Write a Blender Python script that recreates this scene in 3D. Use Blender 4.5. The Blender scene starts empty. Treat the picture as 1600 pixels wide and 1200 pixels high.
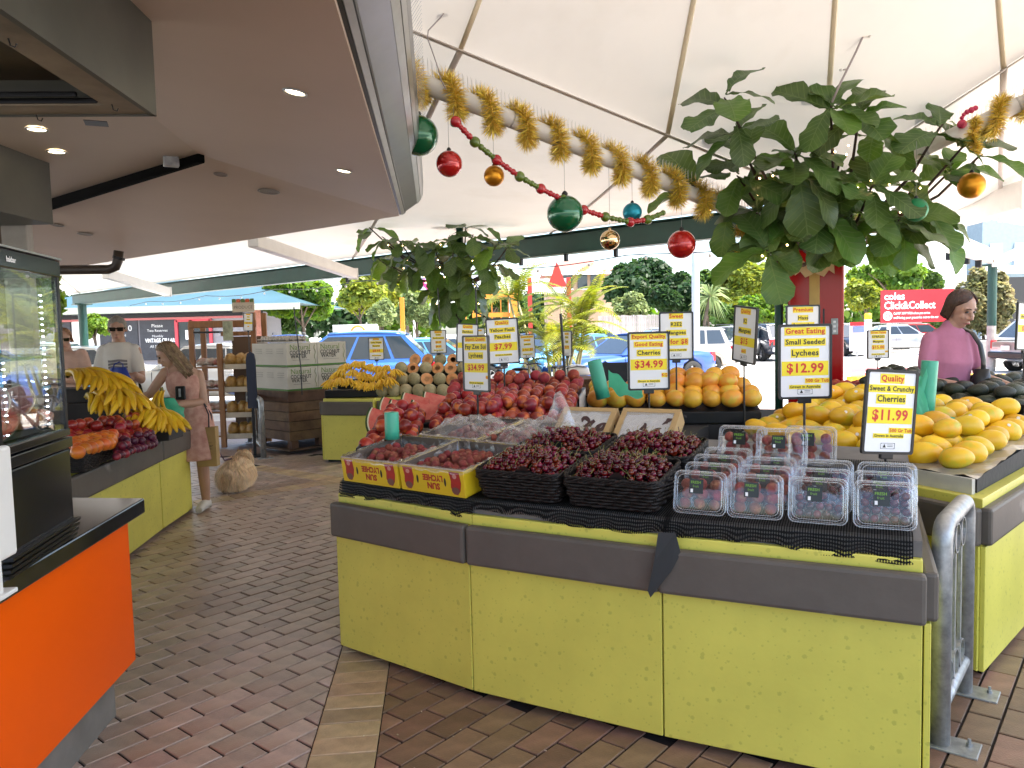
import bpy, bmesh, math, random
from mathutils import Vector, Matrix, Euler, noise as mnoise
R_ = random.Random(7)
PI = math.pi
rad = math.radians
SC = bpy.context.scene
COL = SC.collection

# ------------------------------------------------------------------ camera, sky, sun, exposure
FPX, PITCH, ROLL, CAMH = 1205.0, rad(3.88), rad(-1.40), 1.523
fw = Vector((0, math.cos(PITCH), -math.sin(PITCH)))
_r = Vector((1, 0, 0)); _u = _r.cross(fw)
RT = _r * math.cos(ROLL) + _u * math.sin(ROLL)
UP = -_r * math.sin(ROLL) + _u * math.cos(ROLL)
CAM = Vector((0, 0, CAMH))
cd = bpy.data.cameras.new('camera'); cam = bpy.data.objects.new('camera', cd); COL.objects.link(cam)
cd.sensor_fit = 'HORIZONTAL'; cd.sensor_width = 36; cd.lens = 36 * FPX / 1600
cd.clip_start = 0.05; cd.clip_end = 2000
cam.matrix_world = Matrix(((RT.x, UP.x, -fw.x, CAM.x), (RT.y, UP.y, -fw.y, CAM.y), (RT.z, UP.z, -fw.z, CAM.z), (0, 0, 0, 1)))
SC.camera = cam

SUN_EL, SUN_AZ = rad(64), rad(112)      # azimuth clockwise from +Y: sun stands to the right, slightly behind the camera
W = bpy.data.worlds.new('World'); SC.world = W; W.use_nodes = True
wn = W.node_tree.nodes; wl = W.node_tree.links
sky = wn.new('ShaderNodeTexSky'); sky.sky_type = 'NISHITA'; sky.sun_disc = False
sky.sun_elevation = SUN_EL; sky.sun_rotation = SUN_AZ; sky.air_density = 1.0; sky.dust_density = 2.0; sky.ozone_density = 1.0
bg = wn['Background']; bg.inputs['Strength'].default_value = 0.15
wl.new(sky.outputs[0], bg.inputs[0])
sd = bpy.data.lights.new('sun', 'SUN'); sun = bpy.data.objects.new('sun', sd); COL.objects.link(sun)
sd.energy = 4.6; sd.angle = rad(0.53); sd.color = (1.0, 0.93, 0.82)
sdir = Vector((math.sin(SUN_AZ) * math.cos(SUN_EL), math.cos(SUN_AZ) * math.cos(SUN_EL), math.sin(SUN_EL)))
sun.rotation_euler = sdir.to_track_quat('Z', 'Y').to_euler(); sun.location = (20, -8, 40)
vs = SC.view_settings
vs.view_transform = 'Standard'; vs.look = 'None'; vs.exposure = 2.1; vs.gamma = 1.0; vs.use_curve_mapping = False
SC.render.engine = 'CYCLES'
cy = SC.cycles
cy.use_denoising = True; cy.max_bounces = 8; cy.diffuse_bounces = 4; cy.glossy_bounces = 3; cy.transmission_bounces = 5
cy.transparent_max_bounces = 12; cy.caustics_reflective = False; cy.caustics_refractive = False; cy.sample_clamp_indirect = 6.0
try: cy.denoiser = 'OPENIMAGEDENOISE'
except Exception: pass

# ------------------------------------------------------------------ pixel helpers (a pixel is a direction; distance comes from what it touches)
def ray(x, y): return fw + RT * ((x - 800) / FPX) - UP * ((y - 600) / FPX)
def G(x, y, z=0.0):
 d = ray(x, y); return CAM + d * ((z - CAMH) / d.z)
def D(x, y, Y):
 d = ray(x, y); return CAM + d * (Y / d.y)
def plane_hit(x, y, p, n):
 d = ray(x, y); n = Vector(n); return CAM + d * ((Vector(p) - CAM).dot(n) / d.dot(n))

# ------------------------------------------------------------------ materials
MATS = {}
def mat(name, col, rough=0.5, metal=0.0, var=0.0, vscale=8.0, bump=0.0, bscale=40.0, coat=0.0, col2=None, objvar=0.0, spec=0.5,
  emit=None, estr=0.0, trans=0.0, alpha=1.0, island=0.0, sub=0.0, aniso=None, dirt=None):
 """Principled surface: two tones mixed by noise, a random shift per object or island, fine relief."""
 if name in MATS: return MATS[name]
 m = bpy.data.materials.new(name); m.use_nodes = True
 nt = m.node_tree; N = nt.nodes; L = nt.links; b = N['Principled BSDF']
 b.inputs['Roughness'].default_value = rough; b.inputs['Metallic'].default_value = metal
 b.inputs['Specular IOR Level'].default_value = spec
 if coat: b.inputs['Coat Weight'].default_value = coat; b.inputs['Coat Roughness'].default_value = 0.05
 c4 = (*col, 1)
 tc = N.new('ShaderNodeTexCoord'); src = tc.outputs['Object']
 out = None
 if var or col2:
  nz = N.new('ShaderNodeTexNoise'); nz.inputs['Scale'].default_value = vscale; nz.inputs['Detail'].default_value = 5; nz.inputs['Roughness'].default_value = 0.6
  if aniso:
   mp = N.new('ShaderNodeMapping'); mp.inputs['Scale'].default_value = aniso; L.new(src, mp.inputs[0]); L.new(mp.outputs[0], nz.inputs['Vector'])
  else: L.new(src, nz.inputs['Vector'])
  rp = N.new('ShaderNodeValToRGB'); L.new(nz.outputs['Fac'], rp.inputs[0])
  c2 = col2 if col2 else tuple(max(0, c * (1 - var)) for c in col)
  c1 = col if col2 else tuple(min(1, c * (1 + var * 0.5)) for c in col)
  rp.color_ramp.elements[0].position = 0.35; rp.color_ramp.elements[0].color = (*c2, 1)
  rp.color_ramp.elements[1].position = 0.65; rp.color_ramp.elements[1].color = (*c1, 1)
  out = rp.outputs[0]
 if objvar or island:
  hs = N.new('ShaderNodeHueSaturation')
  if out is not None: L.new(out, hs.inputs['Color'])
  else: hs.inputs['Color'].default_value = c4
  rnd = None
  if objvar:
   oi = N.new('ShaderNodeObjectInfo'); rnd = oi.outputs['Random']
  if island:
   ge = N.new('ShaderNodeNewGeometry')
   if rnd is not None:
    ad = N.new('ShaderNodeMath'); ad.operation = 'ADD'; L.new(rnd, ad.inputs[0]); L.new(ge.outputs['Random Per Island'], ad.inputs[1])
    fr = N.new('ShaderNodeMath'); fr.operation = 'FRACT'; L.new(ad.outputs[0], fr.inputs[0]); rnd = fr.outputs[0]
   else: rnd = ge.outputs['Random Per Island']
  a = objvar or island
  mr = N.new('ShaderNodeMapRange'); mr.inputs['To Min'].default_value = 1 - a; mr.inputs['To Max'].default_value = 1 + a * 0.8
  L.new(rnd, mr.inputs[0]); L.new(mr.outputs[0], hs.inputs['Value'])
  m2 = N.new('ShaderNodeMath'); m2.operation = 'MULTIPLY'; m2.inputs[1].default_value = 7.31; L.new(rnd, m2.inputs[0])
  f2 = N.new('ShaderNodeMath'); f2.operation = 'FRACT'; L.new(m2.outputs[0], f2.inputs[0])
  mh = N.new('ShaderNodeMapRange'); mh.inputs['To Min'].default_value = 0.5 - a * 0.055; mh.inputs['To Max'].default_value = 0.5 + a * 0.055
  L.new(f2.outputs[0], mh.inputs[0]); L.new(mh.outputs[0], hs.inputs['Hue'])
  out = hs.outputs[0]
 if dirt:                                  # worn or soiled patches with their own shape
  dn = N.new('ShaderNodeTexNoise'); dn.inputs['Scale'].default_value = dirt[1]; dn.inputs['Detail'].default_value = 8; L.new(src, dn.inputs['Vector'])
  dr = N.new('ShaderNodeValToRGB'); dr.color_ramp.elements[0].position = dirt[2]; dr.color_ramp.elements[1].position = dirt[2] + 0.12; L.new(dn.outputs['Fac'], dr.inputs[0])
  mx = N.new('ShaderNodeMix'); mx.data_type = 'RGBA'; L.new(dr.outputs[0], mx.inputs[0])
  if out is not None: L.new(out, mx.inputs[6])
  else: mx.inputs[6].default_value = c4
  mx.inputs[7].default_value = (*dirt[0], 1); out = mx.outputs[2]
 if out is not None: L.new(out, b.inputs['Base Color'])
 else: b.inputs['Base Color'].default_value = c4
 if bump:
  bn = N.new('ShaderNodeTexNoise'); bn.inputs['Scale'].default_value = bscale; bn.inputs['Detail'].default_value = 4; L.new(src, bn.inputs['Vector'])
  bp = N.new('ShaderNodeBump'); bp.inputs['Strength'].default_value = bump; bp.inputs['Distance'].default_value = 0.01
  L.new(bn.outputs['Fac'], bp.inputs['Height']); L.new(bp.outputs[0], b.inputs['Normal'])
 if emit: b.inputs['Emission Color'].default_value = (*emit, 1); b.inputs['Emission Strength'].default_value = estr
 if trans: b.inputs['Transmission Weight'].default_value = trans
 if sub: b.inputs['Subsurface Weight'].default_value = sub; b.inputs['Subsurface Radius'].default_value = (0.02, 0.008, 0.004)
 b.inputs['Alpha'].default_value = alpha
 MATS[name] = m; return m

def leafmat(name, col, col2, rough=0.45, tl=0.35, spec=0.4, vscale=3.0, island=0.25, veins=False):
 """Leaf: principled skin plus light coming through."""
 m = mat(name, col, rough, col2=col2, vscale=vscale, island=island, objvar=island if veins else 0.0, spec=spec)
 nt = m.node_tree; N = nt.nodes; L = nt.links; b = N['Principled BSDF']; o = N['Material Output']
 t = N.new('ShaderNodeBsdfTranslucent'); mx = N.new('ShaderNodeMixShader'); mx.inputs[0].default_value = tl
 lk = b.inputs['Base Color'].links[0].from_socket
 hs = N.new('ShaderNodeHueSaturation'); hs.inputs['Value'].default_value = 1.7; hs.inputs['Saturation'].default_value = 1.1; hs.inputs['Hue'].default_value = 0.485
 L.new(lk, hs.inputs['Color']); L.new(hs.outputs[0], t.inputs['Color'])
 L.new(b.outputs[0], mx.inputs[1]); L.new(t.outputs[0], mx.inputs[2]); L.new(mx.outputs[0], o.inputs[0])
 if veins:
  tc = N.new('ShaderNodeTexCoord'); sp = N.new('ShaderNodeSeparateXYZ'); L.new(tc.outputs['Object'], sp.inputs[0])
  ab = N.new('ShaderNodeMath'); ab.operation = 'ABSOLUTE'; L.new(sp.outputs['Y'], ab.inputs[0])
  # side veins leave the midrib at an angle: stripes of (x - |y|)
  df = N.new('ShaderNodeMath'); df.operation = 'MULTIPLY_ADD'; df.inputs[1].default_value = -0.75; L.new(ab.outputs[0], df.inputs[0]); L.new(sp.outputs['X'], df.inputs[2])
  sc_ = N.new('ShaderNodeMath'); sc_.operation = 'MULTIPLY'; sc_.inputs[1].default_value = 150.0; L.new(df.outputs[0], sc_.inputs[0])
  sn = N.new('ShaderNodeMath'); sn.operation = 'SINE'; L.new(sc_.outputs[0], sn.inputs[0])
  pw = N.new('ShaderNodeMapRange'); pw.inputs['From Min'].default_value = 0.80; pw.inputs['From Max'].default_value = 1.0; L.new(sn.outputs[0], pw.inputs[0])
  md = N.new('ShaderNodeMapRange'); md.inputs['From Min'].default_value = 0.006; md.inputs['From Max'].default_value = 0.002; L.new(ab.outputs[0], md.inputs[0])
  mxv = N.new('ShaderNodeMath'); mxv.operation = 'MAXIMUM'; L.new(pw.outputs[0], mxv.inputs[0]); L.new(md.outputs[0], mxv.inputs[1])
  vm = N.new('ShaderNodeMix'); vm.data_type = 'RGBA'; 
  fc = N.new('ShaderNodeMath'); fc.operation = 'MULTIPLY'; fc.inputs[1].default_value = 0.45; L.new(mxv.outputs[0], fc.inputs[0]); L.new(fc.outputs[0], vm.inputs[0])
  L.new(lk, vm.inputs[6]); vm.inputs[7].default_value = (0.22, 0.30, 0.10, 1); L.new(vm.outputs[2], b.inputs['Base Color'])
  bp = N.new('ShaderNodeBump'); bp.inputs['Strength'].default_value = 0.5; bp.inputs['Distance'].default_value = 0.004; L.new(mxv.outputs[0], bp.inputs['Height']); L.new(bp.outputs[0], b.inputs['Normal'])
 return m

def clearmat(name, tint=(1, 1, 1), glossy=0.25, rough=0.03, haze=0.0):
 """Thin clear film or pane: mostly see-through, reflections grow at grazing angles, optional milky scatter."""
 if name in MATS: return MATS[name]
 m = bpy.data.materials.new(name); m.use_nodes = True; nt = m.node_tree; N = nt.nodes; L = nt.links
 N.remove(N['Principled BSDF']); o = N['Material Output']
 t = N.new('ShaderNodeBsdfTransparent'); t.inputs[0].default_value = (*tint, 1)
 g = N.new('ShaderNodeBsdfGlossy'); g.inputs['Roughness'].default_value = rough; g.inputs[0].default_value = (1, 1, 1, 1)
 lw = N.new('ShaderNodeLayerWeight'); lw.inputs[0].default_value = .5
 pw = N.new('ShaderNodeMath'); pw.operation = 'POWER'; pw.inputs[1].default_value = 3.0; L.new(lw.outputs['Facing'], pw.inputs[0])
 ma = N.new('ShaderNodeMath'); ma.operation = 'MULTIPLY_ADD'; ma.use_clamp = True; ma.inputs[1].default_value = .3 + glossy; ma.inputs[2].default_value = .03 + glossy * .18; L.new(pw.outputs[0], ma.inputs[0])
 mx = N.new('ShaderNodeMixShader'); L.new(ma.outputs[0], mx.inputs[0]); L.new(t.outputs[0], mx.inputs[1]); L.new(g.outputs[0], mx.inputs[2])
 last = mx.outputs[0]
 if haze:
  d = N.new('ShaderNodeBsdfDiffuse'); d.inputs[0].default_value = (0.85, 0.85, 0.85, 1)
  m2 = N.new('ShaderNodeMixShader'); m2.inputs[0].default_value = haze; L.new(last, m2.inputs[1]); L.new(d.outputs[0], m2.inputs[2]); last = m2.outputs[0]
 L.new(last, o.inputs[0]); MATS[name] = m; return m

# ------------------------------------------------------------------ mesh builder
class MB:
 def __init__(s): s.v = []; s.f = []
 def add(s, vs, fs, M=None):
  b = len(s.v)
  s.v += [tuple(M @ Vector(p)) for p in vs] if M is not None else [tuple(p) for p in vs]
  s.f += [tuple(i + b for i in f) for f in fs]; return s
 def box(s, c, sz, rz=0.0, M=None):
  x, y, z = [a / 2 for a in sz]
  vs = [(-x, -y, -z), (x, -y, -z), (x, y, -z), (-x, y, -z), (-x, -y, z), (x, -y, z), (x, y, z), (-x, y, z)]
  T = Matrix.Translation(c) @ Matrix.Rotation(rz, 4, 'Z')
  if M is not None: T = M @ T
  return s.add(vs, [(0, 3, 2, 1), (4, 5, 6, 7), (0, 1, 5, 4), (1, 2, 6, 5), (2, 3, 7, 6), (3, 0, 4, 7)], T)
 def prism(s, poly, z0, z1, M=None):
  n = len(poly); vs = [(p[0], p[1], z0) for p in poly] + [(p[0], p[1], z1) for p in poly]
  fs = [tuple(range(n - 1, -1, -1)), tuple(range(n, 2 * n))] + [(i, (i + 1) % n, (i + 1) % n + n, i + n) for i in range(n)]
  return s.add(vs, fs, M)
 def slab(s, pts, th):                      # polygon in space given a thickness along its normal
  pts = [Vector(p) for p in pts]; nn = (pts[1] - pts[0]).cross(pts[2] - pts[0]).normalized() * th
  n = len(pts); vs = pts + [p + nn for p in pts]
  return s.add(vs, [tuple(range(n - 1, -1, -1)), tuple(range(n, 2 * n))] + [(i, (i + 1) % n, (i + 1) % n + n, i + n) for i in range(n)])
 def tube(s, pts, r, n=8, caps=True, flat=1.0, closed=False):
  pts = [Vector(p) for p in pts]; k = len(pts); rs = r if isinstance(r, (list, tuple)) else [r] * k
  vs = []; ref = None
  for i, p in enumerate(pts):
   if closed: t = pts[(i + 1) % k] - pts[i - 1]
   else: t = pts[min(i + 1, k - 1)] - pts[max(i - 1, 0)]
   t = t.normalized() if t.length > 1e-9 else Vector((0, 0, 1))
   if ref is None: ref = Vector((0, 0, 1)) if abs(t.z) < 0.9 else Vector((1, 0, 0))
   a = t.cross(ref).normalized(); b = a.cross(t).normalized(); ref = b
   for j in range(n):
    th = 2 * PI * j / n; vs.append(p + a * (rs[i] * math.cos(th)) + b * (rs[i] * flat * math.sin(th)))
  fs = []
  for i in range(k if closed else k - 1):
   i2 = (i + 1) % k
   for j in range(n):
    j2 = (j + 1) % n; fs.append((i * n + j, i * n + j2, i2 * n + j2, i2 * n + j))
  if caps and not closed: fs += [tuple(range(n))[::-1], tuple((k - 1) * n + j for j in range(n))]
  return s.add(vs, fs)
 def lathe(s, prof, n=16, M=None, capb=True, capt=True):
  vs = []; k = len(prof)
  for r, z in prof:
   for j in range(n): vs.append((r * math.cos(2 * PI * j / n), r * math.sin(2 * PI * j / n), z))
  fs = [(i * n + j, i * n + (j + 1) % n, (i + 1) * n + (j + 1) % n, (i + 1) * n + j) for i in range(k - 1) for j in range(n)]
  if capb: fs.append(tuple(range(n))[::-1])
  if capt: fs.append(tuple((k - 1) * n + j for j in range(n)))
  return s.add(vs, fs, M)
 def ball(s, c, r, sc=(1, 1, 1), n=12, m=8, M=None, fn=None):
  vs = []; fs = []
  for i in range(m + 1):
   ph = PI * i / m
   for j in range(n):
    th = 2 * PI * j / n; d = Vector((math.sin(ph) * math.cos(th), math.sin(ph) * math.sin(th), math.cos(ph)))
    q = fn(d) if fn else 1.0
    vs.append((c[0] + d.x * r * sc[0] * q, c[1] + d.y * r * sc[1] * q, c[2] + d.z * r * sc[2] * q))
  for i in range(m):
   for j in range(n):
    a, b_, c_, d_ = i * n + j, i * n + (j + 1) % n, (i + 1) * n + (j + 1) % n, (i + 1) * n + j
    if i == 0: fs.append((a, d_, c_))
    elif i == m - 1: fs.append((a, d_, b_))
    else: fs.append((a, d_, c_, b_))
  return s.add(vs, fs, M)
 def quad(s, *p): return s.add(p, [tuple(range(len(p)))])
 def mesh(s, name, m, smooth=False):
  me = bpy.data.meshes.new(name); me.from_pydata(s.v, [], s.f); me.update()
  if m is not None: me.materials.append(m)
  if smooth: me.polygons.foreach_set('use_smooth', [True] * len(me.polygons))
  return me
 def build(s, name, m, parent=None, smooth=False, bevel=0.0, local=False, seg=2):
  return link(name, s.mesh(name, m, smooth), parent, bevel, local, seg)

def wm(o):
 M = o.matrix_basis
 return (wm(o.parent) @ o.matrix_parent_inverse @ M) if o.parent else M
def link(name, me, parent=None, bevel=0.0, local=False, seg=2):
 o = bpy.data.objects.new(name, me); COL.objects.link(o)
 if parent is not None:
  o.parent = parent
  if not local: o.matrix_parent_inverse = wm(parent).inverted()
 if bevel:
  b = o.modifiers.new('bevel', 'BEVEL'); b.width = bevel; b.segments = seg; b.limit_method = 'ANGLE'; b.angle_limit = rad(35)
 return o
def tag(o, label, cat, group=None, kind=None):
 o['label'] = label; o['category'] = cat
 if group: o['group'] = group
 if kind: o['kind'] = kind
 return o
def struct(o, label=None, kind='structure'):
 o['kind'] = kind
 if label: o['label'] = label
 return o
def thing(name, label, cat, loc=(0, 0, 0), rz=0.0, group=None):
 o = bpy.data.objects.new(name, None); COL.objects.link(o); o.empty_display_size = 0.1
 o.location = loc; o.rotation_euler = (0, 0, rz); return tag(o, label, cat, group)
KIDS = {}
def tree_copy(o, label=None, loc=None, rot=None, parent=None, group=None):
 c = o.copy(); COL.objects.link(c)
 if parent is not None: c.parent = parent
 for ch in [x for x in list(COL.objects) if x.parent == o] if o not in KIDS else KIDS[o]: tree_copy(ch, parent=c)
 if label: c['label'] = label
 if group: c['group'] = group
 if loc is not None: c.location = loc
 if rot is not None: c.rotation_euler = rot
 return c
def kids(o):
 KIDS[o] = [x for x in list(COL.objects) if x.parent == o]
 for k in KIDS[o]: kids(k)

# ------------------------------------------------------------------ lettering
FONTCACHE = {}
TMPS = bpy.data.scenes.new('letter_workshop')
def text_mesh(txt, size, bold=0.0, spacing=1.0, align='CENTER', xs=1.0, depth=0.0):
 key = (txt, round(size, 5), bold, spacing, align, xs)
 if key in FONTCACHE: return FONTCACHE[key]
 cu = bpy.data.curves.new('lettering', 'FONT'); cu.body = txt; cu.size = size; cu.align_x = align; cu.align_y = 'CENTER'
 cu.offset = bold * size; cu.space_character = spacing; cu.resolution_u = 2; cu.extrude = depth
 o = bpy.data.objects.new('lettering', cu); TMPS.collection.objects.link(o); vl = TMPS.view_layers[0]; vl.update()
 me = bpy.data.meshes.new_from_object(o.evaluated_get(vl.depsgraph))
 bpy.data.objects.remove(o)
 if xs != 1.0: me.transform(Matrix.Diagonal((xs, 1, 1, 1)))
 FONTCACHE[key] = me; return me
def lettering(txt, size, m, M, parent, bold=0.02, spacing=1.0, align='CENTER', xs=1.0, maxw=None, depth=0.0):
 """Flat print: M maps the text plane (x right, y up) into the parent's space."""
 me = text_mesh(txt, size, bold, spacing, align, xs, depth).copy(); me.materials.clear(); me.materials.append(m)
 if maxw:
  xsv = [v.co.x for v in me.vertices]; w = max(xsv) - min(xsv) if xsv else 1
  if w > maxw: me.transform(Matrix.Diagonal((maxw / w, 1, 1, 1)))
 me.transform(M)
 return link('lettering', me, parent, local=True)
def frame_of(x, y, o):                         # matrix from two axes and an origin
 x = Vector(x).normalized(); y = Vector(y).normalized(); z = x.cross(y).normalized(); o = Vector(o)
 return Matrix(((x.x, y.x, z.x, o.x), (x.y, y.y, z.y, o.y), (x.z, y.z, z.z, o.z), (0, 0, 0, 1)))

# ------------------------------------------------------------------ palette
M_GREEN = mat('lime_laminate', (0.68, 0.62, 0.105), 0.42, var=0.08, vscale=3, bump=0.04, bscale=60, dirt=((0.42, 0.36, 0.08), 7.0, 0.70))
M_BAND = mat('grey_bumper', (0.115, 0.098, 0.080), 0.5, spec=.3, var=0.12, vscale=6, bump=0.05, bscale=90, dirt=((0.30, 0.27, 0.23), 5.0, 0.66))
M_BLACK = mat('black_plastic', (0.006, 0.006, 0.0065), 0.4, spec=.3, bump=0.05, bscale=60)
M_DARKM = mat('dark_metal', (0.02, 0.02, 0.022), 0.35, 0.6)
M_STEEL = mat('galvanised_steel', (0.40, 0.41, 0.41), 0.48, 0.75, var=0.28, vscale=22, bump=0.08, bscale=60)
M_WHITE = mat('white_paint', (0.76, 0.75, 0.72), 0.45, var=0.05, vscale=5)
M_CARD = mat('white_card', (0.82, 0.82, 0.82), 0.45)
M_YEL = mat('yellow_highlight', (0.90, 0.72, 0.02), 0.5)
M_RED = mat('red_print', (0.62, 0.03, 0.02), 0.5)
M_ORG = mat('orange_print', (0.75, 0.10, 0.01), 0.5)
M_INK = mat('black_print', (0.015, 0.015, 0.015), 0.5)
M_TUBE = mat('white_tube_paint', (0.72, 0.69, 0.64), 0.4, var=0.06, vscale=4, dirt=((0.42, 0.37, 0.30), 3.0, 0.66))
M_DKGREEN = mat('dark_green_paint', (0.008, 0.055, 0.040), 0.45, var=0.2, vscale=3)
# seeded speckle on the lime panels: small olive dabs of two sizes
def speckle(m):
 nt = m.node_tree; N = nt.nodes; L = nt.links; b = N['Principled BSDF']; lk = b.inputs['Base Color'].links[0].from_socket
 tc = N.new('ShaderNodeTexCoord'); last = lk
 for sc_, th, amt in ((23, 0.31, 0.40), (44, 0.30, 0.32)):
  vo = N.new('ShaderNodeTexVoronoi'); vo.inputs['Scale'].default_value = sc_; L.new(tc.outputs['Object'], vo.inputs['Vector'])
  nz = N.new('ShaderNodeTexNoise'); nz.inputs['Scale'].default_value = 160; L.new(tc.outputs['Object'], nz.inputs['Vector'])
  ad = N.new('ShaderNodeMath'); ad.operation = 'MULTIPLY_ADD'; ad.inputs[1].default_value = 0.22; L.new(nz.outputs['Fac'], ad.inputs[0]); L.new(vo.outputs['Distance'], ad.inputs[2])
  mr = N.new('ShaderNodeMapRange'); mr.inputs['From Min'].default_value = th; mr.inputs['From Max'].default_value = th - 0.05; mr.inputs['To Max'].default_value = amt; L.new(ad.outputs[0], mr.inputs[0])
  mx = N.new('ShaderNodeMix'); mx.data_type = 'RGBA'; L.new(mr.outputs[0], mx.inputs[0]); L.new(last, mx.inputs[6]); mx.inputs[7].default_value = (0.34, 0.34, 0.05, 1); last = mx.outputs[2]
 L.new(last, b.inputs['Base Color'])
speckle(M_GREEN)
# ================================================================== SETTING: ground, paving, kerbs
def vnode(m): return m.node_tree.nodes, m.node_tree.links
M_CONC = mat('carpark_concrete', (0.62, 0.60, 0.56), 0.85, var=0.16, vscale=0.6, bump=0.15, bscale=30, dirt=((0.42, 0.40, 0.37), 0.35, 0.60))
M_DARKGND = mat('dark_ground', (0.10, 0.10, 0.105), 0.9, var=0.3, vscale=2.0, bump=0.2, bscale=80)
M_PAVER = mat('clay_paver', (0.46, 0.35, 0.28), 0.28, spec=.7, var=0.25, vscale=9, bump=0.22, bscale=130, island=0.30, objvar=0.24, dirt=((0.33, 0.22, 0.155), 1.1, 0.50))
M_TAN = mat('tan_paver', (0.47, 0.34, 0.20), 0.45, var=0.25, vscale=9, bump=0.25, bscale=130, island=0.25, objvar=0.25, dirt=((0.17, 0.12, 0.08), 4.0, 0.6))
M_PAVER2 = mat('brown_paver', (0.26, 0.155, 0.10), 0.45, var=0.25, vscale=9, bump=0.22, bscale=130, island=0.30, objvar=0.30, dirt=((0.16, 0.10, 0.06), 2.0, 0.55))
M_JOINT = mat('paver_bed', (0.018, 0.013, 0.01), 0.95, var=0.3, vscale=30)
M_KERB = mat('yellow_kerb_paint', (0.80, 0.48, 0.02), 0.6, var=0.12, vscale=4, dirt=((0.45, 0.40, 0.30), 3.0, 0.64))

gr = MB(); gr.quad((-600, -300, -0.03), (600, -300, -0.03), (600, 900, -0.03), (-600, 900, -0.03))
struct(gr.build('ground', M_CONC))
ROT, ORG, U = rad(50.48), Vector((-1.3553, 2.952, 0)), 0.115
ca, sa = math.cos(ROT), math.sin(ROT)
def lat(i, v): return Vector((ORG.x + U * (ca * i - sa * v), ORG.y + U * (sa * i + ca * v), 0))
# far paving under the tent: brick pattern in the material where single pavers can no longer be told apart
mfar = mat('far_paving', (0.21, 0.13, 0.10), 0.42, bump=0.1)
N, L = vnode(mfar); b = N['Principled BSDF']; tc = N.new('ShaderNodeTexCoord'); mp = N.new('ShaderNodeMapping'); mp.inputs['Rotation'].default_value = (0, 0, -ROT); mp.inputs['Scale'].default_value = (1, 1, 1)
bt = N.new('ShaderNodeTexBrick'); bt.inputs['Scale'].default_value = 1.0; bt.inputs['Brick Width'].default_value = 0.23; bt.inputs['Row Height'].default_value = 0.115; bt.inputs['Mortar Size'].default_value = 0.004
bt.inputs['Color1'].default_value = (0.36, 0.26, 0.21, 1); bt.inputs['Color2'].default_value = (0.28, 0.19, 0.15, 1); bt.inputs['Mortar'].default_value = (0.05, 0.04, 0.03, 1)
L.new(tc.outputs['Object'], mp.inputs[0]); L.new(mp.outputs[0], bt.inputs['Vector']); L.new(bt.outputs[0], b.inputs['Base Color'])
pv = MB(); pv.prism([(-11, -.6), (7, -.6), (8, 6), (6.2, 13.2), (2.5, 16.5), (-6.5, 14.2), (-11, 13.0)], -0.026, -0.022)
FARP = struct(pv.build('far_pavement', mfar))
struct(MB().prism([(-40, -40), (40, -40), (40, -.6), (-40, -.6)], -.025, -.02).build('unseen_dark_ground', M_DARKGND))  # unseen dark sheet behind the camera, added to cut light bounced upwards
bed = MB(); bed.prism([(-5.0, 0.4), (5.0, 0.4), (5.0, 9.6), (-0.5, 10.0), (-5.0, 10.0)], -0.018, -0.009)
PAVE = struct(bed.build('pavement', M_JOINT))

def clip(poly, p, n):                          # keep the side of the line where (x-p).n >= 0
 out = []
 for i in range(len(poly)):
  a, b_ = poly[i], poly[(i + 1) % len(poly)]; da, db = (a - p).dot(n), (b_ - p).dot(n)
  if da >= 0: out.append(a)
  if (da >= 0) != (db >= 0): out.append(a + (b_ - a) * (da / (da - db)))
 return out
def inpoly(p, poly):
 c = False
 for i in range(len(poly)):
  a, b_ = poly[i], poly[i - 1]
  if (a[1] > p[1]) != (b_[1] > p[1]) and p[0] < (b_[0] - a[0]) * (p[1] - a[1]) / (b_[1] - a[1]) + a[0]: c = not c
 return c
def proj(p):
 d = Vector(p) - CAM; z = d.dot(fw)
 return (800 + FPX * d.dot(RT) / z, 600 - FPX * d.dot(UP) / z) if z > 0.1 else (-9999, 9999)

BW = 0.24
def band(a, b_, off):
 d = (b_ - a).normalized(); n = Vector((d.y, -d.x, 0)); return (a + n * off, d, n, (b_ - a).length)
b1a, b1b = G(478, 1200), G(533, 1018)
d1 = (b1b - b1a).normalized()
BANDS = [band(b1a - d1 * 1.3, b1b + d1 * 0.2, 0.0), band(G(280, 786), G(525, 748), -0.02), band(G(395, 729), G(528, 750), -0.12)]
def brick_geo(poly, zt=0.0, ch=0.0025):
 n = len(poly); c = sum(poly, Vector()) / n
 ins = [p + (c - p).normalized() * ch * 1.6 for p in poly]
 vs = [(p.x, p.y, -0.014) for p in poly] + [(p.x, p.y, zt - ch) for p in poly] + [(p.x, p.y, zt) for p in ins]
 fs = [tuple(range(2 * n, 3 * n))] + [(i, (i + 1) % n, (i + 1) % n + n, i + n) for i in range(n)] + [(i + n, (i + 1) % n + n, (i + 1) % n + 2 * n, i + 2 * n) for i in range(n)]
 return vs, fs
S1, S2, S3, S4 = G(532, 1017), G(740, 1090), G(1037, 1163), G(1440, 1248)
HIDE = [[(S1.x + .14, S1.y + .12), (S2.x, S2.y + .1), (S3.x, S3.y + .1), (S4.x - .1, S4.y + .1), (1.45, 3.6), (1.2, 4.8), (3.2, 6.5), (-.8, 9.0)],
  [(-1.9, -1), (-1.9, 2.9), (-9, 2.9), (-9, -1)], [(-2.8, 4.2), (-2.95, 6.6), (-6, 6.6), (-6, 4.2)], [(2.05, 3.35), (4.5, 5.8), (4, 7), (1.5, 5.5)]]
cells = []
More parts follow.
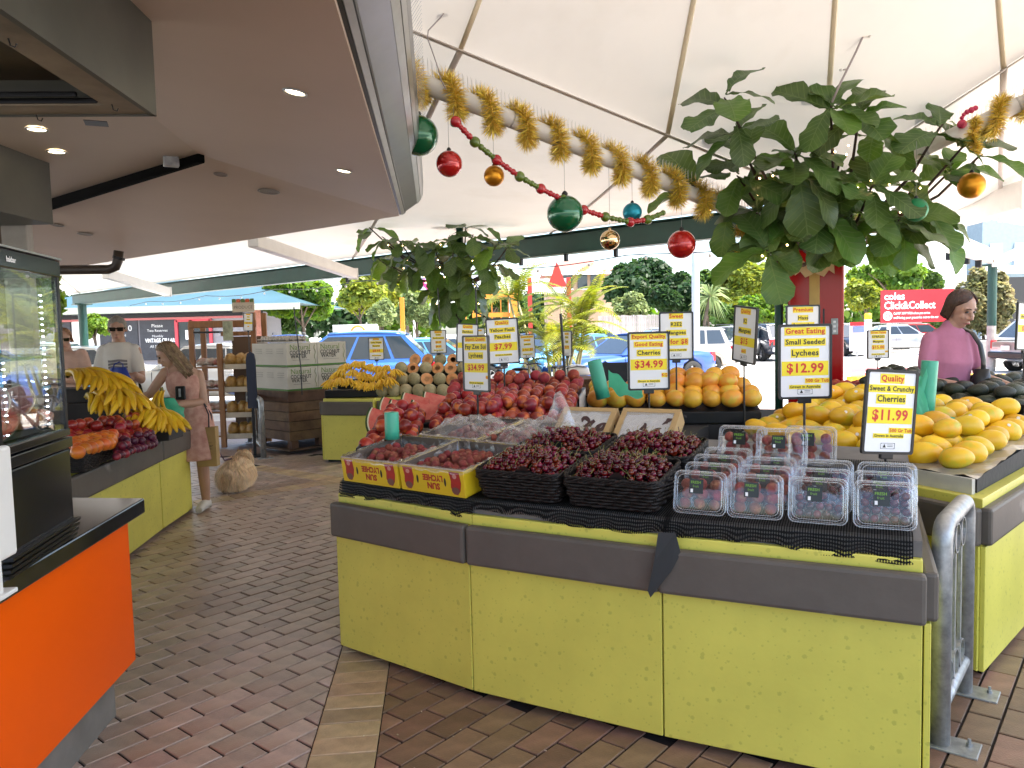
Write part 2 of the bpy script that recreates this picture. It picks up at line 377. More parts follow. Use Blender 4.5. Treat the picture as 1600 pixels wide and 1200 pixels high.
def consider(poly, m):
 if len(poly) < 3: return
 c = sum(poly, Vector()) / len(poly)
 if not (0.5 < c.y < 9.9 and -4.9 < c.x < 4.9): return
 px, py = proj(c)
 if not (-70 < px < 1670 and py < 1290): return
 if any(inpoly(c, h) for h in HIDE): return
 ar = abs(sum(proj(poly[i])[0] * proj(poly[(i + 1) % len(poly)])[1] - proj(poly[(i + 1) % len(poly)])[0] * proj(poly[i])[1] for i in range(len(poly)))) / 2
 vis = 0 <= px <= 1600 and 0 <= py <= 1200
 cells.append((ar if vis else 0.0, poly, m, c))
J = 0.0046
for r in range(-70, 45):
 for i in range(-60 + (r % 2), 70, 2):
  a, b_ = i * U + J, (i + 2) * U - J; v0, v1 = (-r - 1) * U + J, -r * U - J
  poly = [Vector((ORG.x + ca * x - sa * y, ORG.y + sa * x + ca * y, 0)) for x, y in ((a, v0), (b_, v0), (b_, v1), (a, v1))]
  c = sum(poly, Vector()) / 4
  if not (-5 < c.x < 5 and 0.4 < c.y < 10): continue
  polys = [poly]
  for (o, d, n, ln) in BANDS:
   nxt = []
   for pl in polys:
    cc = sum(pl, Vector()) / len(pl); s_ = (cc - o).dot(d)
    if s_ < -0.2 or s_ > ln + 0.15 or abs((cc - o).dot(n) - BW / 2) > 0.4: nxt.append(pl); continue
    for q in (clip(pl, o - n * J, -n), clip(pl, o + n * (BW + J), n)):
     if len(q) > 2:
      area = abs(sum(q[k].x * q[(k + 1) % len(q)].y - q[(k + 1) % len(q)].x * q[k].y for k in range(len(q)))) / 2
      if area > 0.0006: nxt.append(q)
   polys = nxt
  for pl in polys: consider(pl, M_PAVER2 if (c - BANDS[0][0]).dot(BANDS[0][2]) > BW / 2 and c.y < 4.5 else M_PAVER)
for (o, d, n, ln) in BANDS:
 k = 0.0
 while k < ln:
  consider([o + d * (k + J * .5), o + d * (k + U - J * .5), o + d * (k + U - J * .5) + n * BW, o + d * (k + J * .5) + n * BW][::-1], M_TAN); k += U
cells.sort(key=lambda c: -c[0])
rest = {}
for k, (ar, poly, m, c) in enumerate(cells):
 zt = R_.uniform(-0.0025, 0.0)
 vs_, fs_ = brick_geo([p - c for p in poly], 0.0)
 if k < 300:
  bo = link('paver', MB().add(vs_, fs_).mesh('paver', m), PAVE); bo.location = (c.x, c.y, zt); bo.rotation_euler = (R_.uniform(-.006, .006), R_.uniform(-.006, .006), R_.uniform(-.006, .006))
 else: rest.setdefault(m.name, MB()).add(vs_, fs_, Matrix.Translation((c.x, c.y, zt)))
for nm, mb in rest.items(): struct(mb.build('paver_field', MATS[nm], PAVE), kind='stuff')

crumb = MB()
for k in range(130):
 p = Vector((R_.uniform(-2.6, -.3), R_.uniform(1.9, 7.5), .002)) if k < 80 else Vector((R_.uniform(-.4, 2.2), R_.uniform(1.9, 3.4), .002)); r_ = R_.uniform(.0015, .005)
 crumb.box(p, (r_ * R_.uniform(.8, 2.2), r_, .002), R_.uniform(0, 3))
struct(crumb.build('litter', mat('litter_bits', (0.45, 0.38, 0.28), .8, island=.6)), 'small crumbs and leaf bits scattered on the pavers', 'stuff')
# car-park kerbs and bays
def kerb(pts, w=0.32, h=0.14, name='kerb', m=M_KERB):
 mb = MB()
 for a, b_ in zip(pts[:-1], pts[1:]):
  a, b_ = Vector(a), Vector(b_); d = (b_ - a).normalized(); n = Vector((-d.y, d.x, 0)) * w / 2
  mb.prism([a - n, b_ - n, b_ + n, a + n], -0.03, h)
 return struct(mb.build(name, m, bevel=0.02))
kerb([(0.8, 19.0, 0), (4.6, 21.4, 0), (6.85, 24.0, 0)])
kerb([(7.3, 23.6, 0), (9.0, 27.0, 0)] and [G(1330, 597), G(1415, 590)])
kerb([G(1500, 592), G(1720, 597)], w=0.4)
M_BAYRED = mat('red_bay_paint', (0.50, 0.10, 0.10), 0.8, var=0.15, vscale=1.0)
bay = MB(); bay.add([G(1330, 572), G(1500, 575), G(1560, 590), G(1330, 588)], [(0, 3, 2, 1)]); o = bay.build('parking_bay_paint', M_BAYRED); o.location.z = 0.008 - 0.03; struct(o)
M_LINE = mat('white_line_paint', (0.8, 0.8, 0.78), 0.7)
for (a, b_) in (((1330, 584), (1400, 576)), ((1400, 590), (1500, 577)), ((1130, 592), (1215, 590))):
 p, q = G(*a, -0.018), G(*b_, -0.018); d = (q - p).normalized(); n = Vector((-d.y, d.x, 0)) * 0.06
 struct(MB().add([p - n, q - n, q + n, p + n], [(0, 1, 2, 3)]).build('bay_line', M_LINE))

# ================================================================== TENT CANOPY
def fabric(name, col, tl):
 m = mat(name, col, 0.6, var=0.05, vscale=0.7, bump=0.05, bscale=3, dirt=((col[0] * .90, col[1] * .88, col[2] * .84), 0.9, 0.56))
 N, L = vnode(m); b = N['Principled BSDF']; o = N['Material Output']
 t = N.new('ShaderNodeBsdfTranslucent'); t.inputs[0].default_value = (1.0, 0.95, 0.87, 1); mx = N.new('ShaderNodeMixShader'); mx.inputs[0].default_value = tl
 L.new(b.outputs[0], mx.inputs[1]); L.new(t.outputs[0], mx.inputs[2]); L.new(mx.outputs[0], o.inputs[0]); return m
M_FAB = fabric('tent_fabric', (0.80, 0.765, 0.70), 0.07)
M_SEAM = fabric('fabric_seam', (0.84, 0.74, 0.54), 0.07)
M_FOLD = fabric('fold_cable', (0.60, 0.54, 0.50), 0.07)
ARM_L = (D(1222, 360, 6.55), D(600, 105, 4.95)); ARM_R = (D(1275, 312, 6.6), D(1720, 103, 5.7))
V0 = D(1268, 300, 6.8)
def over(arm, px, py):                         # fold above the arm, in the arm's vertical plane
 a, b_ = arm; n = (b_ - a).cross(Vector((0, 0, 1))); return plane_hit(px, py, a, n)
F1 = over(ARM_L, 622, 35); F2 = over(ARM_R, 1600, 85)
FLE = V0 + (F1 - V0) * 2.2; FRE = V0 + (F2 - V0) * 3.0
APEX = Vector((1.25, 2.5, 5.6))
BK = 0.70; zb_ = lambda z: CAMH + (z - CAMH) * BK      # the left eave stands about 2.7 m high
BC = CAM + (Vector((5.72, 12.9, 3.66)) - CAM) * BK; BLE = CAM + (Vector((-19.2, 34.2, 3.66)) - CAM) * BK; BRE = Vector((14.5, 23.3, 3.66))
BLM = BC + (BLE - BC) * 0.28
def patch(a, b_, c, d, n, m_, sag=0.0):          # bilinear surface a-b (u), d-c (v) 
 mb = MB(); vs = []
 for j in range(m_ + 1):
  for i in range(n + 1):
   u, v = i / n, j / m_; p = (a * (1 - u) + b_ * u) * (1 - v) + (d * (1 - u) + c * u) * v
   vs.append(p - Vector((0, 0, sag * math.sin(PI * u) * math.sin(PI * v))))
 fs = [(j * (n + 1) + i, j * (n + 1) + i + 1, (j + 1) * (n + 1) + i + 1, (j + 1) * (n + 1) + i) for j in range(m_) for i in range(n)]
 return mb.add(vs, fs)
PL_, PB_, PR_, PQ_ = Vector((-3.5, -0.1, 3.6)), Vector((1.5, -.4, 3.6)), Vector((5.2, -0.2, 3.6)), Vector((6.6, 5.2, 3.7))  # unseen rear and right canopy edges, shaped to let daylight in
TENT = thing('tent_canopy', 'large cream fabric tent roof with welded seams above the fruit stalls', 'tent canopy', V0)
for nm, mb in (('fabric_panel', patch(V0, FLE, APEX, APEX, 12, 8, -0.03)), ('fabric_panel', patch(V0, FRE, APEX, APEX, 12, 8, -0.03)),
               ('fabric_panel', patch(V0, FLE, BLE, BC, 16, 16, 0.10)), ('fabric_panel', patch(V0, FRE, BRE + Vector((4, 0, 0)), BC, 14, 14, 0.10)),
               ('fabric_panel', patch(FLE, Vector((-12, 2, 3.7)), BLE + Vector((-6, -2, 0)), BLE, 8, 8)),
               ('fabric_panel', patch(FLE, PL_, APEX, APEX, 6, 6)), ('fabric_panel', patch(PL_, PB_, APEX, APEX, 6, 6)), ('fabric_panel', patch(PB_, PR_, APEX, APEX, 6, 6)),
               ('fabric_panel', patch(FRE, PR_, APEX, APEX, 6, 6)), ('fabric_panel', patch(FRE, PR_, PQ_, PQ_, 6, 6)), ('fabric_panel', patch(FRE, PQ_, BRE + Vector((6, -2, 0)), BRE + Vector((4, 0, 0)), 6, 6))):
 mb.build(nm, M_FAB, TENT, smooth=True)
def bary_line(e0, e1, n=14, dz=-0.02): return [e0 + (e1 - e0) * (k / n) + Vector((0, 0, dz)) for k in range(n + 1)]
def seam(pts, w=0.038, m=M_SEAM, name='seam'):
 mb = MB(); mb.tube(pts, w / 2, 6, flat=0.25); return mb.build(name, m, TENT, smooth=True)
def onfold(E, t): return V0 + (E - V0) * t
def tri_hit(px, py, E): return plane_hit(px, py, V0, (E - V0).cross(APEX - V0))
def fold_t(E, p): return (p - V0).dot(E - V0) / (E - V0).length_squared
def sagline(e0, E, t):                        # along the upper panel from the fold towards the apex, following its slight belly
 out = []
 for k in range(15):
  v = k / 14; p = e0 * (1 - v) + APEX * v
  out.append(p + Vector((0, 0, 0.03 * math.sin(PI * t) * math.sin(PI * v) - 0.012)))
 return out
tl_ = [fold_t(FLE, over(ARM_L, 720, 75)), fold_t(FLE, over(ARM_L, 1047, 212)), 0.98]
tr_ = [0.02, fold_t(FRE, over(ARM_R, 1568, 104)), 0.8]
def lowline(E, BE, u, u2, n=18):
 out = []
 for k in range(n + 1):
  v = k / n; uu = u + (u2 - u) * v; p = (V0 * (1 - uu) + E * uu) * (1 - v) + (BC * (1 - uu) + BE * uu) * v
  out.append(p - Vector((0, 0, 0.10 * math.sin(PI * uu) * math.sin(PI * v) + 0.015)))
 return out
for t in tl_:
 seam(sagline(onfold(FLE, t), FLE, t)); seam(lowline(FLE, BLE, t, min(1, t * 1.0)), 0.05, M_FOLD)
for t in tr_:
 seam(sagline(onfold(FRE, t), FRE, t)); seam(lowline(FRE, BRE + Vector((4, 0, 0)), t, t), 0.05, M_FOLD)
seam(bary_line(V0, FLE, 16, -0.02), 0.05, M_FOLD, 'fold_cable'); seam(bary_line(V0, FRE, 16, -0.02), 0.05, M_FOLD, 'fold_cable')

# perimeter beams
def beam(name, a, b_, w, h, m, parent, bevel=0.01):
 a, b_ = Vector(a), Vector(b_); d = (b_ - a); ln = d.length; M = frame_of(d, Vector((0, 0, 1)).cross(d) * 1.0, (a + b_) / 2)
 z = M.to_3x3() @ Vector((0, 0, 1))
 return MB().box((0, 0, 0), (ln, w, h), M=M).build(name, m, parent, bevel=bevel)
def dz(p, z): return Vector((p[0], p[1], z))
EB = thing('eave_beam', 'long dark green steel eave beam across the far edge of the tent', 'beam', dz(BC, zb_(3.2)))
beam('web', dz(BC, zb_(3.38)), dz(BLE, zb_(3.38)), 0.12, 0.28, M_DKGREEN, EB)
beam('flange', dz(BC, zb_(3.60)), dz(BLE, zb_(3.60)), 0.21, 0.02, M_DKGREEN, EB); beam('flange', dz(BC, zb_(3.17)), dz(BLE, zb_(3.17)), 0.20, 0.02, M_DKGREEN, EB)
dB = (BLE - BC).normalized(); nB = Vector((-dB.y, dB.x, 0))
if nB.y > 0: nB = -nB
for k in range(11):
 p = BC + dB * (0.6 + k * .88) + nB * 0.02; MB().box((p.x, p.y, zb_(3.08)), (0.05, 0.05, 0.11), math.atan2(dB.y, dB.x)).build('clamp', M_BLACK, EB)
pts = []
for k in range(60):
 s_ = 0.2 + k * 0.32; p = BC + dB * s_; pts.append(Vector((p.x, p.y, zb_(3.02) - 0.07 * abs(math.sin(s_ * 1.05)))))
w = thing('string_light', 'string of small bulbs slung under the dark green eave beam', 'string lights', pts[0])
MB().tube(pts, 0.008, 5).build('cable', M_BLACK, w)
M_BULB = mat('clear_bulb', (0.75, 0.75, 0.72), 0.15, spec=0.6)
mbulb = MB().ball((0, 0, -0.05), 0.024, n=8, m=6).mesh('bulb', M_BULB, True)
for p in pts[2::3]: o = link('bulb', mbulb, w); o.location = p
EB2 = thing('eave_beam', 'pale grey gutter beam with black brackets meeting the green post by the car park', 'beam', dz(BC, 3.2))
beam('gutter', dz(BC, zb_(3.40)), dz(BRE, 3.40), 0.20, 0.38, mat('pale_gutter', (0.55, 0.55, 0.53), 0.5, var=0.08, vscale=2), EB2)
for px in (1484, 1510, 1529):
 p = G(px, 396 + (px - 1484) * 0.28, 3.06); MB().box((p.x, p.y, 3.08), (0.14, 0.14, 0.34), 0.8).build('bracket', M_BLACK, EB2, bevel=0.01)
def post(x, y, r, h, label, z1=None):
 t = thing('post', label, 'post', (x, y, 0)); zb = 1.35
 MB().lathe([(r * 1.0, -0.03), (r * 1.0, zb)], 16, Matrix.Translation((x, y, 0))).build('lower_sleeve', mat('worn_grey_paint', (0.36, 0.35, 0.33), 0.7, var=0.25, vscale=6), t, smooth=False)
 MB().lathe([(r * 1.02, zb), (r * 1.02, h)], 16, Matrix.Translation((x, y, 0))).build('shaft', M_DKGREEN2, t)
 MB().box((x, y, h - 0.02), (r * 4, r * 4, 0.04), 0.7).build('cap_plate', M_DKGREEN2, t); return t
M_DKGREEN2 = mat('post_green_paint', (0.006, 0.045, 0.034), 0.4, var=0.15, vscale=5)
post(BRE.x, BRE.y, 0.125, 3.19, 'green and grey round post beside the silver car at the car park edge')
post(BLE.x + 0.42, BLE.y - 0.35, 0.12, zb_(3.19), 'dark green round post left of the clipped round bush')
# white rafters seen from below
for (a, b_, w_, lab) in (((395, 376, 10.5), (552, 428, 14.0), 0.155, 'white rafter angling down to the eave beam above the banana stall'), ((165, 428, 16.8), (262, 456, 18.9), 0.18, 'white rafter end at the far left of the eave beam'),
                   ((1445, 352, 13.0), (1620, 300, 9.5), 0.30, 'broad white rafter at the right edge of the tent'), ((1556, 411, 22.5), (1640, 372, 17), 0.20, 'thin white rafter above the green post by the car park')):
 o = thing('rafter', lab, 'rafter', D(*a)); beam('box_section', D(*a), D(*b_), w_, w_ * 1.1, M_WHITE, o, 0.015)
 e = D(*b_); MB().box(e, (w_ * 1.15, 0.03, w_ * 1.3), math.atan2((D(*b_) - D(*a)).y, (D(*b_) - D(*a)).x) + PI / 2).build('end_plate', M_WHITE, o)
# ================================================================== KIOSK on the left: roof, hood, counter, glass cabinet
M_SOFFIT = mat('soffit_board', (0.60, 0.48, 0.385), 0.5, var=0.05, vscale=0.8, bump=0.03, bscale=8)
M_SOFFIT2 = mat('soffit_board_flat', (0.58, 0.49, 0.41), 0.5, var=0.05, vscale=0.8)
M_FASCIA = mat('gutter_metal', (0.10, 0.11, 0.125), 0.28, 0.7, var=0.15, vscale=3)
M_GREYM = mat('profile_metal', (0.36, 0.37, 0.37), 0.30, 0.8, var=0.1, vscale=5)
KZ = 2.60
KC = G(624, 334, KZ); KN = G(524, -10, KZ); KB = G(112, 416, KZ)
fd = (KC - KN).normalized(); KN2 = KN - fd * 4.2; kd = (KB - KC).normalized(); KB2 = KC + kd * 9.0
I1 = G(312, 237, 2.80); I1n = I1 + (G(245, 182, 2.80) - I1).normalized() * 7.0; I1b = G(42, 320, 2.80); I1b2 = I1 + (I1b - I1) * 2.4
KR = thing('kiosk_roof', 'low kiosk roof with brown soffit and dark metal gutter at upper left', 'roof', KC)
def up(p, h): return Vector((p[0], p[1], p[2] + h))
MB().slab([KN2, I1n, I1, KC], 0.02).build('soffit_panel', M_SOFFIT, KR)
MB().slab([KC, I1, I1b2, KB2], 0.02).build('soffit_panel', M_SOFFIT, KR)
MB().slab([I1n, Vector((-9, -2.5, 2.8)), Vector((-9, 9.5, 2.8)), I1b2, I1], 0.02).build('soffit_panel', M_SOFFIT2, KR)
# roof deck on top keeps the daylight out
MB().slab([up(KN2, 0.34), up(Vector((-10, -2.5, 2.6)), 0.7), up(Vector((-10, 12, 2.6)), 0.7), up(KB2, 0.34), up(KC, 0.34)], 0.03).build('roof_deck', M_FASCIA, KR)
nF = Vector((fd.y, -fd.x, 0)); nK = Vector((kd.y, -kd.x, 0))     # outward normals
def strip(name, a, b_, off0, z0, off1, z1, n, m):
 return MB().slab([a + n * off0 + Vector((0, 0, z0)), b_ + n * off0 + Vector((0, 0, z0)), b_ + n * off1 + Vector((0, 0, z1)), a + n * off1 + Vector((0, 0, z1))], 0.008).build(name, m, KR)
KCo = KC
for nm, o0, z0, o1, z1, m in (('edge_trim', 0.0, 0.0, 0.018, 0.0, M_DARKM), ('lower_profile', 0.018, -0.004, 0.045, 0.008, M_GREYM), ('groove', 0.045, 0.008, 0.05, 0.03, M_DARKM),
                             ('gutter_face', 0.05, 0.03, 0.155, 0.10, M_FASCIA), ('upper_profile', 0.155, 0.10, 0.185, 0.135, M_GREYM), ('upper_profile', 0.187, 0.138, 0.205, 0.18, M_GREYM), ('gutter_lip', 0.205, 0.18, 0.215, 0.30, M_FASCIA)):
 strip(nm, KN2, KC + fd * (o0 * 0.4), o0, z0, o1, z1, nF, m)
strip('edge_trim', KC, KB2, 0.0, 0.0, 0.012, 0.012, -nK if nK.y < 0 else nK, M_DARKM)
strip('eave_face', KC, KB2, 0.012, 0.012, 0.014, 0.30, -nK if nK.y < 0 else nK, M_WHITE)
# bird spikes along the gutter lip
sp = MB()
for k in range(150):
 p = KN2 + fd * (1.2 + k * 0.045) + nF * 0.20 + Vector((0, 0, 0.30))
 if (p - KN2).length > (KC - KN2).length: break
 for s_ in (-1, 1): sp.tube([p, p + nF * (0.045 * s_ + 0.02) + fd * R_.uniform(-.01, .01) + Vector((0, 0, 0.10))], 0.0012, 3, caps=False)
struct(sp.build('bird_spikes', M_STEEL, KR), kind='stuff')
# the black rail under the soffit and the pipe at the back edge
a, b_ = I1 + Vector((0.02, -0.02, -0.03)), I1b + Vector((0, 0, -0.06))
t = thing('roller_door_rail', 'long black steel rail running diagonally under the brown soffit', 'rail', a)
beam('rail', a, b_, 0.05, 0.10, mat('matt_black', (0.004, 0.004, 0.004), .9, spec=.05), t); MB().box(b_, (0.14, 0.14, 0.22), 0.6).build('end_bracket', M_DARKM, t, bevel=0.01)
q = I1 + Vector((-0.22, 0.05, -0.05)); MB().box(q, (0.10, 0.06, 0.07), 0.5).build('bracket', M_STEEL, t, bevel=0.006)
p0 = D(88, 422, 9.2); p1 = D(170, 421, 9.2); p2 = D(184, 408, 9.2)
t = thing('waste_pipe', 'thick dark pipe bending up under the back edge of the kiosk roof', 'pipe', p0)
MB().tube([p0 + (p0 - p1) * 1.0, p0, p1, p1 * .55 + p2 * .45 + Vector((0.03, 0, -0.015)), p2, p2 + Vector((0.02, 0, 0.12))], 0.055, 12).build('pipe', mat('dark_pipe', (0.045, 0.036, 0.028), 0.4), t, smooth=True)
MB().tube([p2 + Vector((0.01, 0, 0.02)), p2 + Vector((0.02, 0, 0.05))], 0.068, 12).build('collar', M_DARKM, t)
# recessed lamps
M_LAMP = mat('lit_lamp', (1, 0.9, 0.7), 0.5, emit=(1.0, 0.83, 0.55), estr=5.0)
M_LAMPOFF = mat('unlit_lamp', (0.30, 0.27, 0.24), 0.4)
nR = (I1n - KN2).cross(KC - KN2).normalized(); nL = (I1 - KC).cross(KB2 - KC).normalized()
def downlight(px, py, pl, lit, r, lab):
 pt, nn = {'R': (KC, nR), 'L': (KC, nL), 'M': (I1, Vector((0, 0, 1)))}[pl]
 p = plane_hit(px, py, pt, nn); nn = nn if nn.z < 0 else -nn; q = nn.to_track_quat('Z', 'Y').to_matrix().to_4x4(); M = Matrix.Translation(p + nn * 0.024) @ q
 t = thing('downlight', lab, 'downlight', p, group='lamps recessed in the kiosk soffit')
 MB().lathe([(r, 0.0), (r * 1.02, 0.006), (r * 0.86, 0.008), (r * 0.82, -0.001)], 20, M, capb=False, capt=False).build('trim_ring', M_STEEL if lit else M_LAMPOFF, t, smooth=True)
 MB().lathe([(r * 0.83, 0.001), (r * 0.4, 0.003)], 20, M).build('lens', M_LAMP if lit else M_LAMPOFF, t)
downlight(462, 135, 'R', 1, 0.055, 'lit round downlight in the large soffit, nearest the gutter'); downlight(538, 261, 'R', 1, 0.055, 'lit round downlight near the outer corner of the kiosk soffit')
downlight(57, 195, 'M', 1, 0.06, 'lit round downlight just below the dark extractor hood'); downlight(88, 231, 'M', 1, 0.06, 'lit round downlight above the black soffit rail')
downlight(345, 267, 'L', 0, 0.05, 'unlit downlight close to the top end of the black rail'); downlight(420, 294, 'L', 0, 0.085, 'large unlit round speaker disc in the sloping soffit')
downlight(90, 348, 'L', 0, 0.06, 'unlit downlight below the black rail bracket'); downlight(133, 362, 'L', 0, 0.075, 'unlit downlight nearest the back edge of the soffit')
# extractor hood
HZ = 2.35; hc = G(245, 182, HZ); hl = G(-120, 184, HZ); hn = G(-30, -8, HZ); hn = hc + (hn - hc) * 1.5; hl2 = hl + (hn - hc)
M_HOOD = mat('hood_steel', (0.085, 0.085, 0.07), 0.45, 0.35, var=0.15, vscale=3)
H = thing('extractor_hood', 'dark grey extractor hood box with hooks hanging from the soffit at top left', 'extractor hood', hc)
MB().slab([hc, hn, up(hn, 0.43), up(hc, 0.43)], 0.02).build('side_panel', M_HOOD, H)
MB().slab([hl, hc, up(hc, 0.43), up(hl, 0.43)], 0.02).build('side_panel', M_HOOD, H)
e1, e2 = (hl - hc).normalized(), (hn - hc).normalized()
def hp(a, b_, z=0.0): return hc + e1 * a + e2 * b_ + Vector((0, 0, z))
M_HOODIN = mat('hood_inside', (0.24, 0.19, 0.13), 0.5, 0.2, var=0.35, vscale=4)
LX, LY = (hl - hc).length, (hn - hc).length
MB().slab([hp(0.02, 0.02, .004), hp(LX, 0.02, .004), hp(LX, 0.13, .004), hp(0.13, 0.13, .004)], 0.012).build('rim', M_HOODIN, H)
MB().slab([hp(0.02, 0.02, .004), hp(0.13, 0.13, .004), hp(0.13, LY, .004), hp(0.02, LY, .004)], 0.012).build('rim', M_HOODIN, H)
MB().slab([hp(0.13, 0.13, .10), hp(0.13, LY, .10), hp(LX, LY, .10), hp(LX, 0.13, .10)], 0.01).build('filter_plate', mat('greasy_plate', (0.10, 0.075, 0.045), 0.4, 0.3, var=0.4, vscale=5), H)
beam('light_batten', hp(0.135, 0.15, .03), hp(0.135, LY, .03), 0.03, 0.03, M_WHITE, H)
beam('drip_rail', hp(0.15, 0.13, .02), hp(LX, 0.13, .02), 0.012, 0.02, M_DARKM, H); beam('drip_rail', hp(0.2, 0.17, .03), hp(LX, 0.17, .03), 0.012, 0.02, M_DARKM, H)
for (a_, b2) in ((0.10, 0.14), (0.10, 0.75), (0.42, 0.02)):
 p = hp(a_, b2, 0.01); MB().tube([p + Vector((0, 0, 0.03)), p, p + Vector((0.006, 0, -0.025)), p + Vector((0.018, 0, -0.03)), p + Vector((0.024, 0, -0.02))], 0.002, 6).build('hook', M_DARKM, H)
p = plane_hit(150, 187, I1, (0, 0, 1)); o = thing('ceiling_vent', 'small white square vent in the soffit beside the hood', 'vent', p)
MB().box(p, (0.20, 0.20, 0.02), 0.4).build('frame', M_WHITE, o); MB().box(p - Vector((0, 0, 0.012)), (0.12, 0.12, 0.02), 0.4).build('grille', M_DARKM, o)
# inner pillar and boxed duct
c0 = D(28, 380, 5.6)
t = thing('kiosk_pillar', 'grey square pillar rising behind the glass cabinet to the soffit', 'pillar', dz(c0, 0))
MB().box((c0.x, c0.y, 1.30), (0.16, 0.16, 2.62), 0.3).build('shaft', mat('pillar_grey', (0.33, 0.31, 0.28), 0.5, var=0.1), t, bevel=0.008)
MB().box((c0.x - 0.13, c0.y + 0.06, 1.30), (0.10, 0.16, 2.60), 0.3).build('brown_cladding', mat('brown_clad', (0.10, 0.06, 0.04), 0.6), t)
c1 = D(12, 270, 5.2); t = thing('boxed_duct', 'dark grey boxed duct on top of the kiosk pillar', 'duct', c1)
MB().box((c1.x - 0.25, c1.y, c1.z), (0.72, 0.6, 0.60), 0.02).build('box', M_HOOD, t, bevel=0.006)
MB().box((c1.x - 0.25, c1.y, c1.z + 0.302), (0.76, 0.64, 0.02), 0.02).build('top_trim', M_GREYM, t)

# orange counter
M_ORANGE = mat('orange_laminate', (0.90, 0.105, 0.001), 0.34, spec=.25, var=0.03, vscale=2)
M_STONE = mat('black_stone', (0.018, 0.017, 0.017), 0.12, var=0.5, vscale=60, spec=0.6)
cx1, cy1 = -1.60, 3.12
C = thing('service_counter', 'orange fronted service counter with polished black top and grey plinth', 'counter', (-2.0, 2.4, 0))
cd_ = (G(212, 1030, .205) - G(57, 1200, .205)); cdir = Vector((cd_.x, cd_.y, 0)).normalized(); cn = Vector((cdir.y, -cdir.x, 0))
E0 = dz(G(212, 1030, .205), 0); E1 = E0 - cdir * 4.0; bk = -cn * 0.75
def wedge(a, b_, depth, z0, z1, inset=0.0, extra=0.0):
 a = a + cdir * extra; return MB().prism([b_ - cn * inset, a - cn * inset, a - cn * depth, b_ - cn * depth], z0, z1)
wedge(E0, E1, 0.03, .205, .802).build('front_panel', M_ORANGE, C)
wedge(E0 - cdir * 0.004, E1, 0.7, .205, .800, 0.032).build('carcass', M_BLACK, C)
wedge(E0, E1, 0.68, -.009, .205, 0.07, -0.05).build('plinth', mat('grey_plinth', (0.20, 0.19, 0.175), 0.6, var=0.2, vscale=5), C)
tip = dz(G(226, 778, .865), 0); te = dz(G(0, 910, .865), 0); td = (tip - te).normalized()
MB().prism([tip - td * 4.2, tip, tip + Vector((-0.40, 0.06, 0)), tip + Vector((-0.9, 0.0, 0)), tip - td * 4.2 + Vector((-0.9, 0, 0))], .803, .865).build('stone_top', M_STONE, C, bevel=0.006)
# glass display cabinet on the counter
fx = G(118, 838, .865); FR = dz(fx, .866); fdv = (G(118, 838, .865) - G(20, 905, .865)); fdv = Vector((fdv.x, fdv.y, 0)).normalized(); fnv = Vector((fdv.y, -fdv.x, 0))
def fp(a, b_, z): return FR - fdv * a - fnv * b_ + Vector((0, 0, z))         # a back towards the camera, b inwards
CB = thing('display_cabinet', 'tall black heated display cabinet with glass door on the counter', 'display cabinet', FR)
WF, DFc, HF = 0.50, 0.42, D(86, 408, FR.y).z - .866
def fbox(name, a0, a1, b0, b1, z0, z1, m, bevel=0.0):
 mb = MB(); p = [fp(a0, b0, 0), fp(a1, b0, 0), fp(a1, b1, 0), fp(a0, b1, 0)]
 return mb.prism([(q.x, q.y) for q in p][::-1], .866 + z0, .866 + z1).build(name, m, CB, bevel=bevel)
zl = D(106, 668, FR.y).z - .866
M_GLOSSB = mat('gloss_black', (0.010, 0.010, 0.012), 0.16, spec=0.6)
fbox('lower_housing', 0.0, WF, 0.0, DFc, 0.06, zl - 0.07, M_GLOSSB, 0.006); fbox('sill', -0.008, WF, -0.008, DFc, zl - 0.065, zl - 0.03, M_GLOSSB, 0.004); fbox('sill', -0.004, WF, -0.004, DFc, zl - 0.026, zl, M_GLOSSB, 0.004)
for k in range(4): fbox('louvre', -0.006, WF, -0.006 - 0.004 * k, 0.02, 0.005 + k * 0.017, 0.014 + k * 0.017, M_DARKM)
fbox('top_housing', -0.004, WF, -0.004, DFc, HF - 0.055, HF, M_GLOSSB, 0.004); fbox('top_trim', -0.008, WF, -0.008, DFc, HF + 0.002, HF + 0.008, M_GREYM)
for a0 in (0.0, WF - 0.03):
 for b0 in (0.0, DFc - 0.03): fbox('corner_post', a0, a0 + 0.018, b0, b0 + 0.018, zl, HF - 0.055, M_DARKM)
M_PANE = clearmat('cabinet_glass', (0.95, 0.98, 0.96), 0.13, 0.01)
fbox('glass_pane', 0.02, WF - 0.03, 0.004, 0.008, zl, HF - 0.055, M_PANE); fbox('glass_pane', 0.004, 0.008, 0.02, DFc - 0.03, zl, HF - 0.055, M_PANE); fbox('glass_pane', 0.02, WF - 0.03, DFc - 0.008, DFc - 0.004, zl, HF - 0.055, M_PANE)
fbox('shelf', 0.02, WF - 0.03, 0.03, DFc - 0.03, zl + 0.235, zl + 0.245, clearmat('shelf_glass', (0.75, 0.85, 0.8), 0.4))
M_LED = mat('led_strip', (0.8, 0.85, 1.0), 0.4, emit=(0.75, 0.82, 1.0), estr=5.0)
for a0, z0, z1 in ((0.07, 0.02, 0.44), (0.36, 0.02, 0.23)):
 k = z0
 while k < z1: fbox('led', a0, a0 + 0.009, 0.03, 0.034, zl + k, zl + k + 0.004, M_LED); k += 0.019
p = fp(WF * .72, -0.006, HF - 0.03); lettering('bakbar', 0.022, M_CARD, frame_of(fdv, (0, 0, 1), p - FR), CB, 0.03)
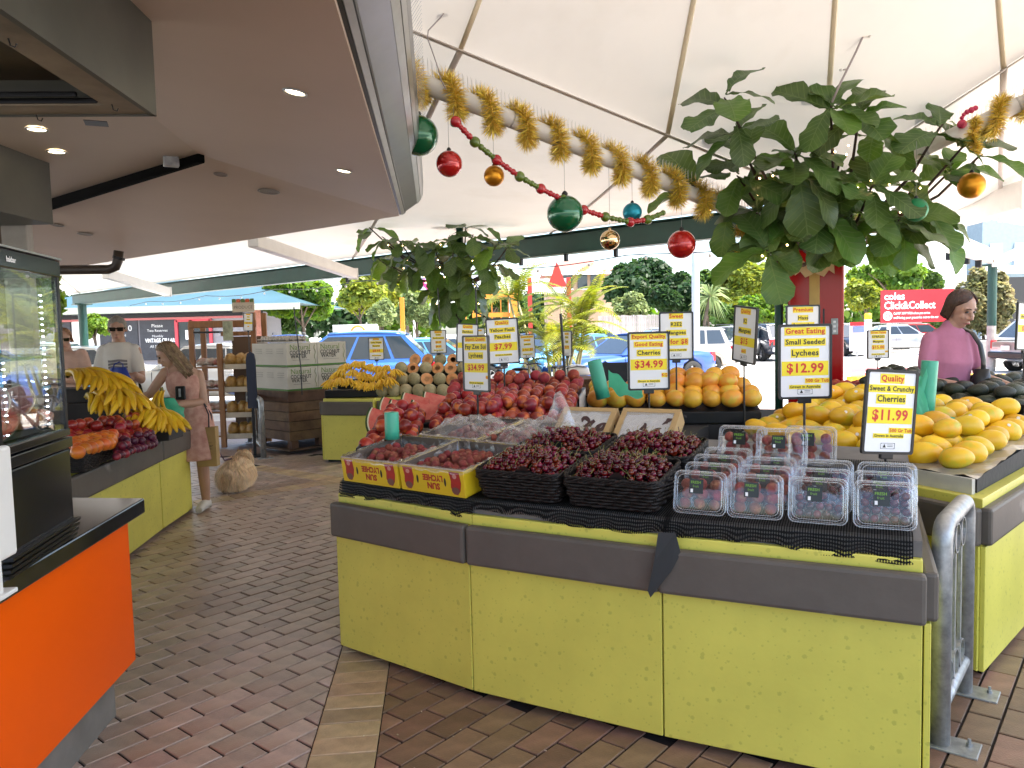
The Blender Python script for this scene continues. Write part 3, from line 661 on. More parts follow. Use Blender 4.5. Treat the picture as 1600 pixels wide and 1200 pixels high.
# sliced ham on a tray inside
TRY = thing('food_tray', 'black tray of roast meat inside the display cabinet', 'tray', fp(.2, .2, zl + .01))
mb = MB(); p = [fp(.03, .04, 0), fp(WF - .06, .04, 0), fp(WF - .06, DFc - .05, 0), fp(.03, DFc - .05, 0)]; mb.prism([(q.x, q.y) for q in p][::-1], .866 + zl + .004, .866 + zl + .022); mb.build('tray', M_BLACK, TRY)
M_HAM = mat('ham', (0.62, 0.24, 0.22), 0.35, col2=(0.70, 0.40, 0.36), vscale=18, sub=0.2); M_FAT = mat('ham_fat', (0.75, 0.60, 0.50), 0.4); M_ROAST = mat('roast_meat', (0.26, 0.07, 0.04), 0.4, col2=(0.42, 0.16, 0.10), vscale=20, bump=0.4, bscale=40)
for k in range(5):
 c_ = fp(.12 + k * .06, .12 + k * .035, zl + .09); tl = Matrix.Translation(c_) @ Matrix.Rotation(-0.35 - .15 * k, 4, 'Z') @ Euler((rad(62), rad(8 * k - 10), 0)).to_matrix().to_4x4()
 t = thing('ham_slice', ('front pink ham slice in the cabinet', 'second ham slice from the cabinet glass', 'third ham slice from the cabinet glass', 'fourth ham slice from the cabinet glass', 'rearmost ham slice in the cabinet')[k], 'ham slice', c_, group='ham slices in the cabinet')
 ov = [(0.095 * math.cos(a) * (1 + .12 * math.cos(2 * a + 1)), 0.065 * math.sin(a)) for a in [2 * PI * i / 22 for i in range(22)]]
 MB().prism(ov, -0.003, 0.003, tl).build('meat', M_HAM, t); MB().prism([(x * 1.06, y * 1.07) for x, y in ov], -0.0022, 0.0022, tl).build('fat_rim', M_FAT, t)
for k in range(9):
 c_ = fp(.05 + (k % 5) * .085, .07 + (k // 5) * .16 + R_.uniform(-.02, .02), zl + .045)
 tag(MB().ball(c_, 0.042, (1.2, .9, .6), fn=lambda d: 1 + .25 * mnoise.noise(d * 2.5 + Vector((k, 0, 0)))).build('roast_piece', M_ROAST, smooth=True), 'browned piece of roast meat on the cabinet tray', 'meat', 'roast pieces on the cabinet tray')
# white screens at the frame's left edge
t = thing('till_screen', 'white back of a till screen at the left edge beside the cabinet', 'till', G(4, 890, .866))
c_ = D(-34, 800, 1.93); MB().box(c_, (0.03, 0.30, 0.30), 0.12).build('screen', M_WHITE, t, bevel=0.01); MB().box((c_.x, c_.y, 0.93), (0.05, 0.08, 0.13), 0.1).build('stand', M_WHITE, t); MB().box((c_.x - 0.02, c_.y - 0.0, .872), (0.12, 0.16, 0.012), 0.1).build('foot', M_WHITE, t, bevel=0.003)
c_ = G(4, 885, .866); t = thing('card_holder', 'small white card standing at the edge of the black counter', 'card', c_); MB().box(c_ + Vector((-0.045, -0.06, 0.032)), (0.004, 0.16, 0.062), 0.1).build('card', M_CARD, t); MB().box(c_ + Vector((-0.06, -0.06, 0.006)), (0.05, 0.17, 0.008), 0.1).build('base', M_CARD, t)

# ================================================================== STALL MODULES (lime panels with grey bumper)
def stall(p0, p1, q1, q0, label, lip=True, rside=False, lside=False, deckz=None, top=0.735):
 """Module on the floor quad p0-p1 (front) q1-q0 (back)."""
 p0, p1, q0, q1 = [dz(p, 0) for p in (p0, p1, q0, q1)]
 x = (p1 - p0).normalized(); n = Vector((-x.y, x.x, 0)); w = (p1 - p0).length; rz = math.atan2(x.y, x.x)
 t = thing('display_stall', label, 'display stall', p0, rz, 'lime display stalls')
 def lc(p): d = p - p0; return (d.dot(x), d.dot(n))
 Q0, Q1 = lc(q0), lc(q1); g = 0.003
 def b(name, mb, m, bev=0.0): return mb.build(name, m, t, bevel=bev, local=True)
 b('front_panel', MB().box((w / 2, 0.009, 0.30), (w - 2 * g, 0.018, 0.54)), M_GREEN, 0.003)
 b('bumper', MB().box((w / 2, -0.012, 0.655), (w - 2 * g + (0.02 if rside else 0), 0.05, 0.163)), M_BAND, 0.014)
 b('plinth', MB().prism([(0.02, 0.06), (w - 0.02, 0.06), (Q1[0] - .02, Q1[1] - .03), (Q0[0] + .02, Q0[1] - .03)], -0.009, 0.06), M_BLACK)
 b('carcass', MB().prism([(g, 0.019), (w - g, 0.019), (Q1[0] - g, Q1[1]), (Q0[0] + g, Q0[1])], 0.05, top - 0.01), M_GREEN)
 if lip: b('top_lip', MB().prism([(g, 0.022), (w - g, 0.022), (Q1[0] - g, Q1[1]), (Q0[0] + g, Q0[1])], top - 0.008, top + 0.036), M_GREEN, 0.004)
 for flag, xx, Q, s_ in ((rside, w, Q1, 1), (lside, 0.0, Q0, -1)):
  if flag:
   dx, dy = Q[0] - xx, Q[1]; ln = math.hypot(dx, dy); a = math.atan2(dy, dx)
   b('side_panel', MB().box((ln / 2 + .01, -s_ * 0.012, 0.30), (ln, 0.02, 0.54), M=Matrix.Translation((xx, 0, 0)) @ Matrix.Rotation(a, 4, 'Z')), M_GREEN, 0.003)
   b('bumper', MB().box((ln / 2 + .012, -s_ * 0.018, 0.655), (ln, 0.05, 0.161), M=Matrix.Translation((xx, 0, 0)) @ Matrix.Rotation(a, 4, 'Z')), M_BAND, 0.014)
 return t, rz
def inward(a, b_): d = (b_ - a).normalized(); return Vector((-d.y, d.x, 0))
n12, n23, n34 = inward(S1, S2), inward(S2, S3), inward(S3, S4)
B1 = S1 + Vector((0.02, 1.15, 0)); B2 = S2 + (n12 + n23).normalized() * 1.08; B3 = S3 + (n23 + n34).normalized() * 1.08; B4 = S4 + n34 * 1.05 + Vector((-.02, 0, 0))
stall(S1, S2, B2, B1, 'lime stall module under the yellow lychee boxes'); stall(S2, S3, B3, B2, 'lime stall module under the cherry baskets, middle of the front row'); stall(S3, S4, B4, B3, 'lime stall module under the clear punnets beside the railing', rside=True)
DS = 0.14
def deckz(n): return 0.83 + DS * n
# black shade cloth over the risers
def meshcloth(name):
 m = mat(name, (0.005, 0.005, 0.005), 0.6, spec=.12); N, L = vnode(m); b = N['Principled BSDF']; o = N['Material Output']
 tc = N.new('ShaderNodeTexCoord'); sp = N.new('ShaderNodeSeparateXYZ'); L.new(tc.outputs['Object'], sp.inputs[0])
 yz = N.new('ShaderNodeMath'); yz.operation = 'SUBTRACT'; L.new(sp.outputs['Y'], yz.inputs[0]); L.new(sp.outputs['Z'], yz.inputs[1])
 f = 2 * PI / 0.0105
 def wave(s1, s2, sg):
  a = N.new('ShaderNodeMath'); a.operation = 'ADD' if sg > 0 else 'SUBTRACT'; L.new(s1, a.inputs[0]); L.new(s2, a.inputs[1])
  k = N.new('ShaderNodeMath'); k.operation = 'MULTIPLY'; k.inputs[1].default_value = f * 0.62; L.new(a.outputs[0], k.inputs[0])
  s_ = N.new('ShaderNodeMath'); s_.operation = 'SINE'; L.new(k.outputs[0], s_.inputs[0]); return s_.outputs[0]
 mu = N.new('ShaderNodeMath'); mu.operation = 'MULTIPLY'; L.new(wave(sp.outputs['X'], yz.outputs[0], 1), mu.inputs[0]); L.new(wave(sp.outputs['X'], yz.outputs[0], -1), mu.inputs[1])
 gt = N.new('ShaderNodeMath'); gt.operation = 'GREATER_THAN'; gt.inputs[1].default_value = 0.28; L.new(mu.outputs[0], gt.inputs[0])
 tr = N.new('ShaderNodeBsdfTransparent'); mx = N.new('ShaderNodeMixShader'); L.new(gt.outputs[0], mx.inputs[0]); L.new(b.outputs[0], mx.inputs[1]); L.new(tr.outputs[0], mx.inputs[2]); L.new(mx.outputs[0], o.inputs[0])
 return m
M_MESH = meshcloth('black_mesh_cloth')
M_RISER = mat('riser_board', (0.16, 0.15, 0.14), 0.7, var=0.2)
def riser(p0, p1, q1, q0, label, drape=0.05, seed=0, xr=0.0):
 x = (dz(p1, 0) - dz(p0, 0)).normalized(); n = Vector((-x.y, x.x, 0)); w = (dz(p1, 0) - dz(p0, 0)).length; rz = math.atan2(x.y, x.x)
 t = thing('riser', label, 'riser', dz(p0, 0.77), rz)
 def lc(p): d = dz(p, 0) - dz(p0, 0); return (d.dot(x), d.dot(n))
 Q0, Q1 = lc(q0), lc(q1); fy = 0.045
 # sloping board
 zb = 0.772 - 0.77
 A = [(0.004, fy, zb), (w - 0.004, fy, zb), (Q1[0] - .004, Q1[1], zb), (Q0[0] + .004, Q0[1], zb)]
 B = [(0.004, fy, deckz(0) - .775), (w - 0.004, fy, deckz(0) - .775), (Q1[0] - .004, Q1[1], deckz(Q1[1]) - .775), (Q0[0] + .004, Q0[1], deckz(Q0[1]) - .775)]
 MB().add(A + B, [(3, 2, 1, 0), (4, 5, 6, 7), (0, 1, 5, 4), (1, 2, 6, 5), (2, 3, 7, 6), (3, 0, 4, 7)]).build('board', M_RISER, t, local=True)
 nx, prof = 40, [(0.9, None), (0.3, None), (0.06, None)]
 vs = []
 rr = random.Random(seed)
 ph = [rr.uniform(0, 6) for _ in range(4)]
 rows = 9
 for i in range(nx + 1):
  u = i / nx; X = u * (w + xr)
  low = deckz(0) - .77 - drape - 0.014 * math.sin(u * 6 + ph[0]) - 0.005 * math.sin(u * 19 + ph[1])
  wob = 0.006 * math.sin(u * 31 + ph[2]) + 0.004 * math.sin(u * 57 + ph[3])
  top0 = deckz(0) - .77 - 0.001
  for j in range(rows):
   if j < 3: yy = 0.85 - (0.85 - fy) * j / 2 if j < 2 else fy + 0.004; zz = deckz(yy) - .77 - .001
   else:
    s_ = (j - 3) / (rows - 4); yy = fy - 0.006 - 0.018 * s_ + wob * s_; zz = top0 - 0.004 + (low - top0) * s_
   vs.append((X, yy, zz))
 fs = [(i * rows + j, i * rows + j + 1, (i + 1) * rows + j + 1, (i + 1) * rows + j) for i in range(nx) for j in range(rows - 1)]
 MB().add(vs, fs).build('shade_cloth', M_MESH, t, smooth=True, local=True); return t
riser(S1, S2, B2, B1, 'riser draped in black mesh beneath the yellow lychee boxes', 0.058, 3); riser(S2, S3, B3, B2, 'riser draped in black mesh beneath the cherry baskets', 0.045, 5, 0.02); riser(S3, S4, B4, B3, 'riser draped in black mesh beneath the clear punnets', 0.06, 9, -0.03)
# cloth tail hanging between middle and right modules
p = dz(S3, 0) - n34 * 0.02
mb = MB(); tl = [(-.01, -.02, .80), (.05, -.03, .80), (.065, -.045, .73), (.03, -.052, .67), (-.045, -.05, .575), (-.055, -.048, .60), (-.03, -.045, .70)]
mb.add([p + Vector((a, b_, c_)) for a, b_, c_ in tl], [(0, 1, 2, 3, 4, 5, 6)]); tag(mb.build('cloth_scrap', mat('black_cloth', (0.012, 0.012, 0.012), 0.7)), 'loose tail of black mesh hanging over the grey bumper', 'cloth')
# inner table carrying nectarines, melons slices and orange mangoes
IT = thing('inner_table', 'black draped table behind the front stalls', 'table', (0.3, 5, 0))
MB().prism([(-.84, 4.85), (0.0, 4.12), (0.75, 3.85), (1.25, 4.9), (1.85, 4.75), (1.95, 5.7), (-.2, 6.4), (-.84, 6.0)], -0.009, 0.90).build('draped_body', mat('black_drape', (0.015, 0.015, 0.016), 0.8), IT)
# right stall (mangoes, avocados)
A0 = Vector((1.95, 3.19, 0)); e_r = (G(1600, 985) - G(1535, 1060)); e_r = Vector((e_r.x, e_r.y, 0)).normalized(); e_l = Vector((-0.42, 0.91, 0)).normalized()
AL = A0 + e_l * 1.75; AR = A0 + e_r * 2.9; AB = AL + e_r * 2.2
stall(AL, A0, AR, AB, 'lime stall at right carrying the yellow mangoes, its bumper corner scuffed', rside=True)
RN = Vector((-e_l.y, e_l.x, 0)) if Vector((-e_l.y, e_l.x, 0)).dot(e_r) > 0 else -Vector((-e_l.y, e_l.x, 0))
t = thing('sloping_tray_base', 'white timber upstand and black tray base under the yellow mangoes', 'tray', dz(A0, .772))
def rq(l, r_, z): return A0 + e_l * l + e_r * r_ + Vector((0, 0, z))
MB().slab([rq(1.7, .09, .772), rq(.05, .09, .772), rq(.05, .09, .84), rq(1.7, .09, .84)], 0.02).build('front_board', mat('white_timber', (0.52, 0.50, 0.43), 0.6, var=0.12, vscale=7, dirt=((0.3, 0.27, 0.2), 9, 0.68)), t)
bv = [rq(1.7, .12, .772), rq(.05, .12, .772), rq(.05, 2.8, .772), rq(1.7, 2.2, .772), rq(1.7, .12, .838), rq(.05, .12, .838), rq(.05, 2.8, 0.93), rq(1.7, 2.2, 1.0)]
MB().add(bv, [(3, 2, 1, 0), (4, 5, 6, 7), (0, 1, 5, 4), (1, 2, 6, 5), (2, 3, 7, 6), (3, 0, 4, 7)]).build('tray_base', mat('black_drape2', (0.02, 0.02, 0.02), 0.75, bump=0.3, bscale=25), t)
# left banana stall
L1, L2, L3 = G(205, 870), G(255, 832), G(301, 800)
ld = (L2 - L1).normalized(); L0 = L1 - ld * 1.55 + Vector((0.02, 0, 0)); lw = Vector((-1, 0.03, 0))
stall(L0, L2, L2 + lw * 1.1, L0 + lw * 1.1, 'lime stall at left under the apples and stone fruit', top=.715); stall(L2 + ld * .012, L3, L3 + lw * 1.1, L2 + lw * 1.1 + ld * .012, 'narrow lime end stall at left under the bananas beside the woman', rside=True, top=.715)
# far banana and melon stalls
f0, f1, f2 = G(507, 722), G(586, 724), G(760, 705)
stall(f0, f1, f1 + Vector((.12, .95, 0)), f0 + Vector((.1, .95, 0)), 'far lime stall under the heap of small bananas', lside=True)
stall(f1 + Vector((.02, .10, 0)), f2 + Vector((.2, .1, 0)), f2 + Vector((.3, 1.2, 0)), f1 + Vector((.14, 1.05, 0)), 'far lime stall under the rockmelons')
# ================================================================== TENT ARMS, CHRISTMAS DECORATIONS, COLUMN, FIG TREES
def arm(ab, r, label):
 a, b_ = ab; t = thing('support_tube', label, 'support tube', a, group='white tube arms of the tent'); d = (b_ - a).normalized()
 MB().tube([a, b_], r, 20).build('tube', M_TUBE, t, smooth=True)
 for f in (0.12, 0.42, 0.74): p = a + (b_ - a) * f; MB().tube([p, p + d * 0.012], r * 1.012, 20).build('joint_ring', mat('ring_grey', (0.5, 0.48, 0.45), 0.5), t, smooth=True)
 sp = MB(); n = int((b_ - a).length / 0.032)
 for k in range(n):
  p = a + (b_ - a) * ((k + .5) / n) + Vector((0, 0, r))
  for s_ in (-1, 0, 1): sp.tube([p, p + Vector((R_.uniform(-.006, .006), 0.028 * s_, 0.105)) + d * 0.004], 0.0011, 3, caps=False)
 struct(sp.build('bird_spikes', mat('spike_steel', (0.55, 0.53, 0.48), 0.4, 0.6), t), kind='stuff'); return t
RA = 0.058
arm(ARM_L, RA, 'white tube arm wound with gold tinsel, left of the fig tree'); arm(ARM_R, RA, 'white tube arm rising to the right edge above the fig tree')
M_TIN = mat('gold_tinsel', (0.88, 0.64, 0.10), 0.30, 0.5, island=0.35)
def tinsel(path, rf, label, per=13, seed=1):
 rr = random.Random(seed); mb = MB(); pts = [Vector(p) for p in path]
 for i, p in enumerate(pts):
  tdir = (pts[min(i + 1, len(pts) - 1)] - pts[max(i - 1, 0)]).normalized()
  a = tdir.orthogonal().normalized(); b_ = tdir.cross(a)
  for k in range(per):
   th = rr.uniform(0, 2 * PI); d = (a * math.cos(th) + b_ * math.sin(th) + tdir * rr.uniform(-.55, .55)).normalized(); ln = rf * rr.uniform(.72, 1.08)
   s_ = d.cross(Vector((rr.uniform(-1, 1), rr.uniform(-1, 1), rr.uniform(-1, 1)))).normalized() * 0.0017
   q = p + tdir * rr.uniform(-.008, .008); m_ = q + d * ln * .55; e = q + d * ln + Vector((0, 0, -0.006))
   mb.add([q - s_, q + s_, m_ + s_, m_ - s_, e], [(0, 1, 2, 3), (3, 2, 4)])
 mb.tube(pts, 0.006, 5)
 return tag(mb.build('tinsel_garland', M_TIN), label, 'tinsel')
def helix(ab, t0, t1, turns, rh, ph=0.0, n=54):
 a, b_ = ab; d = (b_ - a).normalized(); s_ = Vector((d.y, -d.x, 0)).normalized()
 if s_.y > 0: s_ = -s_
 u = d.cross(s_).normalized()
 if u.z < 0: u = -u
 out = []
 for k in range(int(turns * n) + 1):
  f = k / (turns * n); th = ph + f * turns * 2 * PI
  out.append(a + (b_ - a) * (t0 + (t1 - t0) * f) + s_ * rh * math.cos(th) + u * (rh * math.sin(th) - 0.012))
 return out
def tpar(ab, px):
 a, b_ = ab; lo, hi = 0.0, 1.0; inc = proj(b_)[0] > proj(a)[0]
 for _ in range(40):
  m_ = (lo + hi) / 2
  if (proj(a + (b_ - a) * m_)[0] < px) == inc: lo = m_
  else: hi = m_
 return lo
tinsel(helix(ARM_L, tpar(ARM_L, 1125), tpar(ARM_L, 600), 10.5, 0.084, 1.2), 0.098, 'gold tinsel spiralling along the left white arm', 34, 1)
tinsel(helix(ARM_R, tpar(ARM_R, 1525), tpar(ARM_R, 1640), 2.0, 0.09, 2.6), 0.095, 'gold tinsel loop on the white arm at the right edge', 34, 2)
p = D(1522, 185, 5.9); tinsel([p + Vector((0.02 * math.sin(k * .3), 0, -k * .0085)) for k in range(30)], 0.065, 'gold tinsel tail hanging below the right arm', 34, 4)
p = D(1168, 338, 6.2); tinsel([p + Vector((0.06 * math.sin(k * .25), 0.04 * math.cos(k * .3), -k * .006)) for k in range(48)], 0.085, 'bunched gold tinsel below the fig leaves beside the red column', 34, 5)

def baublemat(name, c, rough, metal, coat=0.6): return mat(name, c, rough, metal, coat=coat, var=0.06, vscale=6)
BMAT = {'red': baublemat('bauble_red', (0.46, 0.012, 0.012), .16, .25), 'green': baublemat('bauble_green', (0.004, 0.12, 0.045), .16, .25), 'gold': baublemat('bauble_gold', (0.62, 0.27, 0.02), .34, .8, 0),
  'teal': baublemat('bauble_teal', (0.01, 0.25, 0.34), .36, .5, 0), 'mirror': baublemat('bauble_mirror', (0.75, 0.55, 0.30), .05, 1.0, 0), 'satin': baublemat('bauble_satin_green', (0.006, 0.17, 0.06), .42, .35, 0), 'glass': baublemat('bauble_glass', (0.20, 0.22, 0.12), .15, .4), 'pink': baublemat('bauble_pink', (0.65, 0.45, 0.40), .5, 0, 0)}
M_CAP = mat('bauble_cap', (0.03, 0.03, 0.03), 0.4, 0.6); M_LINEW = mat('hanging_line', (0.25, 0.25, 0.25), 0.5)
def bauble(px, py, rp, col, Y, label, arm_=None, capm=None):
 c = D(px, py, Y); r = rp * (c - CAM).dot(fw) / FPX; t = thing('bauble', label, 'bauble', c, group='hanging Christmas baubles')
 MB().ball(c, r, n=32, m=20).build('ball', BMAT[col], t, smooth=True)
 MB().lathe([(r * .16, r * .97), (r * .17, r * 1.1), (r * .10, r * 1.2), (r * .03, r * 1.24)], 12, Matrix.Translation(c)).build('cap', capm or M_CAP, t, smooth=True)
 top = c.z + 0.35
 if arm_:
  tp = tpar(arm_, px); q = arm_[0] + (arm_[1] - arm_[0]) * tp; top = q.z - RA * .9
 MB().tube([c + Vector((0, 0, r * 1.2)), Vector((c.x, c.y, max(top, c.z + r * 1.3)))], 0.0014, 4).build('thread', M_LINEW, t)
 if col == 'glass': MB().lathe([(r * 1.012, -r * .18), (r * 1.02, 0), (r * 1.012, r * .18)], 24, Matrix.Translation(c) @ Matrix.Rotation(PI / 2, 4, 'X'), capb=False, capt=False).build('painted_band', BMAT['red'], t, smooth=True)
 return t
def armY(px, ab=ARM_L): t_ = tpar(ab, px); return (ab[0] + (ab[1] - ab[0]) * t_).y
bauble(654, 212, 31, 'green', armY(654) + .1, 'big green bauble half hidden behind the kiosk gutter', ARM_L); bauble(702, 256, 20.5, 'red', armY(702), 'red bauble hanging nearest the kiosk gutter', ARM_L)
bauble(772, 275, 16, 'gold', armY(772), 'small matt gold bauble under the bead garland', ARM_L); bauble(883, 334, 28.5, 'green', armY(883) - .1, 'largest glossy green bauble in the middle of the garland', ARM_L)
bauble(953, 375, 15.5, 'mirror', armY(953), 'shiny mirror gold bauble below the bead garland', ARM_L, BMAT['mirror']); bauble(988, 332, 15, 'teal', armY(988), 'teal blue bauble above the bead garland', ARM_L)
bauble(1065, 382, 22, 'red', armY(1065), 'glossy red bauble in front of the pale lamp post', ARM_L); bauble(1151, 398, 10, 'glass', 6.3, 'tiny green bauble with red stripe below the tinsel bunch')
bauble(1518, 290, 20, 'gold', armY(1518, ARM_R), 'gold bauble hanging from the right arm at the edge of the fig tree', ARM_R); bauble(1431, 328, 18, 'satin', armY(1431, ARM_R) - .62, 'satin green bauble hanging in front of the fig leaves', ARM_R)
bauble(1197, 367, 11, 'pink', 6.1, 'pale pink bauble tucked between fig leaves and tinsel')
bauble(709, 193, 5.5, 'satin', armY(709) - .08, 'tiny green bauble where the bead garland is tied')
# bead garland
gp = [(712, 190), (742, 222), (776, 250), (812, 276), (845, 295), (880, 312), (912, 328), (946, 339), (985, 347), (1012, 343), (1040, 331)]
pts = []
for (a, b_) in zip(gp[:-1], gp[1:]):
 k = 7 if a[0] > 711 else 7
 for j in range(k): f = j / k; x = a[0] + (b_[0] - a[0]) * f; pts.append(D(x, a[1] + (b_[1] - a[1]) * f, armY(x) - .13))
g = thing('bead_garland', 'garland of red and green beads looping under the left arm', 'bead garland', pts[0])
M_BR = mat('bead_red', (0.42, 0.012, 0.02), 0.25, coat=.4); M_BG = mat('bead_green', (0.10, 0.16, 0.015), 0.3, coat=.4)
mbs = {}
for i, p in enumerate(pts):
 ph = i % 14; red = ph < 7; big = i % 7 == 0; r = 0.036 if big else (0.021 if i % 2 else 0.017)
 key = (red, r)
 if key not in mbs: mbs[key] = MB().ball((0, 0, 0), r, n=10, m=8).mesh('bead', M_BR if red else M_BG, True)
 o = link('bead', mbs[key], g); o.location = p
MB().tube(pts, 0.003, 4).build('thread', M_LINEW, g)
# pink beads on the right arm
g = thing('bead_garland', 'short string of pink beads round the right arm', 'bead garland', D(1512, 195, 5.9)); M_BP = mat('bead_pink', (0.50, 0.03, 0.09), 0.4)
for (x, y, r) in ((1503, 194, .035), (1503, 184, .016), (1506, 179, .016), (1511, 175, .02), (1518, 172, .024), (1524, 169, .02)):
 MB().ball(D(x, y, armY(x, ARM_R) - .08), r, n=10, m=8).build('bead', M_BP, g, smooth=True)
# wires under the roof
def wire(pxs, Y, label, bulbs=(), r=0.006):
 pts = [D(x, y, Y if not isinstance(Y, (list, tuple)) else Y[i]) for i, (x, y) in enumerate(pxs)]; t = thing('light_cable', label, 'cable', pts[0], group='loose light cables')
 MB().tube(pts, r, 6).build('cable', mat('grey_cable', (0.32, 0.28, 0.28), 0.5), t, smooth=True)
 for i, s_ in bulbs:
  p = pts[i]; MB().tube([p, p + Vector((s_ * .03, 0, -.004))], 0.006, 8).build('socket', mat('socket_grey', (0.4, 0.35, 0.34), .5), t); MB().ball(p + Vector((s_ * .045, 0, -.004)), 0.011, (1.3, 1, 1), n=10, m=8).build('bulb', M_BULB, t, smooth=True)
wire([(708, 0), (703, 8), (688, 28), (669, 48), (668, 60), (676, 82), (684, 105), (689, 125), (697, 140)], 5.0, 'thin twisted wire dropping from the roof to the left arm', ((1, -1),), 0.004)
wire([(1366, -6), (1357, 28), (1349, 55), (1338, 80), (1324, 108), (1312, 132), (1300, 160)], 5.6, 'light cable with two clear bulbs hanging over the fig tree', ((2, 1), (4, -1)), 0.008)

# ------------------------------------------------------------------ red gift-wrapped column
cc = D(1274, 500, 6.95); CXY = Vector((cc.x, cc.y, 0)); cr = rad(-21)
t = thing('wrapped_column', 'red column wrapped like a present with gold ribbon and bow', 'column', CXY, cr)
M_GIFT = mat('red_gift_gloss', (0.36, 0.004, 0.006), 0.16, spec=0.35); M_RIB = mat('gold_ribbon', (0.46, 0.29, 0.08), 0.4, 0.3, var=.1); M_BOW = mat('bow_ribbon', (0.55, 0.42, 0.26), .5)
S = 0.455
def cb(name, c, s_, m, bev=0.0): return MB().box(c, s_).build(name, m, t, bevel=bev, local=True)
cb('shaft', (0, 0, 1.23), (S, S, 2.47), M_GIFT, 0.02)
cb('ribbon', (-.01, -S / 2 - .002, 1.23), (.085, .004, 2.44), M_RIB); cb('ribbon', (S / 2 + .002, .02, 1.23), (.004, .05, 2.44), M_RIB)
for s_ in (-1, 1):
 MB().slab([(-.01 + .01 * s_, -S / 2 - .012, 2.00), (-.01 + s_ * .15, -S / 2 - .03, 2.13), (-.01 + s_ * .16, -S / 2 - .03, 1.95), (-.01 + s_ * .115, -S / 2 - .03, 1.985), (-.01 + s_ * .075, -S / 2 - .03, 1.93), (-.01 + .01 * s_, -S / 2 - .012, 1.96)][::s_], .004).build('bow_tail', M_BOW, t, local=True)
cb('switch_plate', (S / 2 - .075, -S / 2 - .004, 1.50), (.055, .012, .14), M_STEEL, .003)
for k in range(3): cb('switch', (S / 2 - .075, -S / 2 - .012, 1.46 + k * .04), (.022, .008, .02), M_CARD)
gp_ = D(1217, 500, 6.95); o = thing('tent_post', 'dark green post standing against the red column', 'post', dz(gp_, 0)); MB().lathe([(.036, -.009), (.036, 2.75)], 16, Matrix.Translation(dz(gp_, 0))).build('shaft', M_DKGREEN, o, smooth=True); MB().box((gp_.x, gp_.y, .0), (.2, .2, .02)).build('base_plate', M_DKGREEN, o)

# ------------------------------------------------------------------ fiddle-leaf figs
M_FIG = leafmat('fig_leaf', (0.085, 0.155, 0.036), (0.048, 0.10, 0.026), 0.38, 0.30, 0.45, 5.0, 0.28, True)
M_FIG2 = leafmat('fig_leaf_young', (0.10, 0.20, 0.03), (0.06, 0.14, 0.025), 0.40, 0.35, 0.45, 5.0, 0.2, True)
M_BARK = mat('fig_bark', (0.055, 0.036, 0.028), 0.8, var=.3, vscale=30, bump=.4, bscale=60)
def figleaf(seed, m, ln=0.33, wd=0.25, droop=0.35, cup=0.18):
 rr = random.Random(seed); mb = MB(); nu, nv = 11, 7; vs = []; ph = rr.uniform(0, 6)
 for i in range(nu + 1):
  u = i / nu
  hw = wd / 2 * max(.06, (.30 + .70 * u ** .8) * 1.13 * max(0, math.sin(PI * min(1, .04 + .955 * u ** 1.5))) ** .36)
  for j in range(nv):
   v = (j / (nv - 1)) * 2 - 1
   wav = 0.014 * math.sin(u * 15 + ph + v * 2) * abs(v) ** 2
   vs.append((0.03 + u * ln, v * hw * (1 + .06 * math.sin(u * 21 + ph)), -droop * ln * u * u * .9 + cup * abs(v) ** 1.6 * hw + wav))
 fs = [(i * nv + j, (i + 1) * nv + j, (i + 1) * nv + j + 1, i * nv + j + 1) for i in range(nu) for j in range(nv - 1)]
 mb.add(vs, fs); mb.tube([(0, 0, 0.004), (0.035, 0, 0)], 0.006, 5)
 return mb.mesh('leaf', m, True)
LEAVES = [figleaf(k, M_FIG2 if k in (3, 7) else M_FIG, R_.uniform(.31, .39), R_.uniform(.25, .31), R_.uniform(.1, .6), R_.uniform(-.05, .35)) for k in range(9)]
def whorl(parent, c, axis, n, sc, rr, droop):
 a = axis.orthogonal().normalized(); b_ = axis.cross(a).normalized(); th0 = rr.uniform(0, 6)
 for k in range(n):
  th = th0 + k * 2.4; el = rr.uniform(-.10, .75) - droop * .8
  d = (a * math.cos(th) + b_ * math.sin(th)) * math.cos(el) + axis * math.sin(el); d = (d + Vector((0, 0, -droop * .5))).normalized()
  zt = (axis * .9 + Vector((0, 0, .5)) + Vector((rr.uniform(-.3, .3), rr.uniform(-.3, .3), rr.uniform(-.2, .2)))).normalized()
  y = zt.cross(d)
  if y.length < .1: y = d.orthogonal()
  y.normalize(); z = d.cross(y); s_ = sc * rr.uniform(.75, 1.12)
  o = link('leaf', LEAVES[rr.randrange(9)], parent); p = c + axis * rr.uniform(-.05, .05)
  o.matrix_basis = Matrix.Translation(p) @ Matrix(((d.x, y.x, z.x, 0), (d.y, y.y, z.y, 0), (d.z, y.z, z.z, 0), (0, 0, 0, 1))) @ Matrix.Diagonal((s_, s_, s_, 1))
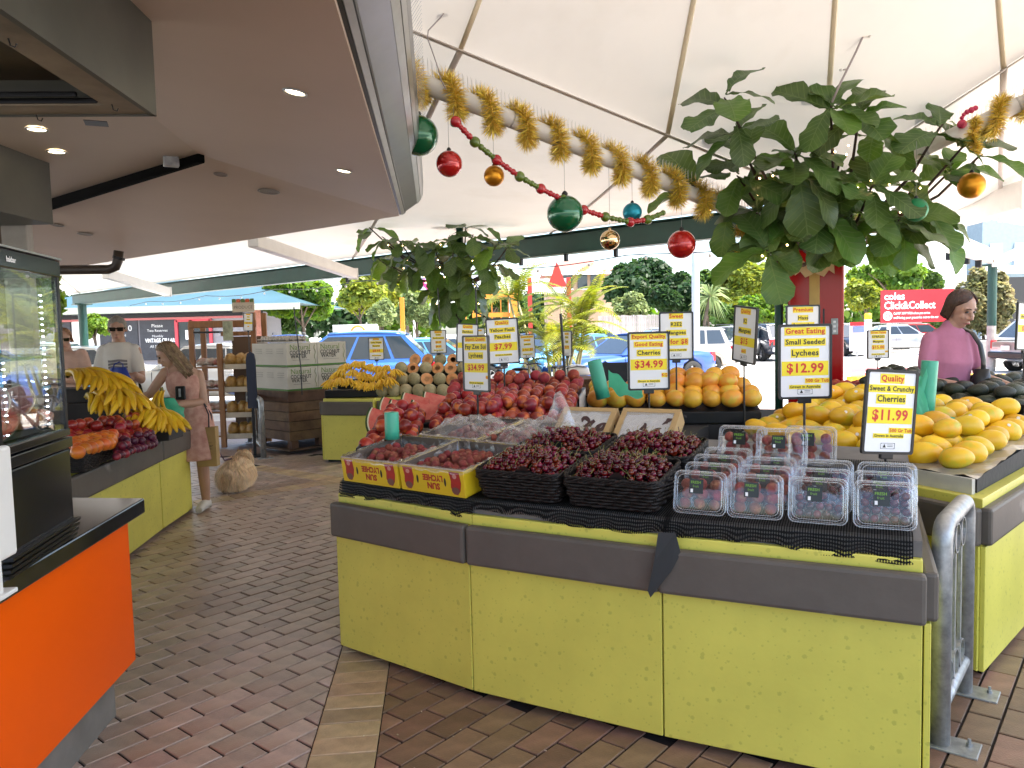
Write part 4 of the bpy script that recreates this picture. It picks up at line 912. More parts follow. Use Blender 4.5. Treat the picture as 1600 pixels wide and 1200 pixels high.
def fig(label, base, fork, clusters, sc, seed, trunk_r, droop=0.2, lights=60):
 rr = random.Random(seed); t = thing('fig_tree', label, 'fig tree', dz(base, 0)); tips = []
 mid = (base + fork) / 2 + Vector((.05, 0, 0))
 MB().tube([dz(base, -.02), mid, fork], [trunk_r, trunk_r * .85, trunk_r * .75], 10).build('trunk', M_BARK, t, smooth=True)
 cr_ = MB(); cr_.tube([fork - Vector((0, 0, .05)), fork + Vector((0, 0, .1))], trunk_r * .7, 8); crown = cr_.build('crown', M_BARK, t, smooth=True)
 for (x, y, Y, n, dr) in clusters:
  if y < 300: Y = min(Y, tri_hit(x, y - 30, FLE if x < 1270 else FRE).y - .30)
  c = D(x, y, Y); v = c - fork; m1 = fork + v * .45 + Vector((rr.uniform(-.08, .08), rr.uniform(-.1, .1), -.12 * v.length * .5)); m2 = fork + v * .75 + Vector((rr.uniform(-.05, .05), 0, -.06 * v.length))
  MB().tube([fork, m1, m2, c, c + v.normalized() * .04], [trunk_r * .45, .016, .012, .009, .005], 6).build('branch', M_BARK, crown, smooth=True)
  ax = ((c - m2).normalized() * .6 + Vector((0, -.40, .55))).normalized(); whorl(crown, c, ax, max(3, n - 1 - (n > 6)), sc, rr, dr); tips.append((m1, m2, c))
 mg = mat('fairy_bulb', (1, .8, .5), .4, emit=(1.0, .62, .28), estr=7.0); mbm = MB().ball((0, 0, 0), .0075, n=6, m=4).mesh('bulb', mg, True)
 sl = thing('fairy_lights', 'warm fairy lights threaded through the ' + label.split(',')[0], 'fairy lights', fork, group='fairy lights in the fig trees')
 allp = []
 for k in range(lights):
  m1, m2, c = tips[rr.randrange(len(tips))]; f = rr.random(); p = (m1 * (1 - f) + c * f) + Vector((rr.uniform(-.09, .09), rr.uniform(-.12, .03), rr.uniform(-.09, .09))); o = link('bulb', mbm, sl); o.location = p; allp.append(p)
 return t
RC = [(1135, 158, 6.3, 7, .1), (1150, 203, 6.3, 6, .1), (1163, 243, 6.3, 5, .15), (1243, 243, 5.85, 10, .0), (1298, 172, 6.6, 9, .05), (1342, 182, 6.6, 7, .15), (1366, 208, 6.6, 5, .3), (1085, 292, 6.25, 4, .0), (1155, 278, 6.2, 5, .4), (1205, 275, 6.1, 5, .5), (1250, 272, 5.8, 5, .7),
      (1362, 292, 5.75, 10, .0), (1430, 292, 6.5, 6, .2), (1468, 200, 6.9, 5, 0), (1502, 232, 6.8, 5, 0), (1480, 272, 6.6, 7, .1), (1528, 246, 6.5, 4, .1), (1445, 330, 6.2, 7, .25), (1402, 345, 6.0, 8, .25), (1330, 338, 6.0, 8, .25), (1280, 338, 6.0, 8, .25), (1228, 332, 6.05, 8, .25), (1185, 335, 6.15, 6, .3), (1140, 335, 6.3, 4, .3),
      (1200, 392, 5.95, 8, .2), (1235, 366, 6.1, 6, .3), (1268, 352, 6.2, 6, .35), (1305, 352, 6.25, 7, .35), (1350, 355, 6.2, 7, .45), (1408, 368, 6.15, 7, .5), (1465, 345, 6.3, 6, .3), (1310, 262, 6.5, 5, .2), (1290, 290, 6.2, 6, .3)]
fig('large fiddle-leaf fig tree spreading round the red column', D(1285, 600, 7.5), D(1282, 400, 7.25), RC, 1.0, 11, .06, .2, 110)
LC = [(580, 358, 11.2, 5, .3), (600, 372, 11.0, 5, .5), (625, 378, 10.9, 6, .5), (652, 384, 10.8, 6, .5), (680, 388, 10.8, 7, .5), (703, 372, 10.9, 6, .3), (728, 352, 11, 7, .1), (738, 370, 10.8, 6, .3), (716, 398, 10.7, 7, .5), (592, 405, 11.2, 5, .5), (612, 416, 11, 6, .6), (640, 420, 10.9, 7, .6), (664, 412, 10.8, 6, .6), (692, 412, 10.7, 7, .6),
      (722, 422, 10.7, 7, .6), (748, 402, 10.7, 6, .3), (772, 388, 10.8, 7, .1), (792, 388, 10.8, 5, .1), (762, 420, 10.7, 6, .5), (778, 415, 10.9, 5, .6), (738, 442, 10.7, 6, .7), (702, 450, 10.7, 6, .7), (684, 440, 10.8, 5, .7), (690, 470, 10.8, 5, .7), (745, 470, 10.7, 4, .8), (758, 495, 10.8, 4, .8), (678, 480, 10.9, 4, .8)]
fig('slim fiddle-leaf fig tree behind the melons', D(714, 640, 11.0), D(712, 450, 11.0), LC, .98, 21, .035, .5, 46)
gp_ = D(722, 500, 11.1); o = thing('tent_post', 'slim dark green post behind the lychee price sign', 'post', dz(gp_, 0)); MB().lathe([(.05, -.009), (.05, 3.1)], 14, Matrix.Translation(dz(gp_, 0))).build('shaft', M_DKGREEN, o, smooth=True); MB().box((gp_.x, gp_.y, .0), (.2, .2, .02)).build('base_plate', M_DKGREEN, o)
# ================================================================== PRODUCE
def fruitmat(name, c1, c2, c3=None, rough=0.38, vs=9.0, ov=0.25, bump=0.0, bs=60, speck=None, coat=0.0):
 m = mat(name, c1, rough, col2=c2, vscale=vs, objvar=ov, island=0.0, bump=bump, bscale=bs, coat=coat)
 N, L = vnode(m); b = N['Principled BSDF']
 # noise is shifted per fruit so that no two carry the same blush
 oi = N.new('ShaderNodeObjectInfo'); tc = [n for n in N if n.type == 'TEX_COORD'][0]
 cx = N.new('ShaderNodeVectorMath'); cx.operation = 'ADD'; mu = N.new('ShaderNodeMath'); mu.operation = 'MULTIPLY'; mu.inputs[1].default_value = 37.0
 L.new(oi.outputs['Random'], mu.inputs[0]); L.new(mu.outputs[0], cx.inputs[1]); L.new(tc.outputs['Object'], cx.inputs[0])
 for n in N:
  if n.type == 'TEX_NOISE': L.new(cx.outputs[0], n.inputs['Vector'])
 if c3:
  lk = b.inputs['Base Color'].links[0].from_socket; nz = N.new('ShaderNodeTexNoise'); nz.inputs['Scale'].default_value = vs * 1.7; nz.inputs['Detail'].default_value = 3; 
  c2x = N.new('ShaderNodeVectorMath'); c2x.operation = 'ADD'; c2x.inputs[1].default_value = (5.2, 1.3, 7.7); L.new(cx.outputs[0], c2x.inputs[0]); L.new(c2x.outputs[0], nz.inputs['Vector'])
  mr = N.new('ShaderNodeMapRange'); mr.inputs['From Min'].default_value = .54; mr.inputs['From Max'].default_value = .66; L.new(nz.outputs['Fac'], mr.inputs[0])
  mx = N.new('ShaderNodeMix'); mx.data_type = 'RGBA'; L.new(mr.outputs[0], mx.inputs[0]); L.new(lk, mx.inputs[6]); mx.inputs[7].default_value = (*c3, 1); L.new(mx.outputs[2], b.inputs['Base Color'])
 return m
M_NECT = fruitmat('nectarine_skin', (0.42, 0.035, 0.02), (0.20, 0.012, 0.018), (0.62, 0.16, 0.03), .34, 11)
M_PEACH = fruitmat('peach_skin', (0.45, 0.06, 0.035), (0.25, 0.025, 0.03), (0.66, 0.22, 0.07), .6, 11)
M_OMANGO = fruitmat('orange_mango_skin', (0.80, 0.42, 0.03), (0.72, 0.25, 0.035), (0.68, 0.46, 0.05), .42, 7, .16)
M_YMANGO = fruitmat('yellow_mango_skin', (0.80, 0.52, 0.012), (0.78, 0.41, 0.010), (0.52, 0.45, 0.02), .40, 6, .2)
M_AVO = fruitmat('avocado_skin', (0.030, 0.042, 0.018), (0.014, 0.018, 0.012), None, .42, 14, .3, .5, 220)
M_CHERRY = fruitmat('cherry_skin', (0.13, 0.004, 0.007), (0.035, 0.002, 0.004), None, .14, 30, .45, 0, 60)
M_LYCHEE = fruitmat('lychee_skin', (0.38, 0.055, 0.045), (0.24, 0.05, 0.03), (0.42, 0.17, 0.08), .6, 22, .2, .9, 420)
M_APPLE = fruitmat('apple_skin', (0.33, 0.012, 0.012), (0.20, 0.008, 0.010), (0.52, 0.12, 0.03), .28, 9, .25)
M_PLUM = fruitmat('plum_skin', (0.13, 0.012, 0.03), (0.05, 0.008, 0.03), (0.28, 0.02, 0.03), .35, 9, .3)
M_MELON = fruitmat('rockmelon_rind', (0.44, 0.36, 0.20), (0.34, 0.31, 0.16), None, .8, 16, .15, .9, 90)
M_MFLESH = mat('rockmelon_flesh', (0.80, 0.36, 0.14), .35, var=.15, vscale=20); M_MSEED = mat('melon_seed_pulp', (0.70, 0.42, 0.22), .4, var=.3, vscale=40, bump=.5, bscale=90)
M_WFLESH = mat('watermelon_flesh', (0.66, 0.10, 0.08), .35, col2=(0.74, 0.22, 0.16), vscale=18); M_WRIND = mat('watermelon_rind', (0.02, 0.045, 0.015), .35, col2=(0.06, 0.12, 0.03), vscale=9); M_WPALE = mat('watermelon_pale', (0.72, 0.70, 0.50), .4)
M_BAN = fruitmat('banana_skin', (0.75, 0.46, 0.018), (0.68, 0.38, 0.012), None, .45, 6, .14); M_BANTIP = mat('banana_stem', (0.10, 0.07, 0.03), .7, col2=(0.30, 0.25, 0.05), vscale=30)
M_STALK = mat('stalk', (0.16, 0.13, 0.04), .6); M_STICK = mat('fruit_sticker', (0.75, 0.72, 0.66), .4)
def stone(r, m, name, seed=0):
 def f(d):
  top = math.exp(-((1 - d.z) / .10)) * .16; crease = .035 * math.exp(-(d.y / .10) ** 2) * (1 if d.x > 0 else 0) * max(0, 1 - abs(d.z) ** 4); return 1 - top - crease + .02 * mnoise.noise(d * 2 + Vector((seed * 3.1, 0, 0)))
 return MB().ball((0, 0, 0), r, (1, 1, .95), 16, 12, fn=f).mesh(name, m, True)
def ovoid(r, sc, m, name, bend=0.0, egg=0.0, seed=0):
 mb = MB(); mb.ball((0, 0, 0), r, sc, 16, 12, fn=lambda d: 1 + .025 * mnoise.noise(d * 1.7 + Vector((seed * 2.3, 1, 0))))
 v2 = []
 for x, y, z in mb.v:
  u = x / (r * sc[0]); k = 1 - egg * u; v2.append((x, y * k, z * k + bend * r * u * u * (1 if u > 0 else .4)))
 mb.v = v2; return mb.mesh(name, m, True)
NECT = [stone(.040 * k, M_NECT, 'nectarine', i) for i, k in enumerate((1, .94, 1.06))]; PEACH = [stone(.043 * k, M_PEACH, 'peach', i) for i, k in enumerate((1, .95, 1.05))]
YM = [ovoid(.058 * k, (1.42, .98, .92), M_YMANGO, 'mango', -.12, .14, i) for i, k in enumerate((1, .94, 1.06))]; OM = [ovoid(.060 * k, (1.18, 1.0, .95), M_OMANGO, 'mango', -.08, .08, i) for i, k in enumerate((1, .95, 1.04))]
AV = [ovoid(.044 * k, (1.5, 1, .95), M_AVO, 'avocado', 0, .22, i) for i, k in enumerate((1, .94, 1.05))]; AP = [stone(.040 * k, M_APPLE, 'apple', i) for i, k in enumerate((1, .93))]; PL = [stone(.028 * k, M_PLUM, 'plum', i) for i, k in enumerate((1, .93))]
OR = [stone(.042, fruitmat('yellow_nectarine_skin', (0.70, 0.22, 0.02), (0.60, 0.10, 0.02), None, .35, 9, .2), 'nectarine', 3)]
def lyc(seed): return MB().ball((0, 0, 0), .0215, (1, 1, 1.06), 12, 9, fn=lambda d: 1 + .05 * mnoise.noise(d * 7 + Vector((seed, 0, 0)))).mesh('lychee', M_LYCHEE, True)
LY = [lyc(k) for k in range(3)]
def chy(): return MB().ball((0, 0, 0), .0128, (1, .95, .95), 10, 8, fn=lambda d: 1 - .22 * math.exp(-((1 - d.z) / .12))).mesh('cherry', M_CHERRY, True)
CH = [chy()]
def rrot(rr, full=True): return (rr.uniform(-PI, PI), rr.uniform(-.9, .9), rr.uniform(-PI, PI)) if full else (rr.uniform(-.3, .3), rr.uniform(-.3, .3), rr.uniform(-PI, PI))
def bil(q, u, v): return (q[0] * (1 - u) + q[1] * u) * (1 - v) + (q[3] * (1 - u) + q[2] * u) * v
def ordn(k): return ('first', 'second', 'third', 'fourth', 'fifth', 'sixth', 'seventh', 'eighth', 'ninth', 'tenth', 'eleventh', 'twelfth', 'thirteenth', 'fourteenth')[k]
def heap(meshes, name, label, cat, group, q, nu, nv, r, layers=1, seed=1, rot='full', axis=None, mound=0.0, keep=1.0, jit=.22, sticker=False, out=None):
 rr = random.Random(seed); made = []
 for ly in range(layers):
  for j in range(nv - ly):
   for i in range(nu - ly):
    if ly and rr.random() > keep: continue
    off = .5 * (j % 2) * (1 if ly == 0 else 1) * .6
    u = (i + .5 + .5 * ly + off * .5 + rr.uniform(-jit, jit) * .5) / nu; v = (j + .5 + .5 * ly + rr.uniform(-jit, jit) * .5) / nv
    u, v = min(.99, u), min(.99, v); p = bil(q, u, v) + Vector((0, 0, r * (.9 + 1.45 * ly) + mound * math.sin(PI * u) * math.sin(PI * min(1, v + .2)) + rr.uniform(-.004, .004)))
    if out is not None: out.append((p, rr.random())); continue
    o = link(name, meshes[rr.randrange(len(meshes))]); o.location = p
    if rot == 'full': o.rotation_euler = rrot(rr)
    elif rot == 'flat': o.rotation_euler = (rr.uniform(-.5, .5), rr.uniform(-.25, .25), axis + rr.uniform(-.35, .35) + (PI if rr.random() < .4 else 0))
    tag(o, '%s, %s from left in %s row from front%s' % (label, ordn(i), ordn(j), ', upper layer' if ly else ''), cat, group); made.append(o)
    if sticker and rr.random() < .35:
     dd = (CAM - p).normalized() + Vector((rr.uniform(-.5, .5), 0, rr.uniform(0, .8))); dd.normalize(); s_ = link('sticker', STK, o)
     s_.matrix_basis = wm(o).inverted() @ Matrix.Translation(p + dd * r * 1.02 + Vector((0, 0, -r * .0))) @ dd.to_track_quat('Z', 'Y').to_matrix().to_4x4(); s_.matrix_parent_inverse = Matrix()
 return made
STK = MB().lathe([(.009, 0), (.009, .0015)], 10).mesh('sticker', M_STICK)
# ---- trays
def tray(name, q, h, m, label, cat='tray', th=.008, wallh=.05):
 c = sum(q, Vector()) / 4; t = thing(name, label, cat, c); n = (q[1] - q[0]).cross(q[3] - q[0]).normalized()
 MB().slab([p - n * h for p in q], h * .5).build('base', m, t)
 for i in range(4):
  a, b_ = q[i] - n * h, q[(i + 1) % 4] - n * h; ins = (c - (a + b_) / 2).normalized() * th
  MB().add([a, b_, b_ + ins, a + ins, a + n * (h + wallh), b_ + n * (h + wallh), b_ + ins + n * (h + wallh), a + ins + n * (h + wallh)], [(3, 2, 1, 0), (4, 5, 6, 7), (0, 1, 5, 4), (1, 2, 6, 5), (2, 3, 7, 6), (3, 0, 4, 7)]).build('wall', m, t)
 return t
def stack_under(q, label, zb=.905):               # a black crate carrying a tray: real support down to the table
 c = sum(q, Vector()) / 4; t = thing('produce_crate', label, 'crate', dz(c, zb)); lo = [dz(p, zb) for p in q]; hi = [p - Vector((0, 0, .012)) for p in q]
 MB().add(lo + hi, [(3, 2, 1, 0), (4, 5, 6, 7), (0, 1, 5, 4), (1, 2, 6, 5), (2, 3, 7, 6), (3, 0, 4, 7)]).build('body', M_BLACK, t, bevel=.006)
 for f in (.3, .55):
  p = lo[0] * (1 - f) + lo[1] * f; p = (p + hi[0] * (1 - f) + hi[1] * f) / 2; nrm = Vector((0, -1, 0)); MB().lathe([(.022, 0), (.014, .006)], 14, Matrix.Translation(p + nrm * .004) @ nrm.to_track_quat('Z', 'Y').to_matrix().to_4x4()).build('hand_hole', M_DARKM, t)
 return t
# nectarines, left tray
N1 = [G(556, 716, .93), G(652, 694, .94), G(662, 656, 1.00), G(606, 652, 1.01)]
tray('produce_tray', N1, .012, M_BLACK, 'black tray of nectarines at the left end of the front stall'); heap(NECT, 'nectarine', 'nectarine in the left tray', 'nectarine', 'nectarines in the left tray', N1, 4, 8, .040, 2, 5, keep=.55)
N2 = [G(668, 680, .965), G(888, 668, 1.0), G(902, 622, 1.07), G(690, 640, 1.03)]
stack_under(N2, 'black crate under the main heap of nectarines', .84); heap(NECT, 'nectarine', 'nectarine in the main heap', 'nectarine', 'nectarines in the main heap', N2, 11, 9, .040, 2, 6, keep=.6, mound=.03)
N3 = [G(700, 622, 1.07), G(905, 618, 1.07), G(915, 602, 1.10), G(700, 606, 1.10)]
stack_under(N3, 'black crate under the back row of peaches', .905); heap(PEACH, 'peach', 'peach in the back crate', 'peach', 'peaches in the back row', N3, 11, 3, .043, 2, 8, keep=.7)
bk = D(893, 596, 6.3); t = thing('produce_basket', 'wicker basket of peaches beside the leaning green bag roll', 'basket', bk); MB().lathe([(.20, -.10), (.25, .0), (.27, .03)], 20, Matrix.Translation(bk)).build('weave', mat('brown_wicker', (0.16, 0.07, 0.03), .7, var=.4, vscale=40, bump=.6, bscale=70), t); MB().box(bk - Vector((0, 0, .28)), (.5, .35, .35)).build('stand', M_BLACK, t)
# orange mangoes
O1 = [D(922, 641, 4.98), D(1190, 640, 4.86), D(1190, 640, 4.86) + Vector((.06, .42, .09)), D(922, 641, 4.98) + Vector((.03, .42, .09))]
stack_under(O1, 'black crate under the orange mangoes', .905); heap(OM, 'mango', 'orange mango in the crate', 'mango', 'orange mangoes in the black crate', O1, 9, 3, .058, 1, 3, 'flat', .2); heap(OM, 'mango', 'orange mango stacked on top', 'mango', 'orange mangoes upper row', [O1[0] + Vector((0.30, .16, .09)), O1[1] + Vector((-.1, .16, .10)), O1[2] + Vector((-.1, 0, .08)), O1[3] + Vector((.3, 0, .08))], 6, 2, .058, 1, 4, 'flat', .2)
# yellow mangoes
YQ = [rq(1.55, .16, .842), rq(.10, .13, .842), rq(.10, 1.40, .905), rq(1.55, 1.05, .935)]
foil = MB(); nfo = 26; rr = random.Random(4); vs_ = []
for j in range(nfo + 1):
 for i in range(nfo + 1): p = bil([rq(1.62, .085, .842), rq(.04, .085, .842), rq(.03, 1.5, .915), rq(1.62, 1.1, .945)], i / nfo, j / nfo); vs_.append(p + Vector((rr.uniform(-.006, .006), rr.uniform(-.006, .006), rr.uniform(-.004, .010))))
foil.add(vs_, [(j * (nfo + 1) + i, j * (nfo + 1) + i + 1, (j + 1) * (nfo + 1) + i + 1, (j + 1) * (nfo + 1) + i) for j in range(nfo) for i in range(nfo)])
tag(foil.build('liner_sheet', mat('silver_liner', (0.45, 0.44, 0.42), .3, .6)), 'crumpled silvery liner sheet under the yellow mangoes', 'liner')
AX = math.atan2(e_r.y, e_r.x)
heap(YM, 'mango', 'yellow mango, bottom layer', 'mango', 'yellow mangoes bottom layer', YQ, 9, 8, .056, 1, 12, 'flat', AX - .9, sticker=True)
heap(YM, 'mango', 'yellow mango, second layer', 'mango', 'yellow mangoes upper layer', [rq(1.40, .42, .935), rq(.22, .40, .93), rq(.2, 1.38, .985), rq(1.40, 1.08, 1.01)], 7, 6, .056, 1, 13, 'flat', AX - .7, sticker=True, keep=.9)
heap(YM, 'mango', 'yellow mango, topmost rows', 'mango', 'yellow mangoes top row', [rq(1.32, .80, 1.02), rq(.66, .85, 1.02), rq(.66, 1.15, 1.05), rq(1.32, 1.05, 1.05)], 4, 2, .056, 1, 14, 'flat', AX - .7, sticker=True)
# avocados
AQ = [rq(1.40, 1.36, .97), rq(.22, 1.62, .925), rq(.15, 2.55, .97), rq(1.45, 2.1, 1.03)]
AQ2 = [p + Vector((0, 0, .045)) for p in AQ]
tray('produce_tray', AQ2, .045, M_BLACK, 'black tray of avocados on the right stall'); heap(AV, 'avocado', 'avocado in the large tray', 'avocado', 'avocados in the large tray', AQ2, 8, 10, .043, 2, 21, 'flat', AX - 1.0, keep=.8)
heap(AV, 'avocado', 'avocado along the right edge', 'avocado', 'avocados along the right edge', [rq(.10, 1.50, .925), rq(.03, 1.52, .925), rq(.03, 2.6, .96), rq(.12, 2.6, .96)], 2, 10, .043, 1, 22, 'flat', AX)
for k, (x, y, sx) in enumerate(((1360, 600, .5), (1500, 596, .6), (1408, 590, .4))):
 c = D(x, y + 8, 5.6 + .1 * k); t = thing('open_carton', ('carton of pink fruit behind the avocados beside the red column', 'open brown carton held above the avocado tray', 'carton of pink fruit behind the green bag roll')[k], 'carton', c, group='cartons behind the avocados'); MB().box(c - Vector((0, 0, .04)), (sx, .3, .08), -.1).build('carton', mat('brown_carton', (0.16, 0.10, 0.06), .7), t, bevel=.004)
 MB().box(c - Vector((0, 0, .29)), (sx * .9, .28, .42), -.1).build('stand', M_BLACK, t)
 heap(PEACH, 'peach', 'pink peach in the %s carton' % ('left', 'right', 'middle')[k], 'peach', 'peaches behind the avocados', [c + Vector((-sx / 2, -.14, 0)), c + Vector((sx / 2, -.14, 0)), c + Vector((sx / 2, .14, 0)), c + Vector((-sx / 2, .14, 0))], 6, 3, .03, 1, 30 + k)
# ---- wicker baskets with cherries
M_WICK = mat('black_wicker', (0.011, 0.008, 0.007), .5, spec=.3, var=.5, vscale=30, bump=.3, bscale=120)
def rrect(w, d, r, n=5):
 out = []
 for cx_, cy_, a0 in ((w / 2 - r, d / 2 - r, 0), (-w / 2 + r, d / 2 - r, 90), (-w / 2 + r, -d / 2 + r, 180), (w / 2 - r, -d / 2 + r, 270)):
  for k in range(n + 1): a = rad(a0 + 90 * k / n); out.append((cx_ + r * math.cos(a), cy_ + r * math.sin(a)))
 return out
def resample(poly, step):
 out = []; n = len(poly)
 for i in range(n):
  a, b_ = Vector(poly[i]), Vector(poly[(i + 1) % n]); k = max(1, int((b_ - a).length / step))
  for j in range(k): out.append(a + (b_ - a) * j / k)
 return out
def basket(w, d, h, label, M):
 t = thing('wicker_basket', label, 'basket', M.translation, group='black wicker baskets'); t.matrix_basis = M
 rows = 8; wv = MB()
 for k in range(rows):
  f = k / (rows - 1); s_ = .90 + .10 * f; base = resample(rrect(w * s_, d * s_, .03), .011); pts = []
  nst = len(base)
  for i, p in enumerate(base):
   o_ = .0045 * math.sin(i * PI / 3.0 + PI * (k % 2)); nrm = Vector((p.x / w, p.y / d)); nrm = nrm.normalized() if nrm.length else Vector((1, 0)); pts.append((p.x + nrm.x * o_, p.y + nrm.y * o_, .008 + f * (h - .02)))
  wv.tube(pts, .0068, 5, closed=True, flat=1.1)
 wv.build('weave', M_WICK, t, local=True, smooth=True)
 st = MB()
 for p in resample(rrect(w * .95, d * .95, .03), .033): st.tube([(p.x * .95, p.y * .95, .004), (p.x * 1.05, p.y * 1.05, h - .005)], .004, 5)
 st.build('stakes', M_WICK, t, local=True)
 rim = MB()
 for ph in (0, PI * 2 / 3, PI * 4 / 3):
  base = resample(rrect(w, d, .035), .010); rim.tube([(p.x * (1 + .010 * math.cos(i * .55 + ph)), p.y * (1 + .012 * math.cos(i * .55 + ph)), h + .007 * math.sin(i * .55 + ph)) for i, p in enumerate(base)], .0062, 5, closed=True)
 rim.build('rim', M_WICK, t, local=True, smooth=True)
 MB().box((0, 0, .006), (w * .86, d * .86, .008)).build('floor', M_WICK, t, local=True)
 ln = MB(); base = resample(rrect(w * .93, d * .93, .03), .02); n = len(base); rr = random.Random(int(w * 1e4) + int(M.translation.x * 100)); vs2 = []
 for i, p in enumerate(base): vs2.append((p.x * .97, p.y * .97, h * .35))
 for i, p in enumerate(base): 
  up_ = .018 * mnoise.noise(Vector((p.x * 14, p.y * 14, M.translation.x * 9))) + (.045 * math.exp(-((p.x - .03) / .035) ** 2) if p.y < -d * .4 else 0)
  vs2.append((p.x * .985, p.y * .985 , h - .004 + max(-.015, up_)))
 ln.add(vs2, [(i, (i + 1) % n, n + (i + 1) % n, n + i) for i in range(n)]); ln.build('liner', mat('black_liner', (0.008, 0.008, 0.008), .35), t, local=True, smooth=True)
 return t
x2 = (S3 - S2).normalized(); x2 = Vector((x2.x, x2.y, 0)).normalized(); rz2 = math.atan2(x2.y, x2.x); tilt = math.atan(DS)
def deckM(p0, rz, t_, n_, dzv=0.0, lean=0.0): return Matrix.Translation(dz(p0, 0)) @ Matrix.Rotation(rz, 4, 'Z') @ Matrix.Translation((t_, n_, deckz(n_) + dzv)) @ Matrix.Rotation(tilt + lean, 4, 'X')
BWD, BD, BH = .385, .30, .115; CHP = []
spots = [(.205, .195, 'front left wicker basket, heaped with cherries and a black liner flap'), (.605, .195, 'front right wicker basket of cherries beside the punnets'), (.215, .515, 'rear left wicker basket of cherries under the plastic bag'), (.63, .515, 'rear right wicker basket of cherries below the kraft boxes')]
for k, (t_, n_, lab) in enumerate(spots):
 M = deckM(S2, rz2, t_, n_, .002); basket(BWD, BD, BH, lab, M); rr = random.Random(50 + k); nu, nv = 15, 12
 for ly in range(2):
  for j in range(nv):
   for i in range(nu):
    if ly and rr.random() < .45: continue
    u = (i + .5 + rr.uniform(-.4, .4)) / nu - .5; v = (j + .5 + rr.uniform(-.4, .4)) / nv - .5
    zz = BH - .022 + .052 * (1 - (2 * u) ** 4) * (1 - (2 * v) ** 4) + .019 * ly + rr.uniform(-.004, .006) + .012 * mnoise.noise(Vector((u * 6, v * 6, k * 3)))
    CHP.append((M @ Vector((u * BWD * .90, v * BD * .88, zz)), k, rr.random()))
CHP.sort(key=lambda c: (c[0] - CAM).length)
M_STEMC = mat('cherry_stem', (0.22, 0.20, 0.05), .6, objvar=.3)
STEMS = []
for k in range(4): a = .6 * k; STEMS.append(MB().tube([(0, 0, .009), (.004 * math.cos(a), .004 * math.sin(a), .022), (.014 * math.cos(a), .014 * math.sin(a), .036 + .004 * k)], .0009, 4).mesh('stem', M_STEMC))
cn = ['front left', 'front right', 'rear left', 'rear right']; stuffc = {}; stuffs = {}
vis = [c for c in CHP]; chosen = set(range(0, len(vis)))
pick = sorted(range(len(vis)), key=lambda i: (vis[i][0] - CAM).length - 1.5 * vis[i][0].z)[:215]; pick = set(pick); rr = random.Random(3)
for i, (p, k, h_) in enumerate(vis):
 e = Euler((rr.uniform(-.9, .9), rr.uniform(-.9, .9), rr.uniform(0, 6.28)))
 if i in pick:
  o = link('cherry', CH[0]); o.location = p; o.rotation_euler = e; tag(o, 'dark red cherry in the %s wicker basket' % cn[k], 'cherry', 'cherries in the %s basket' % cn[k])
  if h_ < .45: link('stem', STEMS[rr.randrange(4)], o, local=True)
 else:
  mb = stuffc.setdefault(k, MB()); mb.ball((0, 0, 0), .0128, (1, .95, .95), 9, 7, M=Matrix.Translation(p) @ e.to_matrix().to_4x4())
  if h_ < .4: s_ = stuffs.setdefault(k, MB()); a = h_ * 14; d_ = Vector((.5 * math.cos(a), .5 * math.sin(a), .85)); s_.tube([p + d_ * .008, p + d_ * .024, p + d_ * .034 + Vector((.006, 0, 0))], .0009, 4)
M_CHERRYI = mat('cherry_skin_mass', (0.12, 0.004, 0.007), .14, island=.5)
for k, mb in stuffc.items(): o = mb.build('cherries', M_CHERRYI, smooth=True); o['kind'] = 'stuff'; o['label'] = 'mass of cherries filling the %s wicker basket' % cn[k]; o['category'] = 'cherries'
for k, mb in stuffs.items(): o = mb.build('cherry_stems', M_STEMC); o['kind'] = 'stuff'; o['label'] = 'thin stems among the cherries of the %s basket' % cn[k]; o['category'] = 'stems'
